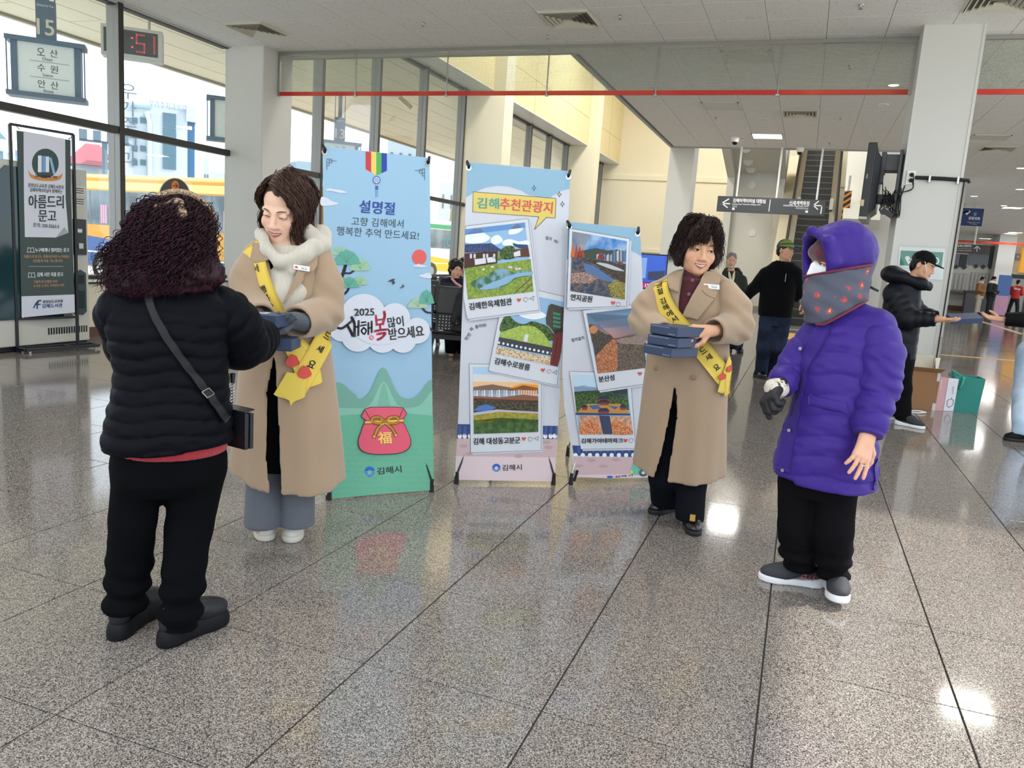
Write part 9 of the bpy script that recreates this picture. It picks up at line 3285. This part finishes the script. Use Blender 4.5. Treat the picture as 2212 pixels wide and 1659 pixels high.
def short_hair(P, hc, HR, HK, m, back=0.0, name='hair', amp=0.004):
 s = Sdf(hc - 0.17, hc + 0.18, 0.007)
 s.frame(hc, HR)
 s.ell(np.array((0, 0.020, 0.045)) * HK, np.array((0.081, 0.096, 0.088)) * HK, 0.01)
 s.ell(np.array((0, 0.065, -0.02)) * HK, np.array((0.068, 0.042, 0.06)) * HK, 0.02)
 s.ell(np.array((0, -0.10, -0.03)) * HK, np.array((0.072, 0.10, 0.085)) * HK, 0.012, 's')
 for q in (-1, 1):
  s.ell(np.array((q * 0.08, 0.0, -0.03)) * HK, np.array((0.02, 0.03, 0.045)) * HK, 0.01, 's')
 s.frame()
 return s.obj(name, m, P, disp=lambda V: amp * noise3(V, 55, 2))
def cap_hat(P, hc, HR, HK, m, brim_m, panel=None, name='cap'):
 s = Sdf(hc - 0.2, hc + 0.2, 0.006)
 s.frame(hc, HR)
 s.ell(np.array((0, 0.012, 0.045)) * HK, np.array((0.085, 0.103, 0.088)) * HK, 0.01)
 s.apply((-0.2, -0.2, -0.2), (0.2, 0.2, 0.2), lambda x, y, z: np.float32(0.038 * HK) - z + 0 * x + 0 * y, 0.004, 'i')
 s.frame()
 c = s.obj(name, m, P)
 s = Sdf(hc - 0.24, hc + 0.2, 0.005)
 s.frame(hc, HR)
 s.ell(np.array((0, -0.095, 0.036)) * HK, np.array((0.076, 0.085, 0.008)) * HK, 0.004, a=(0.16, 0, 0))
 s.ell(np.array((0, -0.02, 0.036)) * HK, np.array((0.075, 0.09, 0.05)) * HK, 0.004, 's')
 s.frame()
 s.obj('peak', brim_m, c)
 return c
# man in the black fleece walking towards the escalator
F = Frame(-0.41, 10.78)
at = F.at
hc, HR, HK = at(1697, 541), rot(0.06, 0.05, 0.95), 1.08
a1 = [at(1654, 592), at(1626, 625, -0.05), at(1607, 648, -0.06)]
a2 = [at(1718, 590), at(1727, 628, 0.05), at(1732, 655, 0.0)]
fl, fr = F.loc(onz(1640, 815)), F.loc(onz(1662, 812))
P, b = figure(F, 'person in a black fleece with a green and blue cap walking before the escalator', hc, HR, HK,
              [(1670, 1716, 566, 0.07), (1650, 1724, 584, 0.11), (1643, 1722, 610, 0.13), (1640, 1718, 640, 0.14), (1637, 1712, 672, 0.14), (1637, 1711, 684, 0.14)],
              [a1, a2], [[at(1660, 690), at(1650, 750, 0.0), at(1644, 806, fl[1] + 0.05)], [at(1690, 690), at(1680, 750, 0.05), at(1662, 806, fr[1] + 0.06)]],
              [((fl[0], fl[1], 0), 0.5), ((fr[0] - 0.03, fr[1] + 0.03, 0), 0.9)], M_BLK, M_DEN,
              hands=((a1[2] + [0, 0, -0.01], np.array([-0.5, -0.1, -0.85]), (0.8, 0.2, -0.5), 1, (0.5,) * 4, 0.3), (a2[2], np.array([0.35, -0.4, -0.8]), (-0.9, 0.2, -0.3), -1, (0.6,) * 4, 0.4)),
              armr=(0.082, 0.075, 0.06), legr=(0.115, 0.095, 0.082), topname='fleece')
short_hair(P, hc, HR, HK, hair_mat('greying_black_hair', '19171a', '4a4747'))
c = cap_hat(P, hc, HR, HK, mat('cap_green', '7f8a35', 0.8), mat('cap_blue', '1f4a6a', 0.8))
s = Sdf(hc - 0.2, hc + 0.2, 0.006)
s.frame(hc, HR)
s.ell(np.array((0, 0.012, 0.045)) * HK, np.array((0.0865, 0.1045, 0.089)) * HK, 0.002)
s.apply((-0.2, -0.2, -0.2), (0.2, 0.2, 0.2), lambda x, y, z: np.abs(z - np.float32(0.072) + 0.18 * y) - np.float32(0.013), 0.002, 'i')
s.frame()
s.obj('cap_band', mat('cap_blue', '1f4a6a', 0.8), c)
m = MB().use(flat('9a9aa0'))
z_ = at(1697, 600, -0.15)
m.box(z_ - [0.004, 0.004, 0.05], z_ + [0.004, 0.0, 0.05])
m.obj('zip', parent=P)
s = Sdf(hc + [-0.15, -0.15, -0.26], hc + [0.15, 0.15, -0.06], 0.008)
n0 = at(1690, 570)
s.chain([n0 + [0.075 * math.cos(t), 0.085 * math.sin(t), 0.015 * math.sin(2 * t)] for t in np.linspace(-1.1, 4.2, 9)], 0.026, 0.02)
s.obj('collar', M_BLK, P)
# man in the dark padded jacket and cap, passing a box at the column
F = Frame(1.11, 8.59)
at = F.at
M_PAD2 = mat('navy_black_padding', '0d1018', 0.5, spec=0.2)
hc, HR, HK = at(1994, 574), rot(0.22, 0.10, 1.25), 1.08
a1 = [at(1930, 635, -0.08), at(1960, 690, -0.16), at(2030, 690, -0.18)]
a2 = [at(1950, 630, 0.10), at(1985, 680, 0.14), at(2028, 688, 0.05)]
fl, fr = F.loc(onz(1962, 921)), F.loc(onz(1945, 912))
P, b = figure(F, 'person in a black cap and navy padded jacket holding out a box beside the column', hc, HR, HK,
              [(1938, 1990, 600, 0.08), (1915, 1990, 618, 0.13), (1908, 1990, 650, 0.155), (1905, 1988, 690, 0.16), (1908, 1984, 730, 0.16), (1915, 1980, 758, 0.15), (1918, 1978, 775, 0.15)],
              [a1, a2], [[at(1945, 770, -0.05), at(1950, 840, -0.05), at(1950, 905, fl[1] + 0.03)], [at(1950, 770, 0.08), at(1946, 840, 0.1), at(1938, 898, fr[1] + 0.06)]],
              [((fl[0] + 0.0, fl[1], 0), 1.25), ((fr[0], fr[1] + 0.08, 0), 1.35)], M_PAD2, mat('black_chinos', '0a0a0d', 0.9, spec=0.1),
              hands=((a1[2], np.array([0.95, -0.1, 0.0]), (0.1, 0.4, 0.9), -1, (0.25,) * 4, 0.4), (a2[2], np.array([0.95, -0.1, 0.02]), (0.1, -0.3, 0.9), 1, (0.25,) * 4, 0.4)),
              armr=(0.105, 0.09, 0.062), legr=(0.115, 0.085, 0.07), q=quilt(0.10, 0.04, 0.2, 0.012, 0.4), shoes=mat('trainer_dark', '27272b', 0.7), soles=M_RUNS, topname='padded_jacket')
short_hair(P, hc, HR, HK, hair_mat('black_hair', '0c0b0c', '242222'))
M_CAPB = mat('cap_black', '0b0b0d', 0.85, spec=0.15)
cap_hat(P, hc, HR, HK, M_CAPB, M_CAPB)
s = Sdf(hc + [-0.42, -0.25, -0.24], hc + [0.14, 0.25, 0.06], 0.010)
s.k = 0.05
s.ell(at(1935, 598, 0.0), (0.13, 0.16, 0.075))
s.ell(at(1925, 588, 0.0), (0.08, 0.12, 0.06))
s.chain([at(1950, 600, -0.12), at(1990, 612, -0.10), at(2000, 622, -0.02), at(1990, 610, 0.10), at(1950, 600, 0.12)], 0.05)
s.obj('hood', M_PAD2, P, disp=cloth_noise(0.010, 12, 4))
m = MB().use(flat('e6e6e4'))
m.tube(spline([at(1998, 565, -0.10), at(2001, 580, -0.10), at(2000, 592, -0.09)], 4), 0.0025, 5)
m.obj('mask_strap', parent=P)
p = at(2082, 691, -0.07)
carton('gift_box', F.wld(p + [0, 0, -0.01]), F.ang + 0.2, 0.26, 0.17, 0.05, 'navy box held out by the person in the black cap', 'navy gift boxes', False)
cr = [o for o in COL.objects if o.name.startswith('gift_box')][-1]
cr.rotation_euler = (0.25, -0.12, F.ang + 0.25)
# person whose arm and leg reach in at the picture's edge
F = Frame(2.42, 8.75)
at = F.at
hc, HR, HK = np.array([0.02, 0.02, 1.60]), rot(0.1, 0, -1.3), 1.0
a1 = [at(2285, 630, -0.10), at(2240, 690, -0.14), at(2160, 690, -0.16)]
a2 = [at(2285, 630, 0.2), at(2275, 690, 0.2), at(2255, 740, 0.1)]
fl, fr = F.loc(onz(2200, 954)), F.loc(onz(2232, 930))
P, b = figure(F, 'person in black sleeves and pale jeans reaching in from the picture edge for a box', hc, HR, HK,
              [(1.42, 0.03, 0.02, 0.09, 0.09), (1.36, 0.03, 0.02, 0.15, 0.19), (1.2, 0.03, 0.02, 0.16, 0.2), (1.0, 0.03, 0.02, 0.16, 0.2), (0.86, 0.02, 0.02, 0.165, 0.2)],
              [a1, a2], [[at(2225, 760, -0.05), at(2208, 850, -0.04), at(2206, 935, fl[1] + 0.02)], [at(2255, 760, 0.1), at(2250, 850, 0.1), at(2240, 920, fr[1])]],
              [((fl[0] + 0.02, fl[1] + 0.02, 0), -1.2), ((fr[0] + 0.05, fr[1], 0), -1.2)], mat('black_jacket_cloth', '0b0b0e', 0.7, spec=0.15), mat('pale_denim', '9db4cc', 0.85, col2='b9cade', cscale=6),
              hands=((a1[2], np.array([-0.97, 0.0, 0.12]), (0.0, -0.35, 0.93), 1, (0.2, 0.22, 0.25, 0.3), 0.1),), armr=(0.085, 0.085, 0.06), legr=(0.11, 0.085, 0.08), shoes=mat('black_boot', '0c0c0e', 0.6, spec=0.2), cuff=0.07)
short_hair(P, hc, HR, HK, hair_mat('black_hair', '0c0b0c', '242222'))
# bearded man in the dark green jacket by the portal
F = Frame(-0.99, 13.94)
at = F.at
hc, HR, HK = at(1580, 563), rot(0.05, 0, 0.08), 1.08
a1 = [at(1564, 604), at(1556, 640, -0.05), at(1560, 672, -0.1)]
a2 = [at(1602, 606), at(1609, 640, 0), at(1600, 666, -0.1)]
P, b = figure(F, 'grey haired bearded person in a dark green hooded jacket beyond the person with boxes', hc, HR, HK,
              [(1568, 1594, 586, 0.08), (1560, 1603, 597, 0.12), (1558, 1605, 625, 0.15), (1558, 1605, 665, 0.15), (1560, 1604, 700, 0.15)],
              [a1, a2], [[at(1572, 700), at(1572, 740), at(1572, 778)], [at(1594, 700), at(1594, 740), at(1594, 778)]],
              [((-0.08, -0.03, 0), 0), ((0.1, -0.03, 0), 0.1)], mat('dark_green_jacket', '2a2f26', 0.7, spec=0.2), M_DEN, step=0.013,
              hands=((a2[2], np.array([-0.1, -0.3, -0.9]), (-1, 0, 0), -1, (0.5,) * 4, 0.4),), armr=(0.09, 0.085, 0.06), legr=(0.1, 0.085, 0.075), smile=0.7)
short_hair(P, hc, HR, HK, hair_mat('grey_hair', '6f6d6b', '98969a'))
s = Sdf(hc - 0.15, hc + 0.12, 0.007)
s.frame(hc, HR)
s.ell((0, -0.055, -0.098), (0.045, 0.04, 0.032)).cap((-0.025, -0.098, -0.058), (0.025, -0.098, -0.058), 0.007)
s.ell((0, -0.105, -0.075), (0.022, 0.02, 0.008), 0.004, 's')
s.frame()
s.obj('beard', hair_mat('white_beard', 'b9b6b2', 'd8d6d3'), P)
s = Sdf(hc + [-0.25, -0.2, -0.28], hc + [0.25, 0.25, 0.0], 0.012)
s.chain([at(1566, 590, 0.02), at(1570, 585, 0.12), at(1592, 585, 0.12), at(1598, 592, 0.02)], 0.05, 0.03)
s.obj('hood', mat('dark_green_jacket', '2a2f26', 0.7), P)
m = MB().use(mat('pale_scarf', 'd8cfae', 0.9))
for x in (1575, 1586):
 m.tube([at(x, 588, -0.06), at(x + (2 if x < 1580 else -2), 600, -0.13), at(1581, 612, -0.15)], 0.022, 8)
m.obj('scarf', parent=P, smooth=True)
# seated people on the benches
F = Frame(-4.62, 9.75)
at = F.at
M_NAVY = mat('navy_quilted_nylon', '12172c', 0.45, spec=0.25)
hc, HR, HK = at(985, 582), rot(0.1, 0.05, 0.35), 1.0
a1 = [at(962, 612), at(962, 640, -0.1), at(985, 652, -0.26)]
a2 = [at(1004, 612), at(1010, 640, -0.1), at(1000, 652, -0.26)]
P, b = figure(F, 'seated person with short dark permed hair in a navy quilted coat on the second bench', hc, HR, HK,
              [(974, 996, 602, 0.07), (960, 1008, 612, 0.12), (956, 1012, 630, 0.15), (956, 1012, 660, 0.16), (954, 1014, 700, 0.17)],
              [a1, a2], [[at(970, 700, 0), at(972, 696, -0.4), at(974, 770, -0.42)], [at(998, 700, 0), at(1000, 696, -0.4), at(1000, 770, -0.42)]],
              [], M_NAVY, M_BLKT, step=0.013, male=False, q=quilt(0.05, 0.05, 0, 0.006), armr=(0.085, 0.075, 0.06), legr=(0.095, 0.085, 0.07))
s = Sdf(hc - 0.18, hc + 0.2, 0.009)
s.frame(hc, HR)
s.ell((0, 0.02, 0.05), (0.10, 0.108, 0.098)).ell((0, 0.06, -0.02), (0.09, 0.06, 0.07)).ell((0, -0.10, -0.035), (0.068, 0.10, 0.085), 0.01, 's')
s.frame()
s.obj('hair', hair_mat('permed_black_hair', '100e0f', '2d2829'), P, disp=lambda V: 0.010 * noise3(V, 36, 2))
m = MB().use(mat('pink_scarf', 'd99a9c', 0.8))
m.tube(spline([at(976, 602, -0.06), at(985, 612, -0.12), at(996, 620, -0.14), at(999, 634, -0.15)], 4), 0.018, 7)
m.obj('scarf', parent=P, smooth=True)
F = Frame(-4.90, 10.95)
at = F.at
hc, HR, HK = at(1001, 575), rot(0.1, 0.0, -0.1), 1.0
P, b = figure(F, 'person partly hidden behind the seated navy coat, hand raised to the mouth', hc, HR, HK,
              [(992, 1010, 598, 0.07), (984, 1020, 606, 0.12), (980, 1022, 630, 0.14), (980, 1022, 680, 0.15)],
              [[at(986, 606), at(984, 635, -0.1), at(1003, 640, -0.2)], [at(1016, 608), at(1014, 630, -0.12), at(1006, 602, -0.14)]],
              [[at(992, 690, 0), at(992, 690, -0.35), at(992, 750, -0.36)], [at(1010, 690, 0), at(1010, 690, -0.35), at(1010, 750, -0.36)]], [],
              mat('dark_coat_cloth', '15161b', 0.8, spec=0.15), M_BLKT, step=0.014, male=False, hands=((at(1006, 602, -0.14), np.array([0.1, 0.1, 0.95]), (0, 0.9, -0.1), 1, (0.6,) * 4, 0.4),), legr=(0.09, 0.08, 0.07))
short_hair(P, hc, HR, HK, hair_mat('black_hair', '0c0b0c', '242222'), amp=0.008)
# three people at the distant ticket windows
for (px, pb_, pt, label, top, bot, yaw, hair, wid) in (
  (2110, 674, 598, 'distant person in a tan padded jacket with a white hood at the ticket windows', mat('tan_padding', '9b6b3f', 0.6), mat('cream_trousers', 'cfc7b8', 0.8), 1.2, 'k', 13),
  (2133, 682, 597, 'distant person in a black vest and grey shirt standing behind the tan jacket', mat('black_vest', '121216', 0.8), mat('black_suit_trousers', '0f1014', 0.8), 1.1, 'k', 10),
  (2186, 682, 604, 'distant person in a bright red jacket seen from behind near the glass door', mat('bright_red_nylon', 'c21f22', 0.5), mat('black_suit_trousers', '0f1014', 0.8), 2.9, 'k', 15)):
 g = onz(px, pb_ + 2)
 if np.hypot(g[0], g[1]) > 46:
  g = g * 46 / np.hypot(g[0], g[1])
 F = Frame(g[0], g[1])
 at = F.at
 H = at(px, pt)[2]
 k = H / 1.74
 y = lambda z: z * k
 u0 = at(px, (pt + pb_) / 2)[0] * 0
 hc, HR, HK = np.array([0.02, 0, y(1.62)]), rot(0.25, 0, yaw), 1.05 * k
 TT = [(y(z), 0, 0, a * k, b_ * k) for z, a, b_ in ((1.46, 0.08, 0.08), (1.40, 0.2, 0.13), (1.25, 0.21, 0.15), (1.0, 0.20, 0.15), (0.86, 0.19, 0.15))]
 fw = np.array([math.sin(yaw), -math.cos(yaw), 0])
 sd = np.array([math.cos(yaw), math.sin(yaw), 0])
 arms = [[np.array([0, 0, y(1.37)]) + sd * q * 0.2 * k, np.array([0, 0, y(1.12)]) + sd * q * 0.25 * k, np.array([0, 0, y(1.05)]) + sd * q * 0.14 * k + fw * 0.27 * k] for q in (-1, 1)]
 st = 0.16 if 'red' in label else 0.09
 legs = [[np.array([0, 0, y(0.85)]) + sd * q * 0.09, np.array([0, 0, y(0.48)]) + sd * q * st, np.array([0, 0, y(0.09)]) + sd * q * st * 1.25] for q in (-1, 1)]
 P, b = figure(F, label, hc, HR, HK, TT, arms, legs, [(l[2] * [1, 1, 0] + fw * 0.06, yaw) for l in legs], top, bot, step=0.022, face=False, armr=(0.085 * k, 0.08 * k, 0.06 * k), legr=(0.1 * k, 0.08 * k, 0.075 * k), hem=y(0.84))
 short_hair(P, hc, HR, HK, hair_mat('black_hair', '0c0b0c', '242222'))
 if 'red' in label:
  m = MB()
  c = np.array([0.0, -0.155 * k, y(1.27)])
  letter(m, 'Stüssy', c + [-0.12, -0.01, 0.0], c + [0.16, -0.01, -0.02], c + [-0.11, -0.01, 0.13], flat('f2eeee'), 0.03)
  m.obj('back_lettering', parent=P)
 elif 'tan' in label:
  s = Sdf(hc + [-0.3, -0.25, -0.3], hc + [0.2, 0.25, 0.0], 0.02)
  s.ell(hc + np.array([-0.06, 0, -0.13]), (0.14, 0.13, 0.09))
  s.obj('white_hood', mat('white_fleece', 'e2dfda', 0.9), P)
 else:
  m = MB().use(mat('grey_shirt', 'aab0c2', 0.8))
  for a in arms:
   m.tube([a[0], a[1], a[2]], [0.093 * k, 0.088 * k, 0.065 * k], 8)
  m.obj('shirt_sleeve', parent=P, smooth=True)
